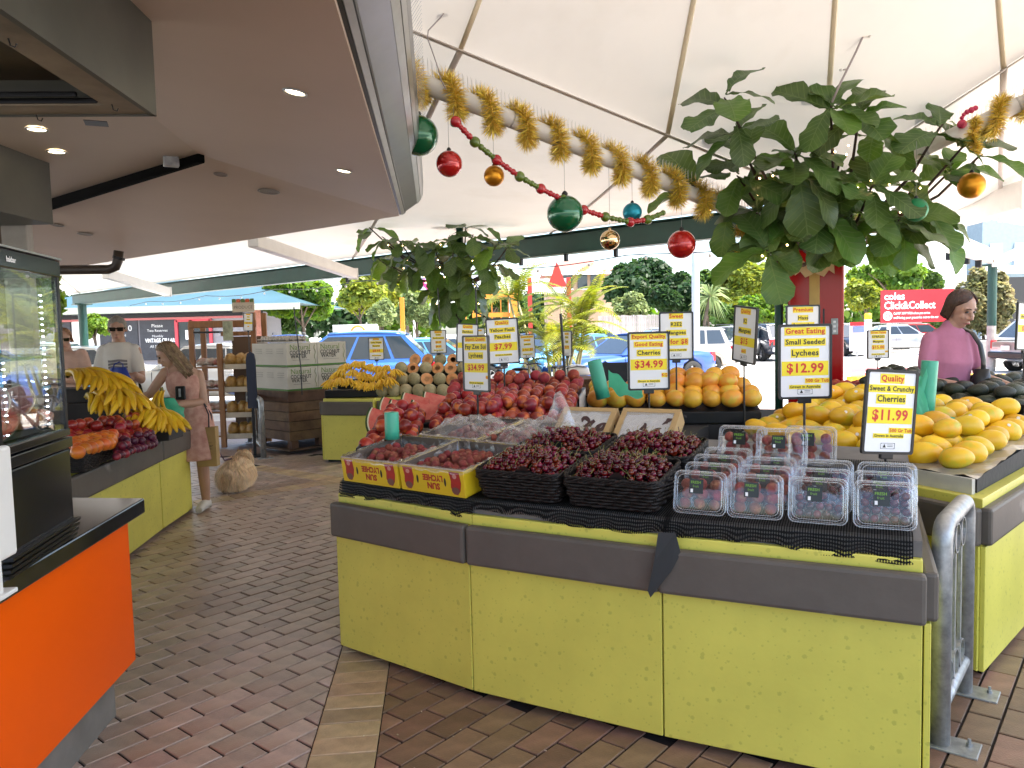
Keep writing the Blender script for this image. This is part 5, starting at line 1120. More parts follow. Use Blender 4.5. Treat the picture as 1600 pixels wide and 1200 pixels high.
# ---- yellow lychee boxes
x1 = (S2 - S1); x1 = Vector((x1.x, x1.y, 0)).normalized(); rz1 = math.atan2(x1.y, x1.x)
M_YBOX = mat('yellow_carton', (0.66, 0.46, 0.012), .5, var=.06, vscale=8); M_CARDIN = mat('carton_inside', (0.12, 0.09, 0.07), .7, var=.2); M_PRINTR = mat('print_red', (0.42, 0.025, 0.012), .5, col2=(0.30, 0.02, 0.02), vscale=20); M_PRINTD = mat('print_dark', (0.16, 0.07, 0.05), .5)  # carton inside is coloured dark for its black liner and the box's inner shadow
M_FILM = clearmat('clear_film', (1, 1, 1), .22, .15, .10); M_BAG = clearmat('clear_bag', (1, 1, 1), .22, .12, .13)
def lychee_box(M, label, fill=True, seed=0, w=.375, d=.40, h=.115):
 t = thing('lychee_carton', label, 'carton', M.translation, group='yellow lychee cartons'); t.matrix_basis = M
 def b(name, c, s_, m, bev=.002): return MB().box(c, s_).build(name, m, t, bevel=bev, local=True)
 b('base', (0, 0, .004), (w, d, .008), M_YBOX)
 fr = b('front_wall', (0, -d / 2, h / 2), (w, .006, h), M_YBOX); b('back_wall', (0, d / 2, h / 2), (w, .006, h), M_YBOX)
 for s_ in (-1, 1): b('side_wall', (s_ * (w / 2 - .003), 0, h / 2), (.006, d - .008, h), M_YBOX); b('inner_flap', (s_ * (w / 2 - .009), 0, h / 2 + .002), (.004, d - .02, h), M_CARDIN)
 b('inner_flap', (0, d / 2 - .006, h / 2 + .002), (w - .02, .004, h), M_CARDIN); b('edge_tape', (0, -d / 2 + .002, h + .002), (w, .012, .003), mat('pale_edge', (0.55, 0.45, 0.38), .6))
 y = -d / 2 - .0036
 R180 = Matrix.Rotation(PI, 4, 'Z')
 P = frame_of((1, 0, 0), (0, 0, 1), (0, y, 0))
 lettering('LYCHEE', .036, M_PRINTR, P @ Matrix.Translation((0.01, h * .64, 0)) @ R180, t, .05, xs=.92); lettering('SUN', .038, M_PRINTR, P @ Matrix.Translation((0.01, h * .33, 0)) @ R180, t, .05)
 for s_ in (-1, 1):
  cx_ = s_ * w * .365; sh = [(-.030, .95), (.028, .95), (.034, .55), (.026, .25), (.010, .08), (-.012, .10), (-.026, .35), (-.022, .6)]
  MB().add([(cx_ + a, y, h * bb) for a, bb in sh], [tuple(range(len(sh)))[::-1]]).build('printed_fruit', M_PRINTR, t, local=True)
  MB().add([(cx_ + .012 * math.cos(2 * PI * k / 12) , y - .0004, h * .78 + .010 * math.sin(2 * PI * k / 12)) for k in range(12)], [tuple(range(12))]).build('printed_fruit', mat('print_pink', (0.55, 0.25, 0.2), .5), t, local=True)
  MB().add([(cx_ + .022 * math.cos(2 * PI * k / 12) , y - .0005, h * .24 + .016 * math.sin(2 * PI * k / 12)) for k in range(12)], [tuple(range(12))]).build('printed_fruit', M_PRINTD, t, local=True)
  MB().add([(s_ * w * .215 + .006 * math.cos(2 * PI * k / 12), y - .0004, h * .52 + .019 * math.sin(2 * PI * k / 12)) for k in range(12)], [tuple(range(12))]).build('hand_hole', M_INK, t, local=True)
 # crumpled clear liner folded over the rims
 lm = MB(); base = resample(rrect(w * 1.0, d * 1.0, .01, 2), .018); n = len(base); rr = random.Random(seed + 9); v3 = []
 for ring, (sc_, zz, amp) in enumerate(((.90, h * .45, .012), (.95, h * .85, .012), (1.0, h + .010, .007), (1.045, h - .012, .010))):
  for p in base: v3.append((p.x * sc_ + rr.uniform(-amp, amp), p.y * sc_ + rr.uniform(-amp, amp) * (0 if ring == 3 and p.y < -d * .45 else 1), zz + rr.uniform(-amp, amp) * .6))
 lm.add(v3, [(r_ * n + i, r_ * n + (i + 1) % n, (r_ + 1) * n + (i + 1) % n, (r_ + 1) * n + i) for r_ in range(3) for i in range(n)]); lm.build('plastic_liner', M_FILM, t, local=True, smooth=True)
 if fill:
  q = [M @ Vector(p) for p in ((-w / 2 + .02, -d / 2 + .02, .034), (w / 2 - .02, -d / 2 + .02, .034), (w / 2 - .02, d / 2 - .07, .04), (-w / 2 + .02, d / 2 - .07, .04))]
  lb = label.split(' lychee')[0]; heap(LY, 'lychee', 'lychee in the %s carton' % lb.split(' open')[0], 'lychee', 'lychees in the %s carton' % lb, q, 8, 7, .0215, 2, 60 + seed, keep=.6, mound=.02)
 return t
lychee_box(deckM(S1, rz1, .235, .225, .002), 'left open lychee carton with upside-down red lettering', True, 1); lychee_box(deckM(S1, rz1, .625, .225, .002, 0), 'right open lychee carton beside the cherry basket', True, 2)
lychee_box(deckM(S1, rz1, .33, .66, .0), 'rear left lychee carton half covered by a clear bag', False, 3); lychee_box(deckM(S1, rz1, .735, .64, .0), 'rear right lychee carton under the peaked clear bag', False, 4)
def crumple(c, sx, sy, sz, label, seed, peak=None):
 mb = MB(); n = 44; vs2 = []
 for j in range(n + 1):
  for i in range(n + 1):
   u, v = i / n * 2 - 1, j / n * 2 - 1; r = math.hypot(u, v); e = max(0, 1 - r ** 2)
   p = Vector((u * 3.1, v * 3.1, seed)); cr_ = abs(mnoise.noise(p * .8)) * 1.2 + .5 * abs(mnoise.noise(p * 1.9)) + .10 * abs(mnoise.noise(p * 5))
   z = sz * (e ** .6) * (.55 + .9 * cr_)
   if peak: z += peak[2] * math.exp(-((u - peak[0]) ** 2 + (v - peak[1]) ** 2) / .045)
   k = 1 + .12 * mnoise.noise(Vector((math.atan2(v, u) * 2, seed, 0))); vs2.append((u * sx * k, v * sy * k, z))
 fs2 = [(j * (n + 1) + i, j * (n + 1) + i + 1, (j + 1) * (n + 1) + i + 1, (j + 1) * (n + 1) + i) for j in range(n) for i in range(n) if math.hypot(i / n * 2 - 1, j / n * 2 - 1) < 1.02]
 mb.add(vs2, fs2, c); return tag(mb.build('plastic_bag', M_BAG, smooth=True), label, 'plastic bag', 'crumpled clear bags')
crumple(deckM(S1, rz1, .34, .62, .10), .21, .17, .075, 'crumpled clear bag over the rear left lychee carton', 3.3); crumple(deckM(S1, rz1, .80, .60, .10), .23, .20, .08, 'crumpled clear bag rising to a peak over the rear right lychee carton', 7.1, (.35, .3, .13))
heap(LY, 'lychee', 'lychee under the clear bags', 'lychee', 'lychees under the clear bags', [deckM(S1, rz1, *a, .05).translation for a in ((.17, .5), (.95, .48), (.95, .78), (.17, .8))], 14, 6, .0215, 2, 77, keep=.5)
# ---- kraft window boxes
M_KRAFT = mat('kraft_board', (0.46, 0.30, 0.13), .7, var=.08, vscale=14); M_WIN = clearmat('window_film', (1, 1, 1), .25, .08, .16); M_PRB = mat('print_brown', (0.05, 0.02, 0.02), .6)
def kraft(M, label, seed, w=.285, d=.27, h=.085):
 t = thing('window_carton', label, 'carton', M.translation, group='kraft cherry cartons'); t.matrix_basis = M; rr = random.Random(seed)
 def b(name, c, s_, m, bev=.0015): return MB().box(c, s_).build(name, m, t, bevel=bev, local=True)
 b('base', (0, 0, h / 2 - .012), (w, d, h - .024), M_KRAFT)
 for s_ in (-1, 1): b('side_wall', (s_ * (w / 2 - .0015), 0, h / 2), (.004, d + .002, h), M_KRAFT); b('end_wall', (0, s_ * (d / 2 - .0015), h / 2), (w - .004, .004, h - .001), M_KRAFT)
 fw_ = .026
 for s_ in (-1, 1): b('lid_border', (s_ * (w / 2 - fw_ / 2), 0, h - .001), (fw_, d, .003), M_KRAFT, 0); b('lid_border', (0, s_ * (d / 2 - fw_ / 2), h - .0012), (w - 2 * fw_, fw_, .003), M_KRAFT, 0)
 MB().add([((-.5 + i / 9) * (w - 2 * fw_), (-.5 + j / 9) * (d - 2 * fw_), h - .022 + .016 * rr.random()) for j in range(10) for i in range(10)], [(j * 10 + i, j * 10 + i + 1, j * 10 + i + 11, j * 10 + i + 10) for j in range(9) for i in range(9)]).build('inner_wrap', mat('white_wrap', (0.50, 0.47, 0.45), .35), t, local=True)
 MB().box((0, 0, h - .0022), (w - 2 * fw_, d - 2 * fw_, .001)).build('window', M_WIN, t, local=True)
 for k in range(7):
  x, y = rr.uniform(-w * .3, w * .3), rr.uniform(-d * .28, d * .3); pts = [(x + .03 * f + .012 * math.sin(f * 5 + k), y + .025 * math.sin(f * 4 + k * 2), h - .0008) for f in [i / 8 for i in range(9)]]; MB().tube(pts, [.003 + .011 * math.sin(PI * i / 8) for i in range(9)], 5, flat=.08).build('printed_line', M_PRB, t, local=True)
 for k in range(3): b('printed_line', (w / 2 + .0012, -d * .2 + k * .05, h * .5), (.001, .008, .03), M_PRB, 0)
 for k in range(9): p = M @ Vector((rr.uniform(-w * .34, w * .34), rr.uniform(-d * .36, -d * .02) if k < 10 else rr.uniform(0, d * .3), h - .016)); o = link('cherry', CH[0]); o.location = p; o.rotation_euler = rrot(rr); tag(o, 'cherry behind the window of the %s' % label.split(',')[0], 'cherry', 'boxed cherries ' + str(seed))
 return t
kraft(deckM(S2, rz2, .185, .80, .05, .5), 'left kraft window carton, propped up behind the cherry baskets', 3); kraft(deckM(S2, rz2, .495, .81, .05, .5), 'right kraft window carton, propped up behind the cherry baskets', 8)
for k, (t_, lb) in enumerate(((.185, 'left'), (.495, 'right'))): M = deckM(S2, rz2, t_, .88, 0); o = thing('prop_block', 'black block propping up the %s kraft carton' % lb, 'block', M.translation); o.matrix_basis = M; MB().box((0, 0, .02), (.22, .16, .04)).build('block', M_BLACK, o, local=True)
# ---- clear punnets
M_PET = clearmat('clear_pet', (.985, .99, 1.0), .10, .03, .008); M_PETR = clearmat('clear_pet_rim', (.93, .95, .97), .55, .08, .15)
x3 = (S4 - S3); x3 = Vector((x3.x, x3.y, 0)).normalized(); rz3 = math.atan2(x3.y, x3.x)
PW, PH_, PD = .186, .152, .062; LBL = mat('label_black', (0.010, 0.012, 0.010), .35); GRN = mat('label_green_ink', (0.16, 0.34, 0.02), .5)
def loft(rings, closed_end=None):
 mb = MB(); n = len(rings[0]); vs2 = [p for r_ in rings for p in r_]; fs2 = [(k * n + i, k * n + (i + 1) % n, (k + 1) * n + (i + 1) % n, (k + 1) * n + i) for k in range(len(rings) - 1) for i in range(n)]
 if closed_end == 'last': fs2.append(tuple((len(rings) - 1) * n + i for i in range(n)))
 return mb.add(vs2, fs2)
def ringp(w, h, y, r=.022): return [(a, y, b_) for a, b_ in rrect(w, h, r, 4)]
pm_tub = loft([ringp(PW * .97, PH_ * .97, 0), ringp(PW * .95, PH_ * .95, .012), ringp(PW * .86, PH_ * .84, PD * .9, .018), ringp(PW * .80, PH_ * .78, PD, .016)], 'last').mesh('tub', M_PET, True)
pm_lid = loft([ringp(PW, PH_, 0), ringp(PW * .98, PH_ * .98, -.005), ringp(PW * .88, PH_ * .86, -.006), ringp(PW * .85, PH_ * .83, -.014), ringp(PW * .83, PH_ * .80, -.0145)], 'last').mesh('lid', M_PET, True)
rm = MB(); rm.tube(ringp(PW * 1.01, PH_ * 1.01, 0), .0032, 6, closed=True); rm.tube(ringp(PW * .87, PH_ * .85, -.010), .0020, 6, closed=True); rm.tube(ringp(PW * .95, PH_ * .94, -.005), .0014, 5, closed=True); pm_rim = rm.mesh('rim', M_PETR, True)
pm_lab = MB().box((-.01, -.0165, .022), (.050, .001, .052)).mesh('label_sticker', LBL); pm_bar = MB().box((-.026, -.0173, .006), (.009, .0006, .013)).mesh('print_block', M_CARD)
tx1, tx2 = text_mesh('FRESH', .0135, .02, 1.0).copy(), text_mesh('fruit', .013, 0.0).copy()
for tmx, zz in ((tx1, .036), (tx2, .022)): tmx.materials.clear(); tmx.materials.append(GRN); tmx.transform(frame_of((1, 0, 0), (0, 0, 1), (-.012, -.0174, zz)))
def punnet(t_, n_, dzv, lean, kind, label, seed, yaw=0.0, fill=14, lo=1.0):
 rr = random.Random(seed); M = Matrix.Translation(dz(S3, 0)) @ Matrix.Rotation(rz3, 4, 'Z') @ Matrix.Translation((t_, n_, deckz(n_) + dzv)) @ Matrix.Rotation(yaw, 4, 'Z') @ Matrix.Rotation(-lean, 4, 'X') @ Matrix.Translation((0, 0, PH_ / 2))
 t = thing('punnet', label, 'punnet', M.translation, group='clear fruit punnets'); t.matrix_basis = M
 link('tub', pm_tub, t, local=True); link('lid', pm_lid, t, local=True); link('rim', pm_rim, t, local=True); la = link('label_sticker', pm_lab, t, local=True); link('lettering', tx1, la, local=True); link('lettering', tx2, la, local=True); link('print_block', pm_bar, la, local=True)
 r = .0205 if kind == 'lychee' else .0150; k = 0; z0 = -PH_ * .40; nc = int(PW * .84 / (2 * r))
 ms = LY if kind == 'lychee' else CH; sc_ = .95 if kind == 'lychee' else 1.18
 while k < fill:
  i, j = k % nc, k // nc; p = M @ Vector((-PW * .40 + r + i * (PW * .80 - 2 * r) / (nc - 1) + (r * .5 if j % 2 else 0) * .6 + rr.uniform(-.002, .002), .006 + rr.uniform(0, .014), z0 + r + j * r * 1.75 + rr.uniform(-.002, .002)))
  if j * r * 1.75 + 2 * r > PH_ * .82: break
  o = link(kind, ms[rr.randrange(len(ms))]); o.location = p; o.rotation_euler = rrot(rr); o.scale = (sc_,) * 3; tag(o, '%s packed inside the %s' % (kind, label.split(',')[0]), kind, 'fruit packed in punnets ' + label.split(',')[0]); k += 1
 return t
cols = [(.115, 'lychee', 'first'), (.315, 'lychee', 'second'), (.520, 'cherry', 'third'), (.720, 'cherry', 'fourth')]
rown = ['front punnet of the %s column from the cherry baskets', 'second-row punnet of the %s column from the cherry baskets', 'third-row punnet of the %s column from the cherry baskets', 'rear punnet of the %s column from the cherry baskets']
for ci, (t_, kind, nm) in enumerate(cols):
 for rw in range(4 if ci < 2 else 3):
  f = (15, 16, 12, 42)[ci] if rw == 0 else ((16 if kind == 'lychee' else 24) if rw < 3 else 12)
  punnet(t_ + (.012 * rw if ci < 2 else .004 * rw) + .006 * math.sin(ci * 5 + rw * 3), (.095 + rw * .108), .002, rad(13 + 3 * rw), kind, (rown[rw] % nm) + (', dark label' if rw == 0 else ''), 100 + ci * 10 + rw, rad((-2, 1, 0, 2)[ci]) , f)
punnet(.36, .45, .075, rad(16), 'lychee', 'raised punnet standing on top in front of the lychee sign, brim full', 201, .03, 26); punnet(.20, .50, .07, rad(20), 'lychee', 'raised punnet at the back left of the punnet stack', 202, -.04, 22); punnet(.46, .52, .07, rad(18), 'lychee', 'raised punnet at the back right of the pair on top', 203, 0, 22)
# ---- watermelon wedges
def wmelon(M, label, r=.15, th=.075):
 t = thing('watermelon_slice', label, 'watermelon slice', M.translation, group='watermelon slices'); t.matrix_basis = M; n = 14
 def arc(rr_, a0=12, a1=128): return [(rr_ * math.cos(rad(a0 + (a1 - a0) * k / n)), rr_ * math.sin(rad(a0 + (a1 - a0) * k / n))) for k in range(n + 1)]
 MB().prism([(0, 0)] + arc(r * .90), -th / 2, th / 2).build('flesh', M_WFLESH, t, local=True)
 MB().prism(arc(r * .90) + arc(r * .94)[::-1], -th / 2, th / 2).build('pale_rind', M_WPALE, t, local=True); MB().prism(arc(r * .94) + arc(r)[::-1], -th / 2, th / 2).build('green_rind', M_WRIND, t, local=True)
WQ = [(626, 655), (655, 640), (690, 640), (640, 636), (672, 628), (705, 626)]
wt = [G(596, 662, .98), G(700, 655, .99), G(720, 628, 1.05), G(640, 632, 1.05)]; stack_under(wt, 'black crate under the watermelon slices', .88)
for k, (x, y) in enumerate(WQ):
 p = G(x, y, 1.035 + .018 * (k // 3)); M = Matrix.Translation(p + Vector((0, 0, .02))) @ Euler((rad(38), rad(-8 + 6 * k), rad(150 + (k * 37) % 50))).to_matrix().to_4x4()
 M = Matrix.Translation(p) @ Matrix.Rotation(rad(-12 + 9 * (k % 3)), 4, 'Z') @ Matrix.Rotation(rad(48), 4, 'X') @ Matrix.Rotation(rad(150), 4, 'Z')
 wmelon(M, ('watermelon slice at the left end of the tray', 'watermelon slice in the middle of the front row', 'watermelon slice beside the black crate', 'watermelon slice behind the left end', 'watermelon slice in the middle of the rear row', 'watermelon slice nearest the peaches')[k], .20)
# ---- melons at the far stall
MEL = [MB().ball((0, 0, 0), .082, (1, 1, .97), 18, 14, fn=lambda d: 1 + .02 * mnoise.noise(d * 3)).mesh('rockmelon', M_MELON, True)]
hm = MB(); hm.ball((0, 0, 0), .082, (1, 1, 1), 18, 14); hm.v = [(x, y, min(z, 0.0)) for x, y, z in hm.v]; HM_R = hm.mesh('rind', M_MELON, True); HM_F = MB().lathe([(.0765, .0), (.0765, .002), (.035, .002)], 24, capt=False).mesh('flesh', M_MFLESH); HM_S = MB().lathe([(.035, .002), (.028, -.012), (.0, -.02)], 18, capb=False, capt=False).mesh('seed_hollow', M_MSEED)
def melon(x, y, Y, half, lab):
 p = D(x, y, Y)
 if not half: o = link('rockmelon', MEL[0]); o.location = p; o.rotation_euler = (R_.random() * 3, R_.random() * 3, 0); tag(o, lab, 'rockmelon', 'whole rockmelons'); return
 t = thing('rockmelon_half', lab, 'rockmelon', p, group='cut rockmelon halves'); t.rotation_euler = (rad(68), 0, rad(R_.uniform(-25, 25))); link('rind', HM_R, t, local=True); link('flesh', HM_F, t, local=True); link('seed_hollow', HM_S, t, local=True)
for r_, (y, xs, Y) in enumerate(((610, (597, 616, 634, 654, 672, 692, 712, 730), 9.35), (592, (610, 629, 647, 667, 687, 706, 726), 9.55), (575, (627, 645, 665, 684, 704, 724), 9.75), (562, (648, 668, 688, 708, 728), 9.95))):
 halfs = {0: (), 1: (0, 3, 5), 2: (1, 3, 4), 3: (0, 1, 3)}[r_]
 for k, x in enumerate(xs): melon(x, y, Y, k in halfs, '%s, %s from left in the %s row of the far melon heap' % ('cut rockmelon half' if k in halfs else 'whole rockmelon', ordn(k), ('bottom', 'second', 'third', 'top')[r_]))
c_ = D(665, 590, 10.1); t = thing('melon_rack', 'stepped black rack behind the rockmelons', 'rack', dz(c_, .77))
for k, (Y, h_) in enumerate(((9.55, .86), (9.75, .98), (9.95, 1.10))): a = D(600 + 15 * k, 600, Y); b2 = D(745, 600, Y); MB().box(((a.x + b2.x) / 2, Y + .06, (.775 + h_ - .0) / 2), (b2.x - a.x, .16, h_ - .775)).build('step', M_BLACK, t)
# ---- bananas
def banana_mesh(seed, L=.23, r=.0185):
 rr = random.Random(seed); mb = MB(); n = 12; pts = []; rs = []; R0 = L / 1.15
 for k in range(n + 1):
  f = k / n; a = -1.0 + 1.5 * f; pts.append((R0 * (math.sin(a) + math.sin(1.0)), 0, R0 * (math.cos(a) - math.cos(1.0)) * .9)); rs.append(r * (.34 if f < .08 else min(1, .45 + (f - .08) * 4.5)) * (1 if f < .85 else max(.30, 1 - (f - .85) * 4.6)))
 mb.tube(pts, rs, 7); return mb.mesh('banana', M_BAN, True)
BM = [banana_mesh(k, .23 + .015 * k) for k in range(3)]
BK = MB().tube([(-.03, 0, .012), (0, 0, 0), (.02, 0, -.004)], [.016, .02, .012], 7).mesh('stem', M_BANTIP, True)
def bunch(p, rz, n, label, group, sc=1.0, tilt_=0.0, seed=0, spread=1.0):
 rr = random.Random(seed); t = thing('banana_bunch', label, 'bananas', p, group=group); t.rotation_euler = (rr.uniform(-.1, .1), tilt_, rz); t.scale = (sc,) * 3
 link('stem', BK, t, local=True)
 for k in range(n):
  f = (k + .5) / n - .5; o = link('banana', BM[rr.randrange(3)], t, local=True); o.location = (0, f * .07 * spread, .004 * rr.random() - .012 * (k % 2)); o.rotation_euler = (f * .9 * spread, rr.uniform(-.06, .1), f * 1.0 * spread)
 return t
# left stall bananas on stepped crates
lt = [('top', 6.1, [(104, 586, .4), (122, 584, .2), (140, 588, .1), (158, 592, 0), (176, 600, -.1)]), ('middle', 5.95, [(140, 620, .2), (160, 622, .0), (184, 618, -.1), (204, 622, -.2)]), ('lower', 5.9, [(200, 650, .1), (216, 646, 0), (234, 644, -.1), (250, 648, -.2), (264, 652, -.3)])]
for nm, z, lst in lt:
 for k, (x, y, a) in enumerate(lst): bunch(D(x, y, z), rad(-48) + a, 7, 'banana bunch on the %s tier of the left stall%s' % (nm, ('', ', second from the cabinet', ', third from the cabinet', ', fourth from the cabinet', ', nearest the woman')[k]), 'banana bunches on the left stall', 1.22, .42, 300 + k * 7 + int(z * 100))
for nm, z, lst in lt:
 P_ = [D(x, y, z) for x, y, a in lst]; c_ = sum(P_, Vector()) / len(P_); d_ = P_[-1] - P_[0]; ang = math.atan2(d_.y, d_.x); zt_ = min(q.z for q in P_) - .03
 t = thing('banana_step', 'black stepped crate under the %s banana tier at left' % nm, 'crate', dz(c_, .752)); MB().box((c_.x - .10, c_.y + .10, (.752 + zt_) / 2), (d_.length + .2, .26, zt_ - .752), ang).build('body', mat('dark_crate', (0.03, 0.024, 0.022), .7, var=.3, vscale=6), t, bevel=.006)
# far small bananas
for k in range(22):
 rw = k // 8; i = k % 8; x = 520 + i * 12.5 + rw * 8 + (rw == 2) * 8; y = 606 - rw * 13 - 4 * math.sin(i * 1.1)
 bunch(D(x, y - 10, 9.35 + rw * .14), rad(-90) + R_.uniform(-.4, .4), 8, 'hand of small bananas, %s from left in the %s row of the far stall' % (ordn(i), ('front', 'middle', 'back')[rw]), 'small bananas on the far stall', .72, .55, 400 + k, 1.1)
c_ = D(550, 612, 9.6); t = thing('banana_tray', 'black tray under the heap of small bananas', 'tray', dz(c_, .772)); a, b2 = D(507, 620, 9.3), D(588, 620, 9.3); MB().box(((a.x + b2.x) / 2, 9.62, .82), (b2.x - a.x, .62, .095)).build('tray', M_BLACK, t, bevel=.01); MB().box(((a.x + b2.x) / 2 + .05, 9.75, .92), ((b2.x - a.x) * .85, .3, .12)).build('inner_step', M_BLACK, t)
# ---- left stall apples, nectarines, plums in wicker trays
def lq(pts): return [G(*p) for p in pts]
A1 = lq([(118, 720, .84), (176, 702, .84), (180, 686, .87), (112, 700, .87)]); heap(OR, 'nectarine', 'orange nectarine at left', 'nectarine', 'orange nectarines at left', A1, 6, 4, .042, 1, 41, keep=.5)
A2 = lq([(108, 704, .84), (232, 688, .82), (222, 664, .88), (100, 682, .90)]); heap(AP, 'apple', 'red apple at left', 'apple', 'red apples at left', A2, 11, 7, .040, 2, 42, keep=.3)
A3 = lq([(180, 722, .785), (244, 700, .78), (240, 684, .81), (180, 702, .82)]); heap(PL, 'plum', 'dark plum at left', 'plum', 'plums at left', A3, 11, 5, .028, 2, 43, keep=.4)
for k, (x, y) in enumerate(((134, 724), (160, 712))):
 p = G(x, y, .80); M = Matrix.Translation(p + Vector((-.12, .05, -.045))) @ Matrix.Rotation(math.atan2(ld.y, ld.x), 4, 'Z'); t = basket(.30, .26, .11, ('wicker basket of nectarines at left, nearest the cabinet', 'second wicker basket of nectarines at left')[k], M)
p0_, p1_ = G(118, 722, .755), G(245, 690, .755); c_ = (p0_ + p1_) / 2; t = thing('produce_tray', 'dark tray base under the apples and plums at left', 'tray', c_); ang = math.atan2((p1_ - p0_).y, (p1_ - p0_).x); MB().box((c_.x - .42, c_.y + .12, .80), ((p1_ - p0_).length * 1.1, .62, .10), ang).build('base', M_BLACK, t)
# ---- green bag rolls
M_GBAG = mat('green_bag_film', (0.06, 0.42, 0.27), .35, var=.08, vscale=12, sub=.15); M_GTH = leafmat('green_bag_thin', (0.10, 0.50, 0.34), (0.08, 0.45, 0.30), .35, .45, .5, 6, 0.05)
def roll(base, r, h, tiltx, tilty, label, tail=None):
 M = Matrix.Translation(base) @ Euler((tiltx, tilty, 0)).to_matrix().to_4x4(); t = thing('bag_roll', label, 'bag roll', base, group='rolls of green produce bags')
 MB().lathe([(r, 0), (r * 1.01, h * .3), (r, h * .97), (r * .97, h), (r * .45, h * .995), (r * .3, h * .97)], 22, M).build('roll', M_GBAG, t, smooth=True)
 MB().lathe([(r * .3, h * .7), (r * .3, h * .98)], 12, M).build('core', M_DARKM, t)
 if tail:
  mb = MB(); vs2 = []; n = 16
  for i in range(n + 1):
   f = i / n; k = f * (len(tail) - 1); a = int(min(k, len(tail) - 2)); g_ = k - a; p = Vector(tail[a][0]) * (1 - g_) + Vector(tail[a + 1][0]) * g_; w_ = Vector(tail[a][1]) * (1 - g_) + Vector(tail[a + 1][1]) * g_
   for j in range(6): v = j / 5 - .5; vs2.append(p + w_ * v + Vector((0, 0, .012 * math.sin(j * 2 + i * .8))))
  mb.add(vs2, [(i * 6 + j, i * 6 + j + 1, (i + 1) * 6 + j + 1, (i + 1) * 6 + j) for i in range(n) for j in range(5)]); mb.build('loose_bag', M_GTH, t, smooth=True)
roll(G(613, 686, 1.0), .036, .135, 0, 0, 'upright roll of green bags at the left end of the stall')
b0 = D(943, 622, 4.9); roll(b0, .045, .25, 0, rad(-13), 'leaning roll of green bags beside the orange mangoes', [(b0 + Vector((.03, -.03, .13)), (0, 0, .12)), (b0 + Vector((.12, -.05, .06)), (.02, 0, .10)), (b0 + Vector((.24, -.05, .03)), (.0, .05, .05))])
b0 = D(1446, 650, 4.15); roll(b0, .042, .30, 0, rad(4), 'tall roll of green bags between the mangoes and avocados', [(b0 + Vector((-.03, -.03, .23)), (.06, 0, .06)), (b0 + Vector((-.075, -.05, .12)), (.08, 0, .02)), (b0 + Vector((-.06, -.10, .02)), (.07, .02, .02)), (b0 + Vector((.03, -.16, -.015)), (.0, .09, .03)), (b0 + Vector((.17, -.18, -.02)), (0, .07, .01))])

# ================================================================== PRICE SIGNS
def rring(w, h, t_, r, y0, y1):
 o = rrect(w, h, r, 4); i_ = rrect(w - 2 * t_, h - 2 * t_, max(.004, r - t_ * .4), 4); n = len(o)
 vs2 = [(a, y0, b_) for a, b_ in o] + [(a, y0, b_) for a, b_ in i_] + [(a, y1, b_) for a, b_ in o] + [(a, y1, b_) for a, b_ in i_]; fs2 = []
 for k in range(n): k2 = (k + 1) % n; fs2 += [(k, k2, n + k2, n + k), (2 * n + k, 3 * n + k, 3 * n + k2, 2 * n + k2), (k, 2 * n + k, 2 * n + k2, k2), (n + k, n + k2, 3 * n + k2, 3 * n + k)]
 return vs2, fs2
M_FRAME = mat('sign_frame', (0.005, 0.005, 0.006), .35)
def sign(cx, cy, Y, W_, lines, label, zb, yaw=0.0, roll_=0.0, asp=1.40, foot=True):
 c = D(cx, cy, Y); H_ = W_ * asp; t = thing('price_sign', label, 'price sign', c, group='price signs on stems'); t.rotation_euler = (0, roll_, yaw); t.rotation_mode = 'XYZ'
 MB().add(*rring(W_, H_, W_ * .045, W_ * .05, -.006, .006)).build('frame', M_FRAME, t, local=True)
 cdo = MB().box((0, 0.0, 0), (W_ * .94, .004, H_ * .955)).build('card', M_CARD, t, local=True)
 for (txt, col, yr, sz, hl) in lines:
  s_ = sz * W_; z = H_ * (.5 - yr); P = frame_of((1, 0, 0), (0, 0, 1), (0, -.0042, z)); al = 'CENTER'
  me = text_mesh(txt, s_, .022, 1.06); xs_ = [v.co.x for v in me.vertices]; w_ = min(max(xs_) - min(xs_), W_ * .86); sx = 0.0
  if hl == 'r': sx = W_ * .44 - w_ / 2; P = frame_of((1, 0, 0), (0, 0, 1), (sx, -.0042, z))
  if hl: hw = w_ * 1.06 if sz < .2 else W_ * .87; MB().box((sx, -.0028, z), (min(hw, W_ * .9), .0012, s_ * 1.12)).build('highlight', M_YEL, cdo, local=True)
  lettering(txt, s_, {'r': M_RED, 'o': M_ORG, 'k': M_INK}[col], P, cdo, .025, 1.06, 'CENTER', 1.0, W_ * .86)
 if asp > 1.2 and len(lines) > 3 and W_ > .15:
  z = -H_ * .40; MB().add([(-.022, -.0034, z - .006), (-.008, -.0034, z - .006), (-.015, -.0034, z + .008)], [(0, 1, 2)]).build('logo', M_INK, cdo, local=True)
  vs2, fs2 = rring(.062, .022, .0012, .002, -.0030, -.0026); MB().add([(a, b_, c2 + z) for a, b_, c2 in vs2], fs2).build('logo', M_INK, cdo, local=True)
  for k in range(2): MB().box((.010, -.0030, z + .004 - k * .006), (.024, .0006, .0016)).build('logo', M_INK, cdo, local=True)
 M0 = wm(t).inverted(); bot = Vector((0, .004, -H_ / 2)); wb = wm(t) @ bot
 MB().box((0, .002, -H_ / 2 - .008), (W_ * .24, .016, .02)).build('clip', M_FRAME, t, local=True, bevel=.003)
 MB().tube([wb, Vector((wb.x, wb.y, zb))], .0055, 8).build('stem', M_FRAME, t)
 if foot: MB().lathe([(.035, 0), (.035, .004), (.01, .008)], 14, Matrix.Translation((wb.x, wb.y, zb))).build('foot', M_FRAME, t)
 return t
GA = ('Grown in Australia', 'k', .845, .062, True)
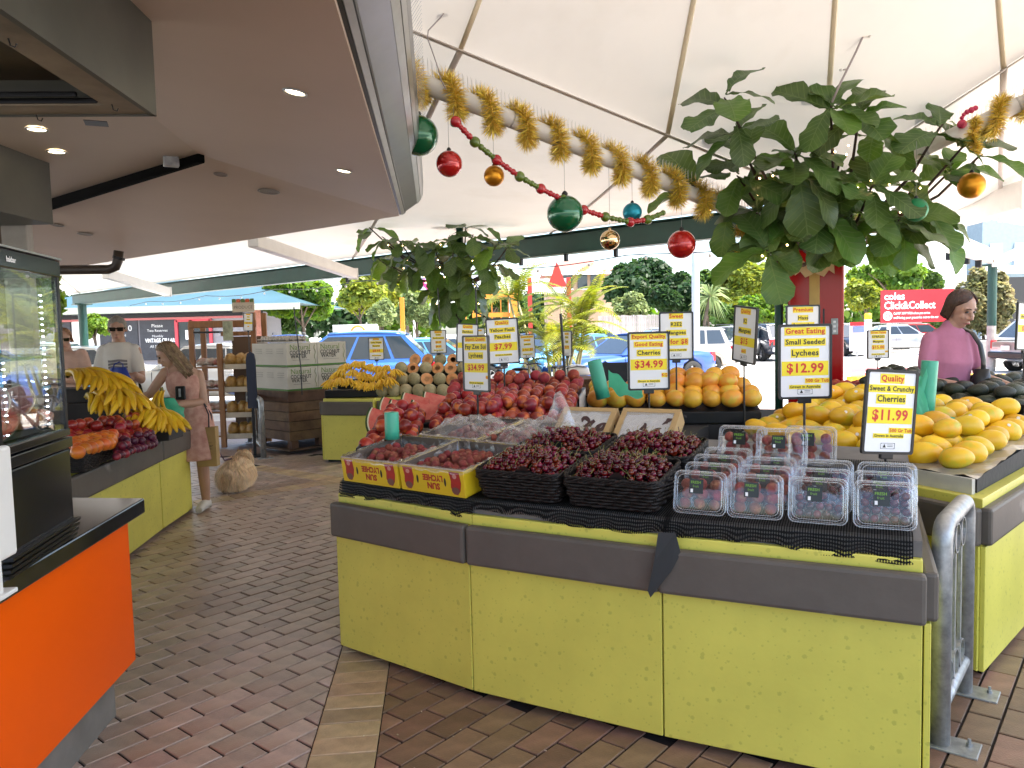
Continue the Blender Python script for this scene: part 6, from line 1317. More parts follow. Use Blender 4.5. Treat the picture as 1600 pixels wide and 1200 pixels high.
sign(1013.5, 564, 3.96, .215, [('Export Quality', 'r', .085, .125, True), ('Good Eating', 'r', .215, .125, True), ('Cherries', 'k', .36, .145, True), ('$34.99', 'r', .56, .235, True), ('KG', 'r', .745, .10, 'r'), GA], 'price sign for good eating cherries at $34.99', .96)
sign(1257.5, 565, 3.22, .224, [('Great Eating', 'r', .095, .135, True), ('Small Seeded', 'k', .24, .13, True), ('Lychees', 'k', .385, .15, True), ('$12.99', 'r', .59, .24, True), ('500 Gr Tub', 'r', .755, .085, 'r'), ('Grown in Australia', 'k', .835, .068, True)], 'price sign for small seeded lychees at $12.99', .86, .0)
sign(1390, 644, 2.86, .226, [('Quality', 'r', .105, .14, True), ('Sweet & Crunchy', 'k', .225, .115, True), ('Cherries', 'k', .345, .145, True), ('$11.99', 'r', .54, .24, True), ('500 Gr Tub', 'r', .715, .085, 'r'), ('Grown in Australia', 'k', .78, .068, True)], 'price sign for sweet and crunchy cherries at $11.99', .845, rad(14), rad(4.5))
sign(744, 568, 4.15, .205, [('Export Quality', 'o', .07, .115, True), ('Fay Zee Sui', 'k', .205, .16, True), ('Lychees', 'k', .36, .16, True), ('$34.99', 'r', .575, .22, True), ('kg', 'o', .74, .08, 'r'), GA], 'tall price sign for fay zee siu lychees at $34.99', .93, rad(-44), 0, 1.48)
sign(785.5, 533, 5.3, .225, [('Quality', 'r', .10, .13, True), ('Yellow Flesh', 'k', .26, .135, True), ('Peaches', 'k', .405, .145, True), ('$7.99', 'r', .62, .23, True), ('Grown in Australia', 'k', .80, .06, True)], 'price sign for yellow flesh peaches at $7.99', 1.0, rad(4), rad(-2))
sign(730, 536, 6.4, .20, [('Quality', 'o', .08, .14, True), ('Bamboo', 'k', .21, .14, True), ('$', 'r', .56, .2, True)], 'price sign partly hidden behind the tall lychee sign', .95, rad(30), rad(3), 1.6)
sign(749, 525, 6.9, .10, [('Quality', 'o', .15, .14, True), ('$4', 'r', .5, .2, True)], 'tiny price sign peeping out beside the peaches sign', .95)
sign(685, 534, 9.9, .205, [('Quality', 'o', .08, .14, True), ('Sweet', 'k', .20, .12, True), ('Rockmelons', 'k', .34, .13, True), ('$3.99', 'r', .52, .15, True), ('$4.99', 'r', .70, .15, True), ('Grown in Australia', 'k', .86, .07, True)], 'price sign standing behind the rockmelons', 1.0, 0, 0, 1.45)
sign(588, 545, 9.75, .195, [('Quality', 'o', .07, .12, True), ('Lady Finger', 'k', .22, .14, True), ('Bananas', 'k', .37, .14, True), ('$8.99', 'r', .59, .21, True), ('Grown in Australia', 'k', .80, .07, True)], 'price sign for lady finger bananas at $8.99', .9, 0, 0, 1.45)
sign(824, 541, 8.2, .165, [('Sweet & Juicy', 'o', .11, .13, True), ('Quality', 'o', .25, .13, True), ('Lemons', 'k', .42, .13, True), ('2 for $4', 'r', .64, .19, True), ('Grown in Australia', 'k', .83, .07, True)], 'price sign reading 2 for $4 beside the peaches sign', 1.0, 0, rad(-2), 1.55)
sign(886, 537, 8.2, .19, [('Quality', 'o', .11, .13, True), ('Plums', 'k', .25, .13, True), ('Sugar', 'k', .42, .13, True), ('$5.99', 'r', .64, .19, True)], 'narrow looking price sign turned away behind a black stem', 1.0, rad(-62), 0, 1.42)
sign(1056.5, 525, 5.05, .225, [('Sweet', 'r', .09, .15, True), ('R2E2', 'k', .26, .15, True), ('Mangoes', 'k', .43, .15, True), ('2 for $8', 'r', .62, .19, True), ('Grown in Australia', 'k', .79, .07, True)], 'price sign for R2E2 mangoes half behind the cherries sign', 1.0)
sign(1164, 523, 4.3, .225, [('Quality', 'o', .09, .13, True), ('R2', 'k', .26, .14, True), ('Mangoes', 'k', .43, .14, True), ('$15', 'r', .62, .2, True), ('each', 'o', .79, .1, True)], 'price sign seen nearly edge-on above the orange mangoes', .95, rad(-74), rad(6))
sign(1254.5, 514, 5.2, .23, [('Premium', 'r', .10, .15, True), ('Hass', 'k', .27, .15, True), ('Avocados', 'k', .42, .15, True)], 'price sign for premium hass avocados in front of the red column', 1.0)
sign(1287, 513, 5.6, .20, [('Great', 'o', .10, .15, True), ('Value', 'k', .27, .15, True), ('Hass', 'k', .42, .15, True)], 'price sign turned sideways behind the avocados sign', 1.0, rad(68), 0)
sign(1372, 538, 6.6, .195, [('Great Value', 'o', .09, .13, True), ('KP&R2E2', 'k', .235, .14, True), ('Mangoes', 'k', .40, .13, True), ('$15.00', 'r', .60, .19, True), ('tray', 'o', .75, .07, 'r'), ('Grown in Australia', 'k', .84, .07, True)], 'small price sign for mangoes at $15.00 beside the red column', 1.02, rad(4), 0, 1.27)
sign(1603, 510, 4.9, .21, [('Hass', 'o', .12, .15, True), ('Avocados', 'k', .30, .15, True), ('$2.99', 'r', .55, .2, True)], 'price sign cut off by the right edge of the picture', .95, rad(28), rad(3), 1.45)
# bare stems
for k, (x0, y0, x1_, y1_, Y, lab) in enumerate(((876, 490, 884, 605, 7.0, 'bare black sign stem leaning beside the palm'), (684, 450, 688, 520, 10.2, 'thin black rod above the rockmelon sign'), (743, 447, 745, 505, 7.5, 'black rod above the hidden price sign'), (459, 480, 466, 540, 10.0, 'thin black rod rising above the coconut water boxes'))):
 a, b2 = D(x0, y0, Y), D(x1_, y1_, Y); b2 = b2 + (b2 - a) * .6; t = thing('sign_stem', lab, 'rod', b2); MB().tube([a, b2], .012 if k == 0 else .008, 8).build('rod', M_FRAME, t); MB().tube([b2, Vector((b2.x, b2.y, .77 if Y > 9 else .9))], .008, 8).build('socket', M_FRAME, t)
# ================================================================== PEOPLE AND DOG
def skinmat(name, c): return mat(name, c, .5, var=.08, vscale=9, sub=.12)
def etube(mb, rings, n=18):
 """Loft of ellipses: (centre, half-width vector, half-depth vector)."""
 vs = []; k = len(rings)
 for c, a, b_ in rings:
  for j in range(n): th = 2 * PI * j / n; vs.append(Vector(c) + Vector(a) * math.cos(th) + Vector(b_) * math.sin(th))
 fs = [(i * n + j, i * n + (j + 1) % n, (i + 1) * n + (j + 1) % n, (i + 1) * n + j) for i in range(k - 1) for j in range(n)] + [tuple(range(n))[::-1], tuple((k - 1) * n + j for j in range(n))]
 mb.add(vs, fs)
def limb(mb, pts, rs):                         # tapered limb with a little muscle swelling, rounded joints
 pts = [Vector(p) for p in pts]; P = []; R = []
 for i in range(len(pts) - 1):
  for k in range(6):
   f = k / 6; P.append(pts[i].lerp(pts[i + 1], f)); R.append(rs[i] * (1 - f) + rs[i + 1] * f + .06 * rs[i] * math.sin(PI * f))
 P.append(pts[-1]); R.append(rs[-1]); mb.tube(P, R, 12)
 for p, r in zip(pts, rs): mb.ball(p, r * 1.0, n=12, m=8)
def remesh(o, vox, sm=3, it=.5):
 m = o.modifiers.new('remesh', 'REMESH'); m.mode = 'VOXEL'; m.voxel_size = vox; m.use_smooth_shade = True
 s_ = o.modifiers.new('smooth', 'SMOOTH'); s_.iterations = sm; s_.factor = it
def hand(mb, wrist, d, palmn, curl=.5, s=1.0, thumb=1):
 """Palm, four unequal bent fingers and a thumb leaving the side of the palm."""
 d = Vector(d).normalized(); nrm = Vector(palmn); nrm = (nrm - d * nrm.dot(d)).normalized(); sd_ = d.cross(nrm).normalized() * thumb; w = Vector(wrist)
 etube(mb, [(w, sd_ * .026 * s, nrm * .017 * s), (w + d * .03 * s, sd_ * .036 * s, nrm * .016 * s), (w + d * .075 * s, sd_ * .042 * s, nrm * .014 * s), (w + d * .092 * s, sd_ * .038 * s, nrm * .011 * s)], 12)
 for k, (off, ln) in enumerate(((.031, .068), (.011, .078), (-.010, .073), (-.030, .056))):
  a = w + d * .085 * s + sd_ * off * s; c1 = curl * .7; c2 = curl * 1.7; p1 = a + (d * math.cos(c1 * .5) + nrm * math.sin(c1 * .5)) * ln * .42 * s; p2 = p1 + (d * math.cos(c1 + .2) + nrm * math.sin(c1 + .2)) * ln * .33 * s; p3 = p2 + (d * math.cos(c2) + nrm * math.sin(c2)) * ln * .28 * s
  mb.tube([a - d * .02 * s, a, p1, p2, p3], [.0095 * s, .0095 * s, .009 * s, .0082 * s, .0065 * s], 8)
 b0 = w + d * .025 * s + sd_ * .030 * s; mb.tube([b0 - sd_ * .012, b0, b0 + (sd_ * .7 + d * .7 + nrm * .25) * .035 * s, b0 + (sd_ * .75 + d * 1.5 + nrm * .55 * (1 + curl)) * .040 * s], [.013 * s, .012 * s, .0105 * s, .008 * s], 8)
def headparts(mb, c, F, U_, s=1.0):
 """Skull, jaw, nose, lips, brow, ears; F is where the face points, U_ the crown."""
 F = Vector(F).normalized(); U_ = Vector(U_); U_ = (U_ - F * U_.dot(F)).normalized(); S_ = F.cross(U_).normalized(); M = Matrix(((S_.x, F.x, U_.x, c[0]), (S_.y, F.y, U_.y, c[1]), (S_.z, F.z, U_.z, c[2]), (0, 0, 0, 1))) @ Matrix.Diagonal((s, s, s, 1))
 mb.ball((0, -.012, .022), .1, (.76, .94, .92), 18, 14, M=M); mb.ball((0, .018, -.048), .1, (.58, .66, .66), 16, 12, M=M); mb.ball((0, .052, -.098), .022, (1.2, .9, .8), 10, 8, M=M)
 mb.tube([M @ Vector(p) for p in ((0, .078, .012), (0, .096, -.016), (0, .103, -.032), (0, .086, -.042))], [.008 * s, .011 * s, .0135 * s, .010 * s], 8)
 for x in (-1, 1): mb.ball((x * .014, .088, -.036), .009, n=8, m=6, M=M); mb.ball((x * .030, .070, .024), .016, (1.5, .7, .6), 10, 8, M=M); mb.ball((x * .036, .062, -.030), .022, (1, .8, 1), 10, 8, M=M); mb.ball((x * .078, -.012, -.008), .02, (.42, .8, 1.5), 10, 8, M=M)
 mb.ball((0, .082, -.064), .013, (1.6, .8, .55), 10, 8, M=M); mb.ball((0, .080, -.074), .012, (1.4, .8, .6), 10, 8, M=M)
 return M
def facebits(t, M, lips=(0.35, 0.10, 0.09), brow=(0.06, 0.04, 0.03), eyes=True):
 if eyes:
  for x in (-1, 1):
   MB().ball((x * .030, .074, .004), .0125, (1.25, .7, .62), 10, 8, M=M).build('eye', mat('eye_dark', (0.03, 0.022, 0.018), .25), t, smooth=True)
   MB().tube([M @ Vector((x * (.016 + .030 * k / 4), .0865 - .012 * (k / 4) ** 2, .026 + .005 * math.sin(PI * k / 4))) for k in range(5)], .0035, 5).build('eyebrow', mat('brow_%d' % int(brow[0] * 1000), brow, .8), t)
 MB().tube([M @ Vector((x * .022, .0925 - .010 * abs(x) ** 2, -.069 - .002 * abs(x))) for x in (-1, -.5, 0, .5, 1)], [.002, .0042, .005, .0042, .002], 6).build('lips', mat('lips_%d' % int(lips[0] * 1000), lips, .45), t, smooth=True)
def person(label, loc, rz, build):
 t = thing('person', label, 'person', loc, rz, 'people at the stalls'); build(t); return t
def bodyobj(t, mb, m, vox=.0075): o = mb.build('body', m, t, local=True); remesh(o, vox, 3); return o
def cloth(t, mb, m, name, vox=.011, sm=4): o = mb.build(name, m, t, local=True); remesh(o, vox, sm); return o
def torso(mb, z0, z1, infl=0.0, sw=.175, ch=.115, waist=.135, hip=.165, lean=0.0, fem=False, short=1.0, xoff=0.0):
 H = z1 - z0; rows = [(0.0, hip, .11), (.18, hip * 1.0, .115), (.42, waist, .098), (.62, (waist + sw) / 2, ch * .98 + (.012 if fem else 0)), (.80, sw * .97, ch * .93), (.93, sw * .88, ch * .72), (1.0, sw * .55, .06)]
 etube(mb, [((xoff * f, lean * f + (-.018 if fem and .55 < f < .75 else 0), z0 + H * f), (a + infl, 0, 0), (0, b_ + infl, 0)) for f, a, b_ in rows], 22)
SK1 = skinmat('skin_tan', (0.42, 0.235, 0.16)); SK2 = skinmat('skin_fair', (0.52, 0.31, 0.23)); SK3 = skinmat('skin_warm', (0.46, 0.265, 0.175))
M_LENS = mat('sunglass_black', (0.008, 0.007, 0.007), .12)
def glasses(t, M):
 for x in (-1, 1):
  MB().box((x * .033, .097, .006), (.052, .006, .036), M=M).build('sunglasses', M_LENS, t, bevel=.006); MB().box((x * .070, .045, .012), (.005, .10, .014), M=M).build('sunglasses', M_LENS, t)
 MB().box((0, .099, .014), (.02, .005, .008), M=M).build('sunglasses', M_LENS, t)
def cap_hair(t, M, m, thick=.010, zmin=-.01, fringe=.06, back=-.07):
 """Close-cropped hair: a thin shell hugging crown, sides and nape."""
 mb = MB(); n, mm = 26, 16; vs = []; fs = []
 for i in range(mm + 1):
  ph = PI * .62 * i / mm
  for j in range(n):
   th = 2 * PI * j / n; d = Vector((math.sin(ph) * math.cos(th), math.sin(ph) * math.sin(th), math.cos(ph))); p = Vector((d.x * .078, -.012 + d.y * .096, .024 + d.z * .094)); k = 1
   if p.y > fringe - .055 * max(0, -p.z * 8): p.y = min(p.y, fringe); 
   if p.y > .02 and p.z < .055: p = Vector((p.x * .93, p.y * .80, p.z + .012))
   nz = .0035 * mnoise.noise(p * 70); q = p + (p - Vector((0, -.012, .02))).normalized() * (thick * .55 + nz); vs.append(M @ q)
 for i in range(mm):
  for j in range(n): fs.append((i * n + j, (i + 1) * n + j, (i + 1) * n + (j + 1) % n, i * n + (j + 1) % n))
 o = mb.add(vs, fs).build('hair', m, t, smooth=True, local=True); so = o.modifiers.new('thick', 'SOLIDIFY'); so.thickness = .006; so.offset = -1; return o
def long_hair(t, M, m, length, n=420, seed=1, spread=.02, part=.02, facew=.6, lay=.0, sweep=Vector((0, 0, 0)), lw=.0055):
 """Strands from the crown falling over the skull and down."""
 rr = random.Random(seed); mb = MB()
 for k in range(n):
  th0 = rr.uniform(0, 2 * PI); ph = rr.uniform(.05, 1.15)
  if math.sin(th0) > .35 and ph > .62: continue
  pts = []; L_ = length * rr.uniform(.82, 1.05)
  for i in range(11):
   f = i / 10; th = th0
   if math.sin(th0) > .25: th = th0 + ((.22 if math.cos(th0) > part * 8 else PI - .22) - th0) * min(1, f * 2.6)
   a = ph + (1.72 - ph) * min(1, f * 2.2) if ph < 1.72 else ph
   p = Vector((math.sin(a) * math.cos(th) * .082, -.012 + math.sin(a) * math.sin(th) * .099, .026 + math.cos(a) * .098))
   if f > .45: g_ = (f - .45) / .55; p.z -= L_ * g_; p.x *= 1 + spread * 8 * g_ * (.6 + .4 * math.sin(k)); p.y = p.y * (1 - .1 * g_) + (-.01) * g_
   pts.append(M @ (p + Vector((rr.uniform(-.0025, .0025), rr.uniform(-.0025, .0025), 0))) + sweep * max(0, f - .45))
  mb.tube(pts, [lw * (.7 + .6 * math.sin(PI * i / 10)) for i in range(11)], 4, flat=.5)
 return mb.build('hair', m, t, smooth=True, local=True)
# ---- man in white T-shirt with the blue bag
mp_ = D(186, 545, 7.55)
def man(t):
 mb = MB(); hs = Vector((0, -.015, 1.645)); M = headparts(mb, hs, (.22, -.93, -.12), (0, 0, 1), 1.02)
 limb(mb, [(0, .01, 1.44), (0, -.005, 1.57)], [.062, .056]); torso(mb, .92, 1.50, 0, .145, .105)
 limb(mb, [(-.155, .0, 1.43), (-.205, -.03, 1.13), (.08, -.28, 1.18)], [.050, .046, .032]); hand(mb, (.08, -.28, 1.18), (.9, -.25, .05), (.1, .3, -.9), 1.0)
 limb(mb, [(.155, .0, 1.43), (.20, -.05, 1.15), (.22, -.26, 1.20)], [.050, .046, .032]); hand(mb, (.22, -.26, 1.20), (-.8, -.3, .1), (-.1, .3, -.9), 1.0, 1, -1)
 for s_ in (-1, 1): limb(mb, [(s_ * .09, 0, .93), (s_ * .10, -.01, .50), (s_ * .10, .02, .09)], [.085, .056, .042]); etube(mb, [((s_ * .10, .05, .04), (.04, 0, 0), (0, 0, .04)), ((s_ * .105, -.08, .045), (.045, 0, 0), (0, 0, .035)), ((s_ * .11, -.17, .03), (.035, 0, 0), (0, 0, .02))], 12)
 bodyobj(t, mb, SK1)
 sh = MB(); torso(sh, .88, 1.515, .014, .148, .112, .14, .15)
 limb(sh, [(-.138, 0, 1.435), (-.185, -.02, 1.225)], [.062, .062]); limb(sh, [(.138, 0, 1.435), (.18, -.03, 1.235)], [.062, .062]); cloth(t, sh, mat('white_tshirt', (0.62, 0.57, 0.51), .85, var=.06, vscale=6, bump=.12, bscale=14), 'shirt')
 pa = MB(); etube(pa, [((0, 0, .60), (.19, 0, 0), (0, .13, 0)), ((0, 0, .85), (.185, 0, 0), (0, .13, 0)), ((0, 0, .96), (.165, 0, 0), (0, .118, 0))])
 for s_ in (-1, 1): limb(pa, [(s_ * .095, 0, .80), (s_ * .10, -.01, .52)], [.105, .09])
 cloth(t, pa, mat('dark_shorts', (0.03, 0.035, 0.05), .8), 'shorts')
 for k, (z, w, c) in enumerate(((1.335, .115, (0.20, 0.18, 0.18)), (1.305, .115, (0.17, 0.155, 0.16)), (1.272, .115, (0.16, 0.14, 0.14)), (1.24, .11, (0.42, 0.22, 0.17)), (1.205, .10, (0.13, 0.115, 0.11)))):
  vs2 = []
  for i in range(13):
   x = -.07 + .17 * i / 12 + .01; yy = -(.138) * math.sqrt(max(.05, 1 - (x / .20) ** 2)) - .006
   for zz in (-.011, .011): vs2.append((x, yy, z + zz + .004 * math.sin(x * 40 + k)))
  MB().add(vs2, [(2 * i, 2 * i + 2, 2 * i + 3, 2 * i + 1) for i in range(12)]).build('shirt_print', mat('tee_print_%d' % k, c, .8), t, local=True)
 cap_hair(t, M, mat('grey_hair', (0.26, 0.235, 0.20), .8, var=.35, vscale=60), .010); facebits(t, M, (0.38, 0.14, 0.11), eyes=False); glasses(t, M)
 for o in [c for c in t.children if c.name.startswith(('sunglasses', 'lips', 'eye'))]: o.matrix_parent_inverse = Matrix()
man_o = person('man in white printed T-shirt and sunglasses holding a blue bag', dz(mp_, 0), rad(8), man)
# blue bag
bp_ = dz(mp_, 0) + Vector((.17, -.36, 0)); t = thing('tote_bag', 'bright blue reusable bag held by the man', 'bag', bp_ + Vector((0, 0, .72)))
mb = MB(); rows = []
for i in range(13):
 f = i / 12; z = .72 + .56 * f; w_ = .150 * (1 - .30 * f - .42 * max(0, f - .82) * 3); d_ = .075 * (1 - .75 * f ** 2)
 rows.append([Vector((w_ * math.cos(a) * (1 + .05 * math.sin(3 * a + f * 5)), d_ * math.sin(a) * (1 + .2 * math.sin(5 * a + f * 9)), z)) + bp_ for a in [2 * PI * k / 26 for k in range(26)]])
loft(rows).build('body', mat('blue_bag', (0.006, 0.028, 0.24), .5, var=.15, vscale=9, bump=.4, bscale=11), t, smooth=True)
MB().tube([bp_ + Vector((-.05, -.02, 1.25)), bp_ + Vector((-.04, 0, 1.31)), bp_ + Vector((0, .02, 1.33)), bp_ + Vector((.04, 0, 1.31)), bp_ + Vector((.05, -.02, 1.25))], .010, 6, flat=.4).build('handle', MATS['blue_bag'], t, smooth=True)
# ---- woman with long hair reaching for bananas
wp_ = dz(G(303, 798), 0) + Vector((0, .05, 0))
def wom(t):
 mb = MB(); hs = Vector((-.17, -.03, 1.395)); M = headparts(mb, hs, (-.80, -.40, -.48), (-.35, 0, 1), .95)
 limb(mb, [(-.07, .0, 1.25), (-.14, -.01, 1.34)], [.052, .047]); torso(mb, .86, 1.29, 0, .155, .10, .115, .165, 0, True, xoff=-.07)
 lh = Vector((-.56, -.05, .985)); limb(mb, [(-.20, -.02, 1.24), (-.34, -.05, 1.045), lh], [.045, .037, .025]); hand(mb, lh, (-.85, -.1, -.45), (.2, 0, -.9), .7, .92)
 rh = Vector((-.07, -.26, .965)); limb(mb, [(.075, .02, 1.21), (.125, -.02, .965), rh], [.047, .040, .027]); hand(mb, rh, (-.8, -.3, .0), (0, .2, .9), .8, .92, -1)
 for s_ in (-1, 1): limb(mb, [(s_ * .085, 0, .86), (s_ * .085, -.015, .47), (s_ * .085, .02, .09)], [.088, .054, .037]); etube(mb, [((s_ * .085, .04, .04), (.034, 0, 0), (0, 0, .035)), ((s_ * .088, -.08, .04), (.038, 0, 0), (0, 0, .03)), ((s_ * .09, -.15, .025), (.03, 0, 0), (0, 0, .018))], 12)
 bodyobj(t, mb, SK3)
 for s_ in (-1, 1): sh = MB(); etube(sh, [((s_ * .085, .065, .005), (.036, 0, 0), (0, 0, .012)), ((s_ * .085, .05, .05), (.041, 0, 0), (0, 0, .045)), ((s_ * .088, -.08, .045), (.045, 0, 0), (0, 0, .042)), ((s_ * .09, -.165, .025), (.034, 0, 0), (0, 0, .026))], 14); cloth(t, sh, mat('white_shoe', (0.60, 0.57, 0.52), .7), 'shoe', .008, 2)
 dr = MB(); torso(dr, .84, 1.255, .014, .148, .105, .125, .172, 0, True, xoff=-.065); etube(dr, [((0, 0, .46), (.235, 0, 0), (0, .19, 0)), ((0, 0, .70), (.205, 0, 0), (0, .16, 0)), ((0, 0, .92), (.175, 0, 0), (0, .125, 0))])
 cloth(t, dr, mat('peach_dress', (0.58, 0.34, 0.26), .85, col2=(0.46, 0.22, 0.17), vscale=22, bump=.2, bscale=10), 'dress')
 for x in (-.13, -.005): MB().tube([(x - .03, -.085, 1.20), (x - .03, -.06, 1.275), (x - .03, .0, 1.30), (x - .03, .06, 1.24)], .007, 6, flat=.4).build('strap', MATS['peach_dress'], t, local=True)
 long_hair(t, M, mat('blonde_brown_hair', (0.16, 0.095, 0.045), .5, col2=(0.30, 0.20, 0.11), vscale=30, island=.35), .27, 760, 4, .03, .0, .70, sweep=Vector((.05, 0, 0)), lw=.006); facebits(t, M)
 for o in [c for c in t.children if c.name.startswith(('lips', 'eye'))]: o.matrix_parent_inverse = Matrix()
wom_o = person('woman with long fair hair in a peach dress reaching for bananas', wp_, 0, wom)
# things she carries
def at_(v): return wp_ + Vector(v)
t = thing('produce_bag', 'thin green bag with fruit and bananas held by the woman in the dress', 'bag', at_((-.10, -.30, .82))); rows = []
for i in range(12):
 f = i / 11; z = .78 + .25 * f; w_ = .105 * (.45 + 1.2 * math.sin(PI * (.12 + .72 * f))) * (.75 if f > .7 else 1); rows.append([at_((-.10, -.31, z)) + Vector((w_ * math.cos(a) * (1 + .10 * math.sin(4 * a + f * 7)), w_ * .7 * math.sin(a), 0)) for a in [2 * PI * k / 22 for k in range(22)]])
loft(rows).build('film', M_GTH, t, smooth=True)
bunch(at_((-.10, -.33, 1.10)), rad(-90), 4, 'few bananas sticking out of the green bag', 'bananas in the green bag', .8, 1.3, 501)
for k in range(7): p = at_((-.16 + (k % 4) * .045, -.34 + .02 * (k // 4), .80 + .05 * (k // 4))); o = link('apple', AP[0]); o.location = p; tag(o, 'red apple inside the green bag held by the woman', 'apple', 'apples in the green bag')
t = thing('phone_pouch', 'black pouch tucked at the waist of the woman in the dress', 'pouch', at_((.01, -.20, 1.05))); MB().box(at_((.0, -.195, 1.065)), (.085, .03, .12), .1).build('pouch', M_BLACK, t, bevel=.012); MB().box(at_((.0, -.213, 1.068)), (.018, .004, .07), .1).build('zip', M_STEEL, t)
pb = at_((.155, -.05, 0)); t = thing('paper_bag', 'brown paper carrier bag hanging from the arm of the woman', 'paper bag', pb + Vector((0, 0, .40)), .05); M_PBAG = mat('brown_paper', (0.40, 0.26, 0.10), .8, var=.08, vscale=12, bump=.15, bscale=20)
MB().box((0, 0, .175), (.17, .09, .35)).build('body', M_PBAG, t, local=True, bevel=.004); lettering('emaker', .036, M_INK, frame_of((1, 0, 0), (0, 0, 1), (.005, -.0465, .185)), t, 0.0, maxw=.12)
for zz in (.212, .165, .155): MB().box((.0, -.0465, zz), (.11, .001, .002)).build('printed_line', M_INK, t, local=True)
for s_ in (-1, 1): MB().tube([(-.03, s_ * .04, .34), (-.03, s_ * .03, .46), (-.05, s_ * .0, .56), (-.02, s_ * .0, .57), (.03, s_ * .03, .46), (.03, s_ * .04, .34)], .006, 6).build('handle', mat('dark_handle', (0.02, 0.016, 0.02), .6), t, local=True)
# ---- dog with lead
dg = G(371, 764); t = thing('dog', 'small fluffy golden dog seen from behind on a purple lead', 'dog', dz(dg, 0)); mb = MB()
etube(mb, [((0, .20, .19), (.085, 0, 0), (0, 0, .09)), ((0, .10, .19), (.11, 0, 0), (0, 0, .105)), ((0, -.05, .185), (.105, 0, 0), (0, 0, .095)), ((0, -.15, .19), (.10, 0, 0), (0, 0, .095)), ((0, -.20, .20), (.06, 0, 0), (0, 0, .06))], 16)
limb(mb, [(0, .20, .22), (-.01, .27, .27)], [.075, .06]); mb.ball((-.015, .31, .285), .075, (1, 1.05, .92), 14, 10); mb.ball((-.015, .375, .265), .03, (1.1, 1, .8), 10, 8)
for s_ in (-1, 1):
 limb(mb, [(s_ * .075, -.13, .15), (s_ * .08, -.10, .10), (s_ * .078, -.155, .055), (s_ * .078, -.15, .015)], [.055, .035, .02, .022]); mb.ball((s_ * .078, -.165, .014), .024, (1, 1.4, .6), 10, 8); limb(mb, [(s_ * .07, .17, .14), (s_ * .07, .18, .07), (s_ * .07, .175, .015)], [.04, .026, .022]); mb.ball((s_ * .07, .185, .014), .024, (1, 1.4, .6), 10, 8)
 mb.ball((s_ * .062 - .015, .29, .335), .03, (.6, .4, 1.2), 10, 8)
o = mb.build('body', mat('dog_undercoat', (0.40, 0.23, 0.11), .9), t, local=True); remesh(o, .009, 3)
M_FUR = mat('golden_fur', (0.86, 0.66, 0.42), .75, col2=(0.76, 0.52, 0.28), vscale=7, island=.28)
rr = random.Random(8); fur = MB()
def tuft(p, d, ln, w=.0024, drop=.8):
 p = Vector(p); d = Vector(d).normalized(); s_ = d.cross(Vector((0, 0, 1))); s_ = s_.normalized() * w if s_.length > .05 else Vector((w, 0, 0)); q1 = p + d * ln * .35; q2 = q1 + (d * .5 + Vector((0, 0, -drop))).normalized() * ln * .4; q3 = q2 + (d * .2 + Vector((rr.uniform(-.2, .2), rr.uniform(-.2, .2), -1))).normalized() * ln * .35
 for q in (q1, q2, q3): q.z = max(q.z, .006)
 fur.add([p - s_, p + s_, q1 + s_, q1 - s_, q2 + s_ * .8, q2 - s_ * .8, q3], [(0, 1, 2, 3), (3, 2, 4, 5), (5, 4, 6)])
for k in range(15000):
 y = rr.uniform(-.20, .22); th = rr.uniform(-.9, PI + .9); r0 = .10 * (1 - .35 * (abs(y) / .22) ** 3); n_ = Vector((math.cos(th), 0, math.sin(th)))
 if y < -.13 and rr.random() < .7: n_ = (n_ * .6 + Vector((0, -1, .1))).normalized()
 tuft((r0 * n_.x, y + (-.03 if n_.y < -.3 else 0), .19 + r0 * .95 * n_.z), n_ + Vector((0, -.35, .15)), rr.uniform(.055, .10) * (1.35 if n_.z < .2 else 1))
for k in range(3500):
 n_ = Vector((rr.gauss(0, 1), -abs(rr.gauss(0, .9)), rr.gauss(.0, .8))).normalized(); tuft(Vector((0, -.12, .165)) + Vector((n_.x * .115, n_.y * .09, n_.z * .11)), n_ + Vector((0, -.2, .1)), rr.uniform(.06, .11), .003)
for k in range(2600):                          # plumed tail laid over the back and the ruff
 f = rr.random(); tuft((rr.uniform(-.03, .03) + .02, -.17 + .20 * f, .285 + .03 * math.sin(PI * f)), (rr.uniform(-1, 1), rr.uniform(-.9, .2), .25), rr.uniform(.07, .13), .003)
for k in range(1800): a = rr.uniform(0, 2 * PI); b_ = rr.uniform(-.6, 1.2); n_ = Vector((math.cos(a) * math.cos(b_), -.2 + .3 * math.sin(a), math.sin(b_))); tuft(Vector((-.015, .29, .275)) + n_ * .07, n_ + Vector((0, -.3, 0)), rr.uniform(.04, .08))
fo = fur.build('coat', M_FUR, t, smooth=True, local=True); struct(fo, kind='stuff')
a_ = at_((.13, -.04, .62)); lead = [at_((.09, -.02, 1.0)), at_((.115, -.05, .80)), at_((.17, 0, .62)), dz(dg, 0) * .55 + wp_ * .45 + Vector((.06, 0, .36)), dz(dg, 0) + Vector((-.03, .18, .30))]
t = thing('dog_lead', 'dark purple lead from the woman down to the dog', 'lead', lead[0]); MB().tube(lead, .008, 7, flat=.6).build('strap', mat('purple_webbing', (0.05, 0.012, 0.045), .6), t, smooth=True); MB().tube([lead[0] + Vector((-.02, -.02, 0)), lead[0] + Vector((-.05, -.03, -.06)), lead[1]], .010, 7, flat=.5).build('hand_loop', MATS['purple_webbing'], t, smooth=True)
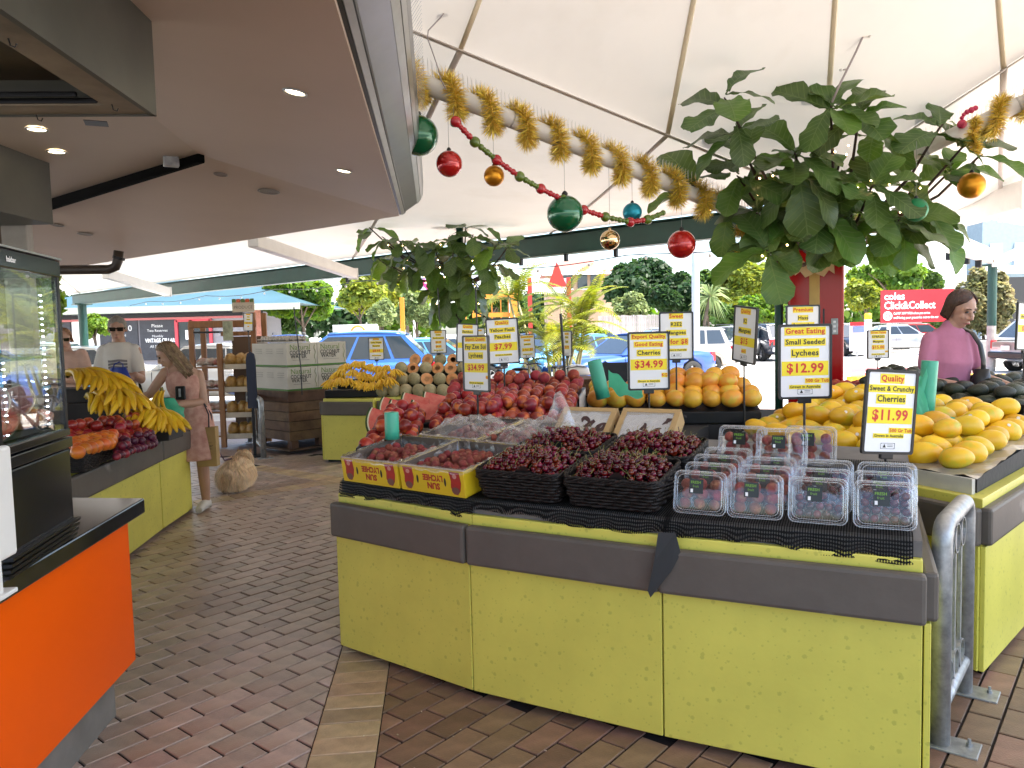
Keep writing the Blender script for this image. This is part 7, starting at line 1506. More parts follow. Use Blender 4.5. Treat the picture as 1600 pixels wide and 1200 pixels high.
# ---- older woman at the far left
op_ = dz(D(104, 560, 8.4), 0)
def old(t):
 mb = MB(); M = headparts(mb, Vector((-.01, -.02, 1.565)), (.35, -.9, -.18), (0, 0, 1), .96)
 limb(mb, [(0, .01, 1.38), (0, 0, 1.49)], [.055, .05]); torso(mb, .88, 1.43, 0, .165, .115, .14, .175, 0, True)
 lh = Vector((.02, -.25, 1.13)); limb(mb, [(.17, .0, 1.37), (.22, -.03, 1.10), lh], [.05, .042, .028]); hand(mb, lh, (-.8, -.3, .1), (0, .3, -.8), .8, .92, -1); limb(mb, [(-.17, 0, 1.37), (-.22, -.03, 1.1), (-.05, -.25, 1.12)], [.05, .042, .028]); hand(mb, (-.05, -.25, 1.12), (.8, -.3, .1), (0, .3, -.8), .8, .92)
 for s_ in (-1, 1): limb(mb, [(s_ * .09, 0, .88), (s_ * .09, -.01, .48), (s_ * .09, .02, .06)], [.09, .056, .04]); etube(mb, [((s_ * .09, .05, .035), (.035, 0, 0), (0, 0, .033)), ((s_ * .09, -.15, .03), (.035, 0, 0), (0, 0, .025))], 12)
 bodyobj(t, mb, SK2)
 sh = MB(); torso(sh, .80, 1.425, .018, .165, .118, .15, .18, 0, True); limb(sh, [(.155, 0, 1.385), (.205, -.02, 1.17)], [.07, .066]); limb(sh, [(-.155, 0, 1.385), (-.205, -.02, 1.17)], [.07, .066]); cloth(t, sh, mat('peach_blouse', (0.55, 0.36, 0.29), .85, var=.1, vscale=14, bump=.2, bscale=12), 'blouse')
 pa = MB(); etube(pa, [((0, 0, .50), (.17, 0, 0), (0, .13, 0)), ((0, 0, .92), (.17, 0, 0), (0, .125, 0))]); [limb(pa, [(s_ * .09, 0, .8), (s_ * .09, 0, .12)], [.10, .075]) for s_ in (-1, 1)]; cloth(t, pa, mat('beige_trousers', (0.40, 0.34, 0.27), .85), 'trousers')
 long_hair(t, M, mat('auburn_grey_hair', (0.34, 0.17, 0.09), .6, island=.3), .05, 420, 9, .03, .0, .72, lw=.0065); facebits(t, M, eyes=False); glasses(t, M)
 for o in [c for c in t.children if c.name.startswith(('sunglasses', 'lips', 'eye'))]: o.matrix_parent_inverse = Matrix()
person('older woman in peach blouse and sunglasses behind the display cabinet', op_, rad(6), old)
# ---- woman in pink at the avocados
kp_ = dz(D(1482, 560, 5.25), 0)
def pink(t):
 mb = MB(); M = headparts(mb, Vector((.045, -.06, 1.605)), (.24, -.88, -.42), (.06, -.30, 1), 1.02)
 limb(mb, [(.0, .01, 1.42), (.03, -.03, 1.53)], [.054, .049]); torso(mb, .90, 1.475, 0, .140, .10, .122, .16, 0, True)
 lh = Vector((-.02, -.33, 1.085)); limb(mb, [(-.138, -.005, 1.385), (-.19, -.05, 1.12), lh], [.040, .038, .025]); hand(mb, lh, (.75, -.55, .05), (.1, .2, -.9), .8, .95)
 rh = Vector((.215, -.30, 1.095)); limb(mb, [(.138, -.005, 1.385), (.215, -.03, 1.135), rh], [.040, .038, .025]); hand(mb, rh, (-.35, -.85, .0), (-.2, .1, -.9), .9, .95, -1)
 for s_ in (-1, 1): limb(mb, [(s_ * .088, 0, .90), (s_ * .09, -.01, .49), (s_ * .09, .02, .06)], [.09, .056, .04]); etube(mb, [((s_ * .09, .05, .035), (.035, 0, 0), (0, 0, .033)), ((s_ * .09, -.15, .03), (.035, 0, 0), (0, 0, .025))], 12)
 bodyobj(t, mb, SK2, .0065)
 sh = MB(); torso(sh, .86, 1.475, .008, .140, .106, .128, .163, 0, True); limb(sh, [(-.130, 0, 1.40), (-.172, -.022, 1.235)], [.055, .054]); limb(sh, [(.130, 0, 1.40), (.18, -.015, 1.235)], [.055, .054]); limb(sh, [(0, .0, 1.45), (.008, -.006, 1.485)], [.062, .058])
 cloth(t, sh, mat('pink_tshirt', (0.52, 0.20, 0.32), .85, var=.10, vscale=7, bump=.35, bscale=12), 'shirt', .009, 4)
 pa = MB(); etube(pa, [((0, 0, .55), (.17, 0, 0), (0, .12, 0)), ((0, 0, .93), (.168, 0, 0), (0, .12, 0))]); [limb(pa, [(s_ * .09, 0, .8), (s_ * .09, 0, .10)], [.10, .07]) for s_ in (-1, 1)]; cloth(t, pa, mat('dark_jeans', (0.02, 0.025, 0.05), .85), 'trousers')
 long_hair(t, M, mat('brown_bob_hair', (0.055, 0.028, 0.020), .38, col2=(0.085, 0.042, 0.028), vscale=30, island=.35), .085, 1100, 12, .012, -.02, .66, lw=.0058); facebits(t, M, (0.36, 0.12, 0.11), (0.05, 0.03, 0.02))
 for o in [c for c in t.children if c.name.startswith(('lips', 'eye'))]: o.matrix_parent_inverse = Matrix()
person('woman with brown bob in a pink T-shirt choosing avocados', kp_, rad(4), pink)
t = thing('shoulder_bag', 'black shoulder bag with wide strap worn by the woman in pink', 'bag', kp_ + Vector((.15, -.12, 1.1))); 
MB().tube([kp_ + Vector(v) for v in ((.10, .02, 1.478), (.115, -.075, 1.44), (.135, -.132, 1.36), (.15, -.145, 1.26), (.155, -.14, 1.16))], .022, 8, flat=.25).build('strap', mat('black_leather', (0.010, 0.010, 0.011), .4), t, smooth=True)
etb = MB(); etube(etb, [(kp_ + Vector((.15, -.13, 1.02)), (.055, 0, 0), (0, .045, 0)), (kp_ + Vector((.15, -.13, 1.10)), (.065, 0, 0), (0, .05, 0)), (kp_ + Vector((.15, -.13, 1.20)), (.045, 0, 0), (0, .035, 0))], 16); etb.build('pouch', MATS['black_leather'], t, smooth=True)
# ================================================================== BACKGROUND: shelf, cartons, rails
M_WOOD = mat('shelf_timber', (0.30, 0.135, 0.045), .5, col2=(0.22, 0.09, 0.03), vscale=4, aniso=(8, 8, 1)); M_PALLET = mat('rough_timber', (0.17, 0.10, 0.055), .8, col2=(0.09, 0.05, 0.03), vscale=5, bump=.3, bscale=30, objvar=.25)
M_PASTA = mat('pasta_bag', (0.55, 0.33, 0.09), .35, col2=(0.35, 0.18, 0.05), vscale=18, bump=.6, bscale=24); M_CREAMC = mat('cream_card', (0.55, 0.47, 0.36), .7, var=.08)
def rail(a, b_, h, label, r=.032, plates=True):
 a, b_ = dz(a, 0), dz(b_, 0); d = (b_ - a).normalized(); n = Vector((-d.y, d.x, 0)); t = thing('guard_rail', label, 'guard rail', a, group='galvanised guard rails')
 rc = .07; pts = [a + Vector((0, 0, -.008)), a + Vector((0, 0, h - rc))] + [a + d * rc * (1 - math.cos(k * PI / 8)) + Vector((0, 0, h - rc + rc * math.sin(k * PI / 8))) for k in range(1, 4)] + [a + d * rc + Vector((0, 0, h))]
 pts2 = [b_ - d * rc + Vector((0, 0, h))] + [b_ - d * rc * (1 - math.cos(k * PI / 8)) + Vector((0, 0, h - rc + rc * math.sin(k * PI / 8))) for k in range(3, 0, -1)] + [b_ + Vector((0, 0, h - rc)), b_ + Vector((0, 0, -.008))]
 MB().tube(pts + pts2, r, 16).build('hoop', M_STEEL, t, smooth=True)
 MB().tube([a + Vector((0, 0, .14)), b_ + Vector((0, 0, .14))], r * .8, 12).build('lower_rail', M_STEEL, t, smooth=True)
 L_ = (b_ - a).length
 for k in range(3):
  p = a + d * (L_ * (k + 1) / 4); MB().box((p.x, p.y, (.14 + h) / 2), (.028, .012, h - .16), math.atan2(d.y, d.x)).build('baluster', M_STEEL, t)
  for z in (.21, h - .10):
   M = Matrix.Translation((p.x, p.y, z)) @ Matrix.Rotation(math.atan2(d.y, d.x), 4, 'Z') @ Matrix.Rotation(PI / 2, 4, 'X'); MB().lathe([(.052, -.012), (.058, -.012), (.058, .012), (.052, .012), (.052, -.012)], 18, M, capb=False, capt=False).build('ring', M_STEEL, t)
 if plates:
  for p in (a, b_):
   MB().box((p.x + .03, p.y - .01, .002), (.19, .12, .010), math.atan2(n.y, n.x)).build('foot_plate', M_STEEL, t, bevel=.003)
   MB().lathe([(.010, .007), (.010, .018), (.006, .018), (.006, .032)], 8, Matrix.Translation((p.x + .09, p.y - .03, 0))).build('bolt', M_STEEL, t)
rail(G(1468, 1162), G(1505, 1080), .80, 'thick galvanised rail with ring pattern between the two lime stalls', .034)
rail(G(391, 690), G(412, 716), .735, 'galvanised rail in front of the timber shelf and pallet', .034)
# timber shelf rack
sx0, sx1, SY = D(303, 600, 10.9).x, D(402, 600, 10.9).x, 10.9
t = thing('timber_shelf', 'timber shelf rack stacked with bags of pasta and snacks', 'shelf', (sx0, SY, 0))
zt1 = D(310, 505, SY).z; zt2 = D(395, 487, SY).z; xm = D(350, 600, SY).x
for x, y0, h_ in ((sx0, SY, zt1), (xm, SY - .1, zt1 - .28), (sx1 - .02, SY, zt2), (sx0, SY + .42, zt1), (sx1, SY + .42, zt2)): MB().box((x, y0, h_ / 2 - .01), (.075, .045, h_ + .0)).build('post', M_WOOD, t, bevel=.006)
MB().box(((sx0 + sx1) / 2, SY - .01, zt1 - .02), (sx1 - sx0 + .06, .04, .10)).build('top_rail', M_WOOD, t, bevel=.01); MB().box(((xm + sx1) / 2, SY - .02, zt1 - .16), (sx1 - xm, .03, .06)).build('top_rail', M_WOOD, t)
MB().box(((xm + sx1) / 2, SY + .40, .80), (sx1 - xm, .02, 1.5)).build('back_panel', mat('dark_ply', (0.10, 0.05, 0.02), .6), t)
for z in (.14, .48, .80, 1.12, zt1 - .13): MB().box(((sx0 + xm) / 2, SY + .2, z), (xm - sx0 - .06, .44, .025)).build('shelf_board', M_BLACK if z > 1.3 else M_WOOD, t)
for z in (.12, .42, .78, 1.10): MB().box(((xm + sx1) / 2, SY + .16, z), (sx1 - xm - .05, .5, .02)).build('shelf_board', M_WOOD, t); MB().box(((xm + sx1) / 2, SY - .09, z + .03), (sx1 - xm - .04, .012, .07)).build('shelf_edge', M_CREAMC, t)
def bag_blob(p, s, m, label, grp, seed):
 mb = MB(); mb.ball((0, 0, 0), 1, (1, 1, 1), 16, 12, fn=lambda d: 1 + .22 * mnoise.noise(d * 2.3 + Vector((seed, 0, 0))) + .08 * mnoise.noise(d * 6 + Vector((seed, 2, 0)))); mb.v = [(p[0] + x * s[0], p[1] + y * s[1], p[2] + z * s[2]) for x, y, z in mb.v]; return tag(mb.build('snack_bag', m, smooth=True), label, 'snack bag', grp)
rr = random.Random(31); M_REDB = mat('red_pack', (0.35, 0.10, 0.07), .4, col2=(0.55, 0.50, 0.42), vscale=9)
for zi, z in enumerate((.13, .43, .79, 1.11)):
 for k in range(3): bag_blob((xm + .10 + k * (sx1 - xm - .16) / 2.4, SY + .02 + .05 * (k % 2), z + .105), (.085, .09, .10), M_PASTA, '%s bag of golden pasta on the %s shelf of the rack' % (('left', 'middle', 'right')[k], ('bottom', 'second', 'third', 'top')[zi]), 'pasta bags on the rack', zi * 5 + k)
for zi, z in enumerate((.50, .82, 1.14)):
 for k in range(3): bag_blob((sx0 + .11 + k * (xm - sx0 - .2) / 2, SY + .08, z + .06), (.09, .10, .055), M_REDB, '%s pale packet with red print on the %s open shelf' % (('left', 'middle', 'right')[k], ('lower', 'middle', 'upper')[zi]), 'packets on the open shelves', 50 + zi * 5 + k)
p = D(380, 478, SY - .05); t = thing('shelf_header', 'printed cardboard header card on top of the timber shelf', 'header card', p); w_ = .32; MB().box(p, (w_, .01, .17), -.1).build('card', M_CREAMC, t); lettering('PRODUCE', .06, mat('header_ink', (0.14, 0.12, 0.10), .7), frame_of((1, -.1, 0), (0, 0, 1), (0, -.008, -.02)), t, .0, maxw=.27)
for k in range(5): MB().box(p + Vector((-.13 + k * .065, -.008 + .0065 * (2 - k), .075)), (.055, .01, .05), -.1).build('printed_veg', mat('veg_%d' % (k % 2), ((0.10, 0.16, 0.04), (0.55, 0.10, 0.03))[k % 2], .6), t)
sign(388, 503, SY - .14, .13, [('Healthy', 'o', .08, .13, True), ('Pasta', 'k', .22, .13, True), ('Snacks', 'k', .36, .13, True), ('$4.99', 'r', .56, .2, True), ('each', 'o', .75, .1, True)], 'yellow price ticket hanging on the timber shelf', 1.2, 0, rad(3), 1.9, False)
c_ = D(356, 517, SY - .16); t = thing('leaflet_holder', 'pale green leaflet pinned to the middle post of the timber shelf', 'leaflet', c_); MB().box(c_, (.13, .006, .26)).build('sheet', mat('leaflet', (0.34, 0.36, 0.24), .6, var=.4, vscale=14), t); MB().box(c_ + Vector((0, .004, 0)), (.14, .004, .27)).build('backing', M_CREAMC, t)
# pallet bin with coconut water cartons
P0 = G(453, 712); bx0, bx1, BY = D(398, 650, 10.15).x, D(503, 650, 9.95).x, 9.95
t = thing('pallet_bin', 'rough timber pallet bin under the coconut water cartons', 'pallet bin', (P0.x, BY, 0)); ztop = D(450, 614, BY).z; zbot = .17
xc = D(453, 650, BY).x
CT = rad(47); C0 = Vector((xc, BY, 0)); cxd, cyd = Vector((math.cos(CT), math.sin(CT), 0)), Vector((-math.sin(CT), math.cos(CT), 0))
def cp_(u, v, z): return C0 + cxd * u + cyd * v + Vector((0, 0, z))
for c_, w, ang in ((cp_(.47, 0, 0), .98, CT), (cp_(0, .46, 0), .94, CT + PI / 2)):
 for k in range(5): h_ = (ztop - zbot) / 5; MB().box((c_.x, c_.y, zbot + h_ * (k + .5)), (w, .025, h_ - .008), ang).build('plank', M_PALLET, t, bevel=.003)
MB().box(cp_(.48, .47, (ztop + zbot) / 2), (.92, .88, ztop - zbot - .02), CT).build('core', M_BLACK, t); MB().box(cp_(.47, .46, ztop + .006), (1.0, .96, .02), CT).build('lid', M_PALLET, t)
for u, v in ((.06, .05), (.47, .05), (.9, .05), (.05, .85)): MB().box(cp_(u, v, .12), (.10, .10, .10), CT).build('block', M_PALLET, t)
MB().box(cp_(.47, .45, .05), (1.0, .92, .025), CT).build('bottom_boards', M_PALLET, t)
M_CART = mat('grey_white_carton', (0.50, 0.47, 0.41), .7, var=.05, vscale=5); M_CGRN = mat('carton_green', (0.06, 0.16, 0.02), .6); M_CINK = mat('carton_ink', (0.07, 0.065, 0.06), .7); M_CLG = mat('carton_light_green', (0.13, 0.22, 0.05), .7)
ch = (D(453, 537, BY).z - ztop) / 2 * .98; cw = .46; cdp = .88
for r_ in range(2):
 for k in range(2):
  p = cp_(cw * (k + .5), .02, ztop + .018 + r_ * (ch + .004)); t = thing('coconut_carton', '%s coconut water carton on the %s' % (('lower', 'upper')[r_], ('left corner with its dark side showing', 'right beside the bananas')[k]), 'carton', p, CT, 'coconut water cartons')
  MB().box((0, cdp / 2, ch / 2), (cw - .006, cdp, ch - .004)).build('box', M_CART, t, bevel=.004, local=True); MB().box((0, cdp / 2, .012), (cw - .002, cdp + .003, .024)).build('green_strip', M_CGRN, t, local=True)
  P = frame_of((1, 0, 0), (0, 0, 1), (-.03, -.0036, 0)); lettering('Natural', .10, M_CLG, P @ Matrix.Translation((.0, ch * .80, 0)), t, 0, maxw=.30); lettering('COCONUT', .072, M_CINK, P @ Matrix.Translation((0, ch * .58, 0)), t, .02, maxw=.31); lettering('WATER', .072, M_CINK, P @ Matrix.Translation((-.025, ch * .42, 0)), t, .02, maxw=.24)
  MB().box((-.02, -.0032, ch * .27), (.25, .001, .003)).build('printed_line', M_CINK, t, local=True)
  pts = [(.19 + .012 * math.sin(i * 1.3), -.0036, ch * (.12 + .078 * i)) for i in range(11)]; MB().tube(pts, .004, 5, flat=.3).build('printed_leaf', M_CLG, t, local=True)
  if k == 0:
   for q in range(3):
    for l in range(3): MB().box((-cw / 2 - .0005, .16 + q * .27, ch * (.75 - .09 * l)), (.006, .16, .005)).build('printed_line', mat('carton_faint', (0.30, 0.28, 0.24), .7), t, local=True)
t = thing('egg_tray', 'stack of moulded grey egg trays on the coconut water cartons', 'egg tray', (xc - .1, BY + .4, ztop + 2 * ch)); M_PULP = mat('pulp_grey', (0.45, 0.41, 0.36), .9, bump=.3)
for l in range(2):
 zz = ztop + .024 + 2 * ch + .004 + l * .035; MB().box(cp_(.19, .40, zz + .008), (.36, .72, .012), CT).build('sheet', M_PULP, t)
 for i in range(9):
  for j in range(4): MB().lathe([(.026, 0), (.018, .036), (.010, .042)], 8, Matrix.Translation(cp_(.06 + j * .085, .09 + i * .078, zz + .012))).build('cone', M_PULP, t)
c_ = D(393, 590, 9.9); t = thing('sack_barrow', 'dark navy rounded sign board beside the pallet bin', 'board', dz(c_, 0)); MB().prism([(-.06 + .0, 0), (.06, 0), (.06, .62), (.045, .70), (.0, .73), (-.045, .70), (-.06, .62)], -.012, .012, Matrix.Translation((c_.x, c_.y, .62)) @ Matrix.Rotation(PI / 2, 4, 'X')).build('board', mat('navy_board', (0.006, 0.010, 0.035), .4), t); MB().box((c_.x, c_.y, .31), (.03, .03, .63)).build('leg', M_DARKM, t); MB().box((c_.x, c_.y, .0), (.2, .25, .02)).build('base', M_DARKM, t)

# ================================================================== TREES
import numpy as np
NR = np.random.default_rng(5)
def leafcloud(c, rad3, n, size, blobs=26, m=None, gap=.62, name='crown', parent=None, long=1.5, flat=.0):
 c = np.array(c); rad3 = np.array(rad3); bc = NR.normal(size=(blobs, 3)); bc /= np.linalg.norm(bc, axis=1)[:, None]; bc[:, 2] = np.where(bc[:, 2] < -.55, -bc[:, 2] * .5, bc[:, 2]); br = NR.uniform(.45, .95, blobs)[:, None]; bc = bc * br * rad3 * .82
 bs = NR.uniform(.20, .42, blobs); idx = NR.integers(0, blobs, n); d = NR.normal(size=(n, 3)); d /= np.linalg.norm(d, axis=1)[:, None]; rr_ = NR.uniform(.45, 1.0, n) ** .5
 P = c + bc[idx] + d * (bs[idx] * rr_)[:, None] * rad3 * 1.0
 nrm = d * .7 + NR.normal(size=(n, 3)) * .6 + np.array([0, 0, .5]); nrm /= np.linalg.norm(nrm, axis=1)[:, None]
 a = np.cross(nrm, NR.normal(size=(n, 3))); a /= np.linalg.norm(a, axis=1)[:, None]; b_ = np.cross(nrm, a); s_ = size * NR.uniform(.6, 1.3, n)[:, None]
 v = np.stack([P - a * s_ * long * .5, P + b_ * s_ * .5, P + a * s_ * long * .5, P - b_ * s_ * .5], 1).reshape(-1, 3)
 me = bpy.data.meshes.new(name); me.vertices.add(4 * n); me.vertices.foreach_set('co', v.ravel()); me.loops.add(4 * n); me.loops.foreach_set('vertex_index', np.arange(4 * n)); me.polygons.add(n); me.polygons.foreach_set('loop_start', np.arange(0, 4 * n, 4)); me.polygons.foreach_set('loop_total', np.full(n, 4)); me.update(); me.validate()
 me.materials.append(m); return link(name, me, parent)
LM = {k: leafmat('leaf_' + k, c1, c2, .5, .4, .3, .6, .35) for k, c1, c2 in (('bright', (0.13, 0.22, 0.025), (0.075, 0.15, 0.02)), ('yellow', (0.24, 0.28, 0.04), (0.15, 0.20, 0.03)), ('mid', (0.07, 0.13, 0.025), (0.04, 0.085, 0.018)), ('dark', (0.035, 0.075, 0.022), (0.02, 0.05, 0.018)), ('pale', (0.20, 0.25, 0.10), (0.12, 0.17, 0.06)), ('dry', (0.26, 0.22, 0.11), (0.13, 0.15, 0.06)))}
M_TRUNK = mat('tree_bark', (0.12, 0.09, 0.065), .9, var=.3, vscale=8, bump=.4, bscale=20)
def tree(px, py, rpx, rpy, Y, kind, label, n=9000, leaf=.13, trunk=True, name='tree', blobs=30, base=None):
 c = D(px, py, Y); s = Y / FPX; rx, rz_ = rpx * s, rpy * s; ry = rx * .9
 t = thing(name, label, 'tree' if name == 'tree' else name.split('_')[-1], (c.x, Y, 0), group='trees and shrubs beyond the stalls')
 cr_ = leafcloud((c.x, Y, c.z), (rx, ry, rz_), n, leaf, blobs, LM[kind], parent=t)
 if trunk:
  h_ = max(.4, c.z - rz_ * .25); tr = max(.06, rx * .05); b0 = Vector((c.x + rx * .05, Y, -.03)); f0 = Vector((c.x, Y, h_))
  MB().tube([b0, b0.lerp(f0, .5) + Vector((tr * .6, 0, 0)), f0], [tr * 1.2, tr * .9, tr * .6], 9).build('trunk', M_TRUNK, t, smooth=True)
  rr_ = random.Random(int(px))
  for k in range(6): a = k * 1.05 + rr_.random(); e = Vector((c.x + rx * .6 * math.cos(a), Y + ry * .6 * math.sin(a), c.z + rz_ * rr_.uniform(-.1, .5))); s0 = b0.lerp(f0, rr_.uniform(.6, .98)); MB().tube([s0, s0.lerp(e, .5) + Vector((0, 0, rz_ * .1)), e], [tr * .5, tr * .32, tr * .12], 6).build('limb', M_TRUNK, t, smooth=True)
 return t
tree(470, 470, 66, 52, 40, 'bright', 'bright green tree right of the teal roof', 12000, .30); tree(560, 462, 46, 42, 48, 'yellow', 'yellow green tree above the roof of the blue car', 9000, .30); tree(632, 455, 52, 46, 52, 'yellow', 'tall yellow green tree behind the slim fig', 10000, .32)
tree(650, 490, 34, 40, 34, 'pale', 'pale feathery tree behind the rockmelons', 9000, .17); tree(596, 492, 22, 28, 30, 'pale', 'small pale tree left of the feathery one', 5000, .15); tree(430, 500, 34, 26, 44, 'mid', 'green tree beside the brick pillar of the kiosk building', 6000, .25)
tree(770, 470, 52, 44, 60, 'mid', 'green tree behind the orange frame', 8000, .32); tree(1002, 452, 66, 52, 50, 'dark', 'large dark green tree behind the paling fence', 15000, .30); tree(1062, 470, 52, 46, 46, 'dark', 'dark green tree left of the lamp post', 11000, .28); tree(985, 480, 30, 28, 44, 'pale', 'small pale tree at the paling fence', 5000, .2)
tree(1105, 465, 38, 50, 52, 'mid', 'green tree right of the lamp post', 9000, .30); tree(1165, 445, 58, 58, 46, 'yellow', 'spreading yellow green tree above the dark parked car', 13000, .28); tree(1195, 490, 40, 34, 42, 'bright', 'low green tree beside the red column', 7000, .24)
tree(1385, 435, 66, 36, 58, 'bright', 'broad green tree above the red sign', 11000, .32); tree(1352, 470, 36, 34, 44, 'yellow', 'yellow green tree left of the red sign', 8000, .22); tree(1440, 440, 34, 26, 62, 'mid', 'green tree behind the red sign', 6000, .32)
tree(1535, 478, 46, 74, 26, 'dry', 'tall variegated shrub in the planter behind the woman in pink', 9000, .14, True, 'garden_shrub', 34); tree(147, 511, 22, 22, 27, 'bright', 'clipped round bush in front of the blackboards', 5000, .10, True, 'clipped_bush', 40)
tree(20, 470, 80, 120, 17, 'bright', 'added leafy hedge standing in for the green reflected in the display cabinet', 9000, .2, True, 'added_hedge'); tree(905, 522, 46, 12, 33, 'yellow', 'low yellow green hedge behind the blue cars', 5000, .16, True, 'low_hedge'); tree(1450, 500, 50, 26, 60, 'mid', 'dark hedge behind the railing under the red sign', 5000, .3, True, 'back_hedge')  # first hedge here is added to give the cabinet glass its reflected green
# far wood closing the view
wd = thing('far_wood', 'distant line of trees along the horizon', 'wood', (0, 120, 0)); wd['kind'] = 'stuff'
for k in range(26): x = -150 + k * 12 + R_.uniform(-3, 3); leafcloud((x, 118 + R_.uniform(-8, 12), 3.4), (9, 6, R_.uniform(4.2, 6.2)), 1500, 1.0, 14, LM[('mid', 'dark', 'bright')[k % 3]], name='tree_mass', parent=wd)
# palm clump
pc = D(868, 590, 17.5); t = thing('palm_clump', 'clump of golden cane palms behind the peaches', 'palm', dz(pc, 0)); rr = random.Random(17); M_FR = leafmat('palm_frond', (0.19, 0.20, 0.02), (0.10, 0.14, 0.018), .45, .45, .4, 1.0, .35); M_CANE = mat('palm_cane', (0.30, 0.27, 0.12), .6, var=.3, vscale=6)
fm = MB()
def frond(p, az, el, ln):
 pts = []; d = Vector((math.cos(az) * math.cos(el), math.sin(az) * math.cos(el), math.sin(el))); q = Vector(p)
 for i in range(12): pts.append(q.copy()); q = q + d * (ln / 11); d = (d + Vector((0, 0, -.13))).normalized()
 fm.tube(pts, [.012 * (1 - i / 13) for i in range(12)], 4, caps=False)
 for i in range(1, 12):
  dd = (pts[i] - pts[i - 1]).normalized(); sd_ = dd.cross(Vector((0, 0, 1))).normalized(); L_ = .48 * ln * .42 * math.sin(PI * (.12 + .85 * i / 12))
  for s_ in (-1, 1):
   for h_ in (0, .5):
    b0 = pts[i - 1].lerp(pts[i], h_); e = b0 + (sd_ * s_ * .8 + dd * .55 + Vector((0, 0, .05))).normalized() * L_ + Vector((0, 0, -.25 * L_)); m_ = b0.lerp(e, .5) + Vector((0, 0, .05 * L_)); w_ = dd * .022; fm.add([b0 - w_ * .5, b0 + w_ * .5, m_ + w_, m_ - w_, e], [(0, 1, 2, 3), (3, 2, 4)])
for k in range(13):
 a = rr.uniform(0, 6.28); r_ = rr.uniform(.05, .55); b0 = Vector((pc.x + r_ * math.cos(a), pc.y + r_ * math.sin(a), 0)); h_ = rr.uniform(.7, 2.4); tp = b0 + Vector((math.cos(a) * .25 * h_, math.sin(a) * .25 * h_, h_)); MB().tube([b0, b0.lerp(tp, .5), tp], [.04, .032, .025], 7).build('cane', M_CANE, t, smooth=True)
 for j in range(7): frond(tp, rr.uniform(0, 6.28), rr.uniform(.25, 1.25), rr.uniform(.9, 1.5))
fm.build('fronds', M_FR, t)['kind'] = 'stuff'
pl = D(868, 588, 17.0); t = thing('planter_pot', 'grey concrete planter under the palm clump', 'planter', dz(pc, 0)); MB().lathe([(.42, -.03), (.55, .45), (.50, .45), (.48, .40)], 20, Matrix.Translation(dz(pc, 0))).build('pot', mat('planter_concrete', (0.35, 0.34, 0.32), .8, var=.15), t); MB().lathe([(.48, .38), (.2, .40)], 16, Matrix.Translation(dz(pc, 0))).build('soil', M_JOINT, t)
# small cordyline beside the lamp post
cp = D(1108, 520, 34); t = thing('cordyline', 'slim palm-like plant leaning beside the lamp post', 'palm', dz(cp, 0)); fm = MB(); tp = D(1110, 462, 34); MB().tube([dz(D(1101, 530, 34), 0), D(1101, 505, 34), D(1104, 488, 34), tp], [.10, .08, .07, .06], 7).build('trunk', M_TRUNK, t, smooth=True)
for k in range(60): a = rr.uniform(0, 6.28); e = rr.uniform(-1.0, 1.2); d = Vector((math.cos(a) * math.cos(e), math.sin(a) * math.cos(e), math.sin(e))); s_ = d.orthogonal().normalized() * .05; q = tp + d * .55; fm.add([tp - s_ * .5, tp + s_ * .5, q + s_, q - s_, tp + d * 1.0 + Vector((0, 0, -.35))], [(0, 1, 2, 3), (3, 2, 4)])
fm.build('leaves', LM['pale'], t)

# ================================================================== CARS
def carpaint(name, c, metal=.3): return mat(name, c, .28, metal, coat=.8, spec=.5)
M_GLASS = mat('car_glass', (0.02, 0.03, 0.04), .06, spec=.8); M_TYRE = mat('tyre_rubber', (0.012, 0.012, 0.012), .85); M_RIM = mat('alloy_rim', (0.50, 0.50, 0.52), .3, .8); M_TAIL = mat('tail_red', (0.40, 0.01, 0.015), .2, coat=.5); M_HEADL = mat('headlight', (0.65, 0.68, 0.72), .12, spec=.8); M_PLATE = mat('number_plate', (0.75, 0.75, 0.72), .4)
WHEEL = MB().lathe([(.20, -.10), (.30, -.105), (.325, -.08), (.325, .08), (.30, .105), (.20, .10)], 24, Matrix.Rotation(PI / 2, 4, 'X'), capb=False, capt=False).mesh('tyre', M_TYRE, True)
rmb = MB(); rmb.lathe([(.205, -.09), (.205, -.075), (.19, -.07), (.19, .0)], 24, Matrix.Rotation(PI / 2, 4, 'X'), capb=False)
for k in range(7): a = 2 * PI * k / 7; rmb.box((.105, 0, 0), (.18, .03, .05), M=Matrix.Translation((0, .078, 0)) @ Matrix.Rotation(a, 4, 'Y')); rmb.box((.105, 0, 0), (.18, .03, .05), M=Matrix.Translation((0, -.078, 0)) @ Matrix.Rotation(a, 4, 'Y'))
rmb.lathe([(.05, -.10), (.05, .10)], 12, Matrix.Rotation(PI / 2, 4, 'X')); RIMM = rmb.mesh('rim', M_RIM)
CARS = {'suv': dict(L=4.5, W=1.82, H=1.66, belt=.98, hood=.96, g=.28, cowl=1.25, rf=.95, rr=1.45, tail=2.10), 'sedan': dict(L=4.6, W=1.80, H=1.45, belt=.90, hood=.86, g=.22, cowl=1.45, rf=.75, rr=-.75 + 1.95, tail=1.55), 'wagon': dict(L=4.7, W=1.78, H=1.58, belt=.95, hood=.90, g=.26, cowl=1.35, rf=.75, rr=1.95, tail=2.18), 'hatch': dict(L=4.0, W=1.72, H=1.48, belt=.92, hood=.88, g=.22, cowl=1.20, rf=.65, rr=1.55, tail=1.88)}
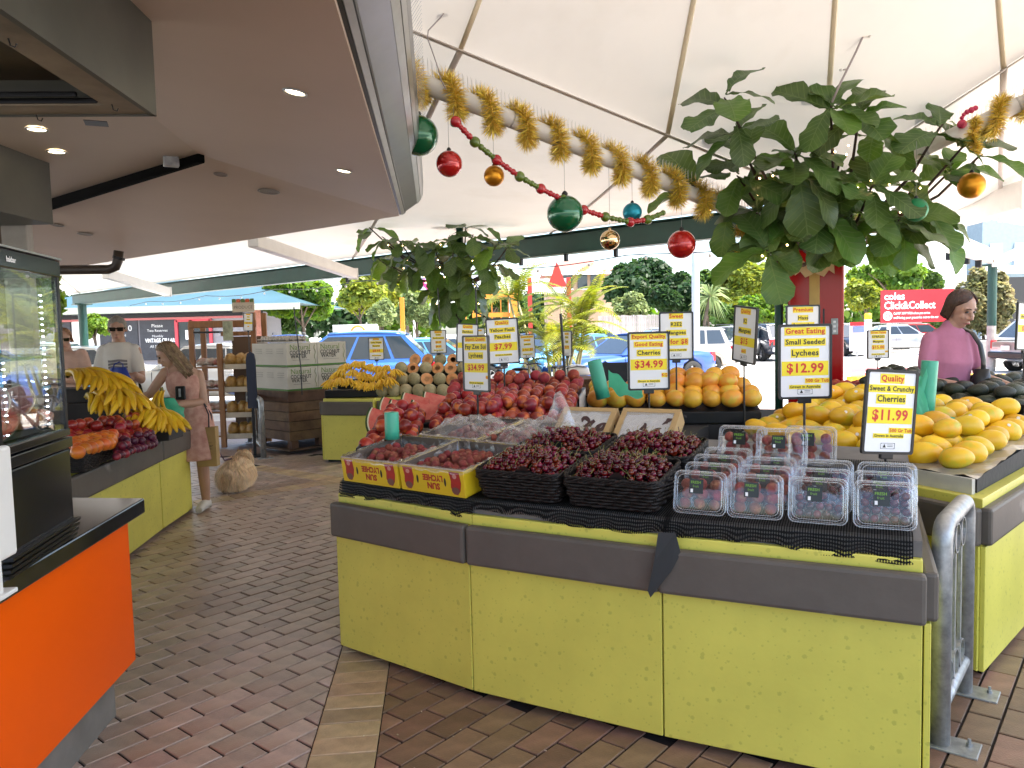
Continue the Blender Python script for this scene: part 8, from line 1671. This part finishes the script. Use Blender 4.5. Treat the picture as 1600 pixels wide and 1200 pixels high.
def car(x, y, rz, kind, paint, label, z=-.03, roofrail=False, cladding=None):
 """Car with its nose towards local -x; origin on the ground below the middle."""
 k = CARS[kind]; L_, W_, H_ = k['L'], k['W'], k['H']; t = thing('parked_car', label, 'car', (x, y, z), rz, 'cars in the car park'); hl = L_ / 2; w = W_ / 2
 wf, wr = -hl + .88, hl - .85
 def b(name, mb, m, bev=0.0, sm=False, par=None): return mb.build(name, m, par or t, sm, bev, True)
 # lower body: lofted sections along the length with wheel-arch lifts
 xs = [-hl, -hl + .06, -hl + .22, wf - .40, wf - .33, wf, wf + .33, wf + .40, -.2, wr - .40, wr - .33, wr, wr + .33, wr + .40, hl - .18, hl - .05, hl]
 rows = []
 for xx in xs:
  f = (xx + hl) / L_; nose = max(0, 1 - (xx + hl) / .5); tl_ = max(0, 1 - (hl - xx) / .4); ww = w * (1 - .14 * nose ** 2 - .09 * tl_ ** 2)
  zb = k['g'] + .10 * nose + .12 * tl_
  zt = k['hood'] - .16 * nose ** 1.5 - .05 * max(0, (-.2 - hl * .3 - xx)) if xx < -hl + k['cowl'] else k['belt'] - (.10 * tl_ if kind != 'sedan' else .06 * tl_)
  ar = min(abs(xx - wf), abs(xx - wr)); 
  if ar < .34: zb = max(zb, .30 + .38 * math.sqrt(max(0, 1 - (ar / .37) ** 2)))
  rows.append([Vector((xx, s_ * a, zz)) for s_, a, zz in ((-1, ww * .80, zb), (-1, ww * .97, zb + .10), (-1, ww, zb + (zt - zb) * .5), (-1, ww * .985, zt - .10), (-1, ww * .90, zt - .005), (-1, ww * .45, zt + .02), (1, ww * .45, zt + .02), (1, ww * .90, zt - .005), (1, ww * .985, zt - .10), (1, ww, zb + (zt - zb) * .5), (1, ww * .97, zb + .10), (1, ww * .80, zb))])
 mb = loft(rows); n = 12; mb.f.append(tuple(range(n))); mb.f.append(tuple((len(rows) - 1) * n + i for i in range(n))[::-1]); b('body', mb, paint, 0, True).data.polygons.foreach_set('use_smooth', [True] * len(mb.f))
 x0, x1, x2, x3 = -hl + k['cowl'], -hl + k['cowl'] + k['rf'], k['rr'], k['tail']; zb, zr = k['belt'] - .02, H_
 wb, wt_ = w * .93, w * .70
 gv = [(x0, -wb, zb), (x3, -wb * .97, zb), (x3, wb * .97, zb), (x0, wb, zb), (x1, -wt_, zr - .045), (x2, -wt_, zr - .06), (x2, wt_, zr - .06), (x1, wt_, zr - .045)]
 b('cabin', MB().add(gv, [(0, 1, 5, 4), (1, 2, 6, 5), (2, 3, 7, 6), (3, 0, 4, 7)]), paint)
 def pane(nm, ids, u0, u1, v0, v1):
  q = [Vector(gv[i]) for i in ids]; nr = (q[1] - q[0]).cross(q[3] - q[0]).normalized() * .007
  b(nm, MB().add([bil(q, u, v) + nr for u, v in ((u0, v0), (u1, v0), (u1, v1), (u0, v1))], [(0, 1, 2, 3)]), M_GLASS)
 for ids in ((0, 1, 5, 4), (2, 3, 7, 6)):
  for u0, u1 in ((.05, .41), (.435, .735), (.76, .95)):
   if ids[0] == 2: u0, u1 = 1 - u1, 1 - u0
   pane('side_window', ids, u0, u1, .13, .87)
 pane('windscreen', (3, 0, 4, 7), .06, .94, .06, .93); pane('rear_window', (1, 2, 6, 5), .08, .92, .12, .90)
 rv = []; nn = 9
 for i in range(nn):
  f = i / (nn - 1); xx = x1 - .05 + (x2 - x1 + .14) * f; zz = zr - .05 + .055 * math.sin(PI * min(1, .18 + .75 * f)) - (.03 if f > .9 else 0); rv.append([Vector((xx, wt_ * 1.035 * a, zz - .045 * a * a)) for a in (-1, -.8, -.4, 0, .4, .8, 1)])
 rm_ = MB(); rm_.add([p for r_ in rv for p in r_], [(i * 7 + j, (i + 1) * 7 + j, (i + 1) * 7 + j + 1, i * 7 + j + 1) for i in range(nn - 1) for j in range(6)]); o = b('roof', rm_, paint, 0, True); so = o.modifiers.new('thick', 'SOLIDIFY'); so.thickness = .03
 xb = (x1 + x2) / 2 - .1; xd = x2 - (.30 if kind != 'sedan' else .12)
 for s_ in (-1, 1):
  for wx in (wf, wr):
   b('wheel_arch', MB().lathe([(.0, 0), (.37, 0)], 24, Matrix.Translation((wx, s_ * (w - .11), .325)) @ Matrix.Rotation(PI / 2, 4, 'X'), capb=False, capt=False), M_TYRE)
   wo = b('wheel', MB().lathe([(.06, -.09), (.06, .09)], 10, Matrix.Translation((wx, s_ * (w - .115), .325)) @ Matrix.Rotation(PI / 2, 4, 'X')), M_RIM)
   for nm, me in (('tyre', WHEEL), ('rim', RIMM)): q = link(nm, me, wo, local=True); q.location = (wx, s_ * (w - .115), .325)
  b('headlight', MB().box((-hl + .16, s_ * w * .70, k['hood'] - .22), (.26, .34, .13), -s_ * .35), M_HEADL, .03); b('tail_light', MB().box((hl - .085, s_ * w * .80, k['belt'] - .16), (.16, .26, .26), s_ * .2), M_TAIL, .03)
  b('mirror', MB().ball((x0 + .32, s_ * (w + .07), zb + .07), .085, (.7, 1.1, .8), 10, 8), paint, 0, True)
  for dx in (xb - .12, xb + .85): b('door_handle', MB().box((dx, s_ * w * .995, zb - .13), (.17, .02, .03)), paint, .008)
  for dx in (xb + .05, x0 + .05): b('door_gap', MB().box((dx, s_ * w * .994, (zb + k['g']) / 2 + .05), (.008, .012, zb - k['g'] - .22)), M_BLACK)
  if roofrail: b('roof_rail', MB().tube([(x1 + .1, s_ * wt_ * .88, zr + .02), (x1 + .2, s_ * wt_ * .88, zr + .06), (x2 - .2, s_ * wt_ * .88, zr + .05), (x2 - .05, s_ * wt_ * .88, zr)], .02, 6), M_DARKM, 0, True)
 b('bumper', MB().box((-hl + .06, 0, k['g'] + .20), (.22, W_ * .80, .16)), cladding or M_BLACK, .04); b('bumper', MB().box((hl - .04, 0, k['g'] + .24), (.18, W_ * .84, .18)), cladding or M_BLACK, .04)
 b('grille', MB().box((-hl + .015, 0, k['hood'] - .26), (.05, W_ * .46, .12)), M_BLACK, .015); b('number_plate', MB().box((-hl - .055, 0, k['g'] + .22), (.012, .37, .11)), M_PLATE); b('number_plate', MB().box((hl + .02, 0, k['belt'] - .25), (.012, .37, .13)), M_PLATE)
 return t
PB = carpaint('paint_bright_blue', (0.035, 0.13, 0.46)); PBL = carpaint('paint_mid_blue', (0.03, 0.075, 0.24)); PW = carpaint('paint_white', (0.72, 0.70, 0.66), 0); PS = carpaint('paint_silver', (0.50, 0.51, 0.52), .5); PK = carpaint('paint_near_black', (0.03, 0.034, 0.05)); PCY = carpaint('paint_sky_blue', (0.10, 0.32, 0.55)); PR = carpaint('paint_red', (0.30, 0.02, 0.02)); PG = carpaint('paint_champagne', (0.42, 0.38, 0.33), .5)
def carpx(px, Y, *a, **k): return car((px - 800) / FPX * Y * 1.0, Y, *a, **k)
carpx(530, 17.2, rad(3), 'suv', PB, 'bright blue hatchback behind the small bananas and rockmelons'); carpx(318, 18.6, rad(-4), 'sedan', PW, 'white sedan seen through the timber shelf rack'); carpx(160, 21.5, rad(184), 'sedan', PW, 'white sedan behind the man with the blue bag'); carpx(95, 25.5, rad(180), 'wagon', PS, 'silver wagon behind the older woman'); carpx(30, 17.0, rad(200), 'hatch', PCY, 'pale blue car seen through the display cabinet')
carpx(452, 30, rad(100), 'suv', PBL, 'blue four-wheel drive left of the trees', roofrail=True); carpx(860, 22.5, rad(30), 'hatch', PCY, 'sky blue car behind the palm clump'); carpx(915, 24.5, rad(205), 'sedan', PBL, 'dark blue sedan half hidden by the palms'); carpx(985, 20.8, rad(28), 'sedan', carpaint('paint_royal_blue', (0.02, 0.075, 0.32)), 'royal blue sedan behind the leaning green bag roll'); carpx(1030, 25.6, rad(2), 'wagon', PG, 'champagne wagon behind the mango signs')
carpx(1140, 33.5, rad(42), 'wagon', PS, 'silver wagon with roof rails between the lamp post and edge-on sign', roofrail=True, cladding=PG); carpx(1196, 35.0, rad(-82), 'suv', PK, 'black four-wheel drive left of the red column', cladding=PS); carpx(745, 27, rad(170), 'hatch', PW, 'white hatchback behind the slim fig trunk'); carpx(690, 22, rad(178), 'sedan', PCY, 'light blue car right of the rockmelon heap'); carpx(945, 36, rad(180), 'suv', PW, 'white car behind the yellow green hedge')
carpx(1412, 40, rad(165), 'sedan', PS, 'silver sedan below the red sign'); carpx(1442, 44, rad(170), 'hatch', PR, 'red car behind the silver sedan under the red sign'); carpx(1690, 22.6, rad(182), 'suv', PS, 'silver car cut off by the right edge behind the post'); carpx(1325, 38, rad(90), 'wagon', PK, 'dark car right of the red column'); carpx(820, 44, rad(10), 'sedan', PBL, 'far blue car right of the orange frame'); carpx(640, 36, rad(178), 'sedan', PBL, 'far blue sedan above the rockmelons')

# ================================================================== STREET FURNITURE AND BUILDINGS
lp = G(1088, 586); t = thing('lamp_post', 'pale grey lamp post rising behind the red bauble', 'lamp post', dz(lp, 0)); MB().lathe([(.125, -.03), (.125, 6.5)], 16, Matrix.Translation(dz(lp, 0))).build('shaft', mat('pale_grey_post', (0.42, 0.46, 0.52), .5), t, smooth=True); MB().lathe([(.2, -.03), (.2, .04)], 16, Matrix.Translation(dz(lp, 0))).build('base_plate', M_STEEL, t); MB().box((lp.x, lp.y - .6, 6.5), (.25, 1.2, .12)).build('lamp_head', M_STEEL, t)
# kiosk building with teal roof
YB = 37.0
def bx(px): return (px - 800) / FPX * YB
M_TEAL = mat('teal_roof', (0.035, 0.085, 0.11), .5, var=.1, vscale=1); M_WALLC = mat('building_grey', (0.22, 0.21, 0.23), .7, var=.06); M_BRICK = mat('far_brick', (0.30, 0.12, 0.08), .8, var=.25, vscale=12); M_CHALK = mat('blackboard', (0.03, 0.032, 0.04), .7, var=.2, vscale=5); M_CHW = mat('chalk', (0.6, 0.6, 0.6), .9); M_CREAMW = mat('cream_fascia', (0.26, 0.28, 0.23), .6)
zE = D(300, 486, YB).z; zW = D(300, 497, YB).z
t = thing('shop_building', 'low shop with teal roof, blackboard menus and a red door frame', 'building', (bx(250), YB, 0))
MB().box((bx(215), YB + 3, zE / 2), (bx(385) - bx(45), 6, zE)).build('wall', M_WALLC, t); MB().box((bx(140), YB - .04, 1.4), (bx(160) - bx(118), .1, 2.8)).build('white_wall', M_WHITE, t)
ry = D(300, 452, YB + 4).z; e0, e1, e2 = bx(30), bx(484), YB - 1.2
MB().add([(e0, e2, zE + .22), (e1, e2, zE + .22), (e1, YB + 9, zE + .22), (e0, YB + 9, zE + .22), (e0 + 5, YB + 4, ry + .5), (e1 - 4.2, YB + 4, ry + .5)], [(0, 1, 5, 4), (1, 2, 5), (2, 3, 4, 5), (3, 0, 4), (3, 2, 1, 0)]).build('roof', M_TEAL, t)
MB().box(((e0 + e1) / 2, e2 - .03, zE + .08), (e1 - e0, .08, .30)).build('fascia', M_CREAMW, t); MB().box((bx(215), YB - .12, zE - .18), (bx(400) - bx(60), .12, .16)).build('dark_band', M_DARKM, t); MB().box((bx(215), YB - .15, zE - .33), (bx(400) - bx(60), .12, .10)).build('red_band', mat('red_stripe', (0.35, 0.10, 0.10), .6), t)
for (a, b_, lines, nm) in ((160, 221, (('1   2', .38, .12), ('$30', .40, .13), ('Two Blend', .16, .30), ('Shiraz', .15, .42), ('Pinot Noir', .18, .60), ('$40', .38, .78)), 'menu_board'), (223, 279, (('Please', .22, .08), ('Two Reserves', .17, .20), ('Monthly', .16, .34), ('Wine', .15, .47), ('All Seasons', .17, .60)), 'menu_board'), (95, 117, (('Red', .2, .2), ('White', .2, .4), ('Rose', .2, .6)), 'menu_board')):
 o = MB().box(((bx(a) + bx(b_)) / 2, YB - .05, (zW - .1 + .3) / 2 + .2), (bx(b_) - bx(a) - .04, .06, zW - .55)).build(nm, M_CHALK, t); zt_, H2 = zW - .18, zW - .55
 for k, (tx, sz, f) in enumerate(lines): lo = lettering(tx, sz, M_CHW, frame_of((1, 0, 0), (0, 0, 1), ((bx(a) + bx(b_)) / 2 + (.35 if tx.startswith('$') else 0), YB - .085, zt_ - f * H2 * .95)), o, 0, maxw=(bx(b_) - bx(a)) * .8)
lo = lettering('VINTAGE CELLARS', .26, M_CARD, frame_of((1, 0, 0), (0, 0, 1), ((bx(256) - bx(250)), -.10, D(256, 532, YB).z)), t, .02, maxw=1.5)
dr0, dr1 = bx(281), bx(334); zd = D(300, 500, YB).z
for xx in (dr0, bx(304), dr1): MB().box((xx, YB - .08, zd / 2), (.14, .12, zd)).build('door_frame', mat('red_door_frame', (0.45, 0.04, 0.06), .5), t)
MB().box(((dr0 + dr1) / 2, YB - .08, zd), (dr1 - dr0, .12, .16)).build('door_frame', MATS['red_door_frame'], t); MB().box(((dr0 + dr1) / 2, YB - .03, zd / 2), (dr1 - dr0, .04, zd)).build('door_glass', M_GLASS, t); MB().box((bx(300), YB - .07, 1.75), (.35, .02, .45)).build('door_notice', M_CARD, t)
MB().box((bx(411), YB - .3, zE / 2), (.32, .32, zE)).build('brick_pillar', M_BRICK, t); MB().box((bx(416), YB - .3, zE / 2), (.10, .2, zE)).build('downpipe', M_DARKM, t); MB().box((bx(400), YB - .2, 1.5), (.25, .05, 2.4)).build('white_panel', M_WHITE, t)
# red-roofed house
t = thing('brick_house', 'two-storey brick house with red tiled roof among the trees', 'house', D(910, 520, 62) * 1.0); c_ = D(905, 450, 62); w_ = 5.2; M_TILE = mat('red_tiles', (0.36, 0.14, 0.11), .8, var=.25, vscale=6); M_HBR = mat('house_brick', (0.40, 0.27, 0.17), .8, var=.15, vscale=10); zr_ = D(905, 428, 62).z; zp = D(905, 406, 62).z
MB().box((c_.x, 64, zr_ / 2), (w_, 6, zr_)).build('wall', M_HBR, t); MB().add([(c_.x - w_ * .58, 60.4, zr_), (c_.x + w_ * .58, 60.4, zr_), (c_.x + w_ * .58, 67.6, zr_), (c_.x - w_ * .58, 67.6, zr_), (c_.x - w_ * .15, 64, zp + .2), (c_.x + w_ * .2, 64, zp + .2)], [(0, 1, 5, 4), (1, 2, 5), (2, 3, 4, 5), (3, 0, 4), (3, 2, 1, 0)]).build('roof', M_TILE, t); MB().box((c_.x, 60.38, zr_ - .05), (w_ * 1.16, .1, .25)).build('gutter', M_WHITE, t)
for xx in (913, 933, 890): wo = MB().box(((xx - 800) / FPX * 61, 60.95, D(xx, 440, 61).z), (.75, .12, 1.1)).build('window', M_GLASS, t); MB().box(((xx - 800) / FPX * 61, 60.9, D(xx, 440, 61).z - .6), (.9, .15, .08)).build('sill', M_WHITE, wo)
# petrol or play sign: red triangle and posts behind the palms
t = thing('red_sign_frame', 'red framed sign structure behind the palm clump', 'sign', dz(D(862, 500, 40), 0)); M_SR = mat('sign_red', (0.32, 0.02, 0.01), .5)
for px in (828, 889): p = D(px, 470, 40); MB().box((p.x, 40, p.z / 2 + .6), (.22, .22, p.z + 1.2)).build('post', M_SR, t)
p = D(860, 447, 40); MB().box((p.x, 40, p.z), (1.9, .1, .75)).build('panel', M_WHITE, t); p = D(870, 430, 40); MB().prism([(-.5, -.6), (.5, -.6), (0, .7)], -.05, .05, Matrix.Translation((p.x, 39.9, p.z)) @ Matrix.Rotation(PI / 2, 4, 'X')).build('triangle', M_SR, t)
# orange portal frame with banner
t = thing('orange_frame', 'orange steel portal frame with thin uprights behind the price signs', 'frame', dz(D(760, 540, 31), 0)); M_ORF = mat('orange_steel', (0.50, 0.19, 0.01), .5)
pa, pb_ = D(726, 456, 31), D(806, 453, 31); beam('lintel', pa + Vector((-.1, 0, -.15)), pb_ + Vector((.1, 0, -.15)), .2, .32, M_ORF, t)
for px, w_ in ((727, .12), (803, .30), (629, .16)): p = D(px, 500, 31); q = D(px, 465, 31); MB().box((p.x, 31, q.z / 2), (w_, w_, q.z)).build('upright', M_ORF, t)
for px in (740, 769, 783, 795): p = D(px, 500, 31); q = D(px, 462, 31); MB().box((p.x, 31.05, q.z / 2), (.05, .05, q.z)).build('thin_upright', M_ORF, t)
p = D(775, 492, 31); MB().box((p.x, 31, p.z), (1.9, .06, .18)).build('mid_rail', M_ORF, t)
bc_ = D(720, 441, 36); t = thing('farm_banner', 'long white banner with pink hearts behind the slim fig tree', 'banner', bc_); b0, b1 = D(642, 448, 36), D(798, 440, 36); MB().box(((b0.x + b1.x) / 2, 36, bc_.z), (b1.x - b0.x, .05, .62), 0).build('sheet', mat('banner_white', (0.66, 0.66, 0.78), .7), t)
for px in (667, 768): 
 p = D(px, 438 if px > 700 else 443, 35.9); pts = [(.30 * 16 * math.sin(a) ** 3 / 17, .30 * (13 * math.cos(a) - 5 * math.cos(2 * a) - 2 * math.cos(3 * a) - math.cos(4 * a)) / 17) for a in [2 * PI * k / 24 for k in range(24)]]; MB().prism(pts, -.02, .02, Matrix.Translation((p.x, 35.93, p.z)) @ Matrix.Rotation(PI / 2, 4, 'X')).build('heart', mat('heart_pink', (0.50, 0.03, 0.17), .6), t)
lettering('Farm', .42, M_INK, frame_of((1, 0, 0), (0, 0, 1), D(772, 446, 35.9) - bc_ + Vector((.15, -.03, -.04))), t, 0)
for px in (645, 796): p = D(px, 450, 36.05); MB().box((p.x, 36.1, p.z / 2), (.1, .1, p.z + .6)).build('post', M_WHITE, t)
# white hoarding with orange arc
t = thing('hoarding', 'small white hoarding with orange arc above the blue car roof', 'sign', D(556, 515, 33)); p = D(556, 514, 33); MB().box((p.x, 33, p.z), (1.95, .06, .38)).build('board', M_WHITE, t); MB().tube([(p.x + .1 + .28 * math.cos(a), 32.95, p.z - .12 + .24 * math.sin(a)) for a in [PI * k / 10 for k in range(11)]], .045, 6).build('arc', M_ORF, t)
for s_ in (-.8, .8): MB().box((p.x + s_, 33.05, p.z / 2), (.08, .08, p.z)).build('post', M_STEEL, t)
# paling fence
t = thing('paling_fence', 'grey timber paling fence below the dark trees', 'fence', dz(D(1000, 520, 43), 0)); x0_, x1_ = D(935, 510, 43).x, D(1090, 510, 43).x; zt_ = D(1000, 492, 43).z; nP = 52; M_PAL = mat('grey_paling', (0.30, 0.27, 0.26), .85, var=.2, vscale=3, objvar=.25); pm = MB().box((0, 0, zt_ / 2), ((x1_ - x0_) / nP - .012, .02, zt_)).mesh('paling', M_PAL)
for k in range(nP): o = link('paling', pm, t); o.location = (x0_ + (x1_ - x0_) * (k + .5) / nP, 43 + .01 * (k % 2), R_.uniform(-.03, .02))
for z in (.4, zt_ - .4): MB().box(((x0_ + x1_) / 2, 43.05, z), (x1_ - x0_, .05, .09)).build('cross_rail', M_PAL, t)
# click and collect sign
YS = 34.0; c_ = D(1433, 478, YS); a, b_ = D(1380, 478, YS), D(1494, 476, YS); t = thing('collect_sign', 'red billboard for click and collect behind the woman in pink', 'sign', c_); w_ = b_.x - a.x; h_ = D(1433, 451, YS).z - D(1433, 502, YS).z
MB().box((0, 0, 0), (w_, .08, h_)).build('board', mat('coles_red', (0.36, 0.006, 0.014), .5), t, local=True)
def cl(tx, sz, x, z, al, bo, mw): lettering(tx, sz, M_CARD, frame_of((1, 0, 0), (0, 0, 1), (x, -.046, z)), t, bo, 1.0, al, 1.0, mw)
cl('coles', .44, -w_ * .46, h_ * .30, 'LEFT', .018, w_ * .33); cl('Click&Collect', .46, -w_ * .46, h_ * .02, 'LEFT', .018, w_ * .70); cl('Call 07 3397 9700 when you arrive', .15, -w_ * .33, -h_ * .22, 'LEFT', .01, w_ * .5); cl("we'll bring your groceries out to the car", .15, -w_ * .33, -h_ * .35, 'LEFT', .01, w_ * .62)
MB().lathe([(.20, 0), (.20, .012)], 20, Matrix.Translation((-w_ * .41, -.042, -h_ * .29)) @ Matrix.Rotation(PI / 2, 4, 'X')).build('logo_disc', M_CARD, t, local=True); MB().lathe([(.07, 0), (.11, .0), (.11, .006), (.07, .006)], 16, Matrix.Translation((-w_ * .41, -.055, -h_ * .29)) @ Matrix.Rotation(PI / 2, 4, 'X'), capb=False, capt=False).build('logo_ring', MATS['coles_red'], t, local=True)
for px in (1389, 1480): p = D(px, 505, YS + .08); MB().box((p.x, YS + .1, c_.z / 2), (.13, .1, c_.z)).build('post', M_WHITE, t)
bp0 = D(1356, 530, 29); t = thing('bollard', 'white bollard with yellow cap right of the red column', 'bollard', dz(bp0, 0)); zc = D(1356, 490, 29).z; MB().lathe([(.13, -.03), (.13, zc - .22)], 14, Matrix.Translation(dz(bp0, 0))).build('shaft', M_WHITE, t, smooth=True); MB().lathe([(.125, zc - .22), (.125, zc), (.06, zc + .02)], 14, Matrix.Translation(dz(bp0, 0))).build('cap', M_KERB, t, smooth=True)
p = D(1340, 528, 30); t = thing('trolley_sign', 'small red and blue notice board beside the bollard', 'notice board', dz(p, 0)); MB().box((p.x, 30, 1.0), (.62, .05, 1.1)).build('board', mat('notice_pale', (0.55, 0.48, 0.56), .6), t); MB().box((p.x, 29.96, 1.50), (.62, .04, .14)).build('red_header', MATS['coles_red'], t); MB().box((p.x + .03, 29.96, 1.28), (.42, .04, .22)).build('blue_panel', mat('notice_blue', (0.10, 0.14, 0.50), .6), t); MB().box((p.x, 30.05, .3), (.06, .06, .7)).build('leg', M_STEEL, t)
# railing under the sign
t = thing('railing', 'dark baluster railing below the red billboard', 'railing', dz(D(1400, 520, 48), 0)); a, b_ = D(1362, 505, 48), D(1440, 503, 48); beam('top_rail', a, b_, .08, .08, M_STEEL, t); 
for k in range(30): p = a.lerp(b_, k / 29); MB().box((p.x, 48, p.z - .6), (.035, .035, 1.15)).build('baluster', M_DARKM, t)
# buildings at right
t = thing('pale_house', 'pale roofed house above the red billboard', 'house', dz(D(1480, 430, 70), 0)); a = D(1480, 432, 70); M_PR = mat('pale_roof', (0.50, 0.53, 0.57), .6); MB().box((a.x, 73, a.z / 2), (5.2, 6, a.z - .6)).build('wall', M_WHITE, t); MB().add([(a.x - 3.4, 69.5, a.z - .6), (a.x + 3.4, 69.5, a.z - .6), (a.x + 3.4, 77, a.z - .6), (a.x - 3.4, 77, a.z - .6), (a.x - 1.5, 73, a.z + 1.7), (a.x + 1.5, 73, a.z + 1.7)], [(0, 1, 5, 4), (1, 2, 5), (2, 3, 4, 5), (3, 0, 4), (3, 2, 1, 0)]).build('roof', M_PR, t); MB().box((a.x + 1.2, 69.9, a.z - 1.4), (.9, .1, .8)).build('window', M_GLASS, t)
t = thing('apartment_block', 'blue grey apartment block at the right edge behind the post', 'building', dz(D(1600, 480, 34), 0)); a = D(1556, 415, 34); MB().box((a.x + 5.0, 35.6, 4.2), (10, 1.2, 8.4)).build('wall', mat('blue_grey_wall', (0.20, 0.27, 0.32), .7, var=.08), t); MB().box((a.x + 5.0, 34.9, D(1560, 420, 34).z), (10, .3, .35)).build('ledge', M_WHITE, t)
for k in range(8): MB().box((a.x + .6 + k * 1.1, 34.97, D(1560, 395, 34).z), (.55, .08, 1.0)).build('window', mat('pale_window', (0.45, 0.52, 0.58), .2), t)
p = D(1596, 470, 30); MB().box((p.x + .3, 31, 1.6), (.8, .5, 3.2)).build('dark_pier', M_INK, t); p = D(1566, 470, 33); MB().box((p.x, 33.5, 1.5), (.9, .4, 3.0)).build('pale_pier', M_WHITE, t)
a = D(1525, 560, 25.4); t = thing('planter_box', 'long grey planter box behind the woman in pink', 'planter', dz(a, 0)); MB().box((a.x, 25.6, .42), (2.3, 1.0, .9)).build('box', mat('grey_render', (0.30, 0.30, 0.30), .7, var=.12), t, bevel=.02); MB().box((a.x, 25.6, .875), (2.15, .85, .02)).build('soil', M_JOINT, t)
# bicycles and helmet
def bike(p, rz, label, col):
 t = thing('bicycle', label, 'bicycle', dz(p, 0), rz, 'bicycles by the palms'); m = mat('bike_' + col, {'blue': (0.05, 0.10, 0.20), 'silver': (0.45, 0.45, 0.47)}[col], .35, .4)
 for x in (-.52, .52):
  wo = MB().tube([(x + .33 * math.cos(a), 0, .33 + .33 * math.sin(a)) for a in [2 * PI * k / 30 for k in range(30)]], .02, 8, closed=True).build('wheel', M_TYRE, t, True, local=True); sp = MB()
  for k in range(14): a = 2 * PI * k / 14; sp.tube([(x, 0, .33), (x + .32 * math.cos(a), 0, .33 + .32 * math.sin(a))], .002, 3)
  sp.build('spokes', M_STEEL, wo, local=True)
 fr = MB(); bb, st, hd, ra, fa = (-.08, 0, .30), (-.20, 0, .80), (.36, 0, .82), (-.52, 0, .33), (.52, 0, .33)
 for a, b_ in ((bb, st), (bb, hd), (st, hd), (bb, ra), (st, ra), (hd, fa)): fr.tube([a, b_], .017, 8)
 fr.build('frame', m, t, True, local=True); MB().tube([(-.20, 0, .80), (-.215, 0, .93)], .014, 8).build('seat_post', M_STEEL, t, local=True); MB().ball((-.22, 0, .95), .1, (1.4, .7, .3), 12, 8).build('saddle', M_BLACK, t, True, local=True)
 MB().tube([(.36, 0, .82), (.34, 0, .96)], .014, 8).build('stem', M_STEEL, t, local=True); MB().tube([(.40, -.27, .98), (.42, -.12, .99), (.34, 0, .97), (.42, .12, .99), (.40, .27, .98)], .013, 8).build('handlebar', M_BLACK, t, True, local=True); MB().lathe([(.09, -.01), (.09, .01)], 18, Matrix.Translation((-.08, -.04, .30)) @ Matrix.Rotation(PI / 2, 4, 'X')).build('chainring', M_DARKM, t, local=True); return t
bike(D(835, 600, 11.6), rad(-20), 'silver bicycle parked behind the peaches', 'silver'); bike(D(895, 600, 12.2), rad(15), 'blue bicycle parked in front of the palm clump', 'blue'); bike(D(800, 600, 12.6), rad(40), 'dark bicycle behind the peaches sign', 'blue')
hp_ = D(901, 582, 10.4); t = thing('bike_helmet', 'white vented bicycle helmet left of the leaning bag roll', 'helmet', hp_); hb = MB(); hb.ball(hp_, .15, (1.25, .9, .75), 20, 12); hb.v = [(x, y, max(z, hp_.z - .03)) for x, y, z in hb.v]; hb.build('shell', mat('helmet_white', (0.62, 0.60, 0.55), .35), t, True)
for k in range(5): MB().tube([hp_ + Vector((-.14 + .012 * k, -.02 - .045 + k * .02, .06 + .02 * math.sin(k))), hp_ + Vector((0, -.10 + .04 * k, .105 - .01 * abs(k - 2))), hp_ + Vector((.13, -.09 + .045 * k, .075))], .012, 6, flat=.6).build('vent', M_BLACK, t, True)
MB().box((hp_.x, hp_.y, (hp_.z - .05) / 2), (.3, .25, hp_.z - .05)).build('stand_block', mat('dark_bin', (0.03, 0.03, 0.03), .6), t)
p = D(955, 583, 8.0); t = thing('chalk_board', 'small black panel behind the leaning green bag roll', 'panel', dz(p, 0)); MB().box((p.x, 8, p.z - .06), (.34, .03, .34)).build('panel', M_CHALK, t); MB().box((p.x + .18, 8, p.z - .1), (.03, .05, .40)).build('edge', M_STEEL, t); MB().box((p.x, 8.02, (p.z - .2) / 2), (.30, .03, p.z - .2)).build('leg', M_DARKM, t)
bpy.data.scenes.remove(TMPS)
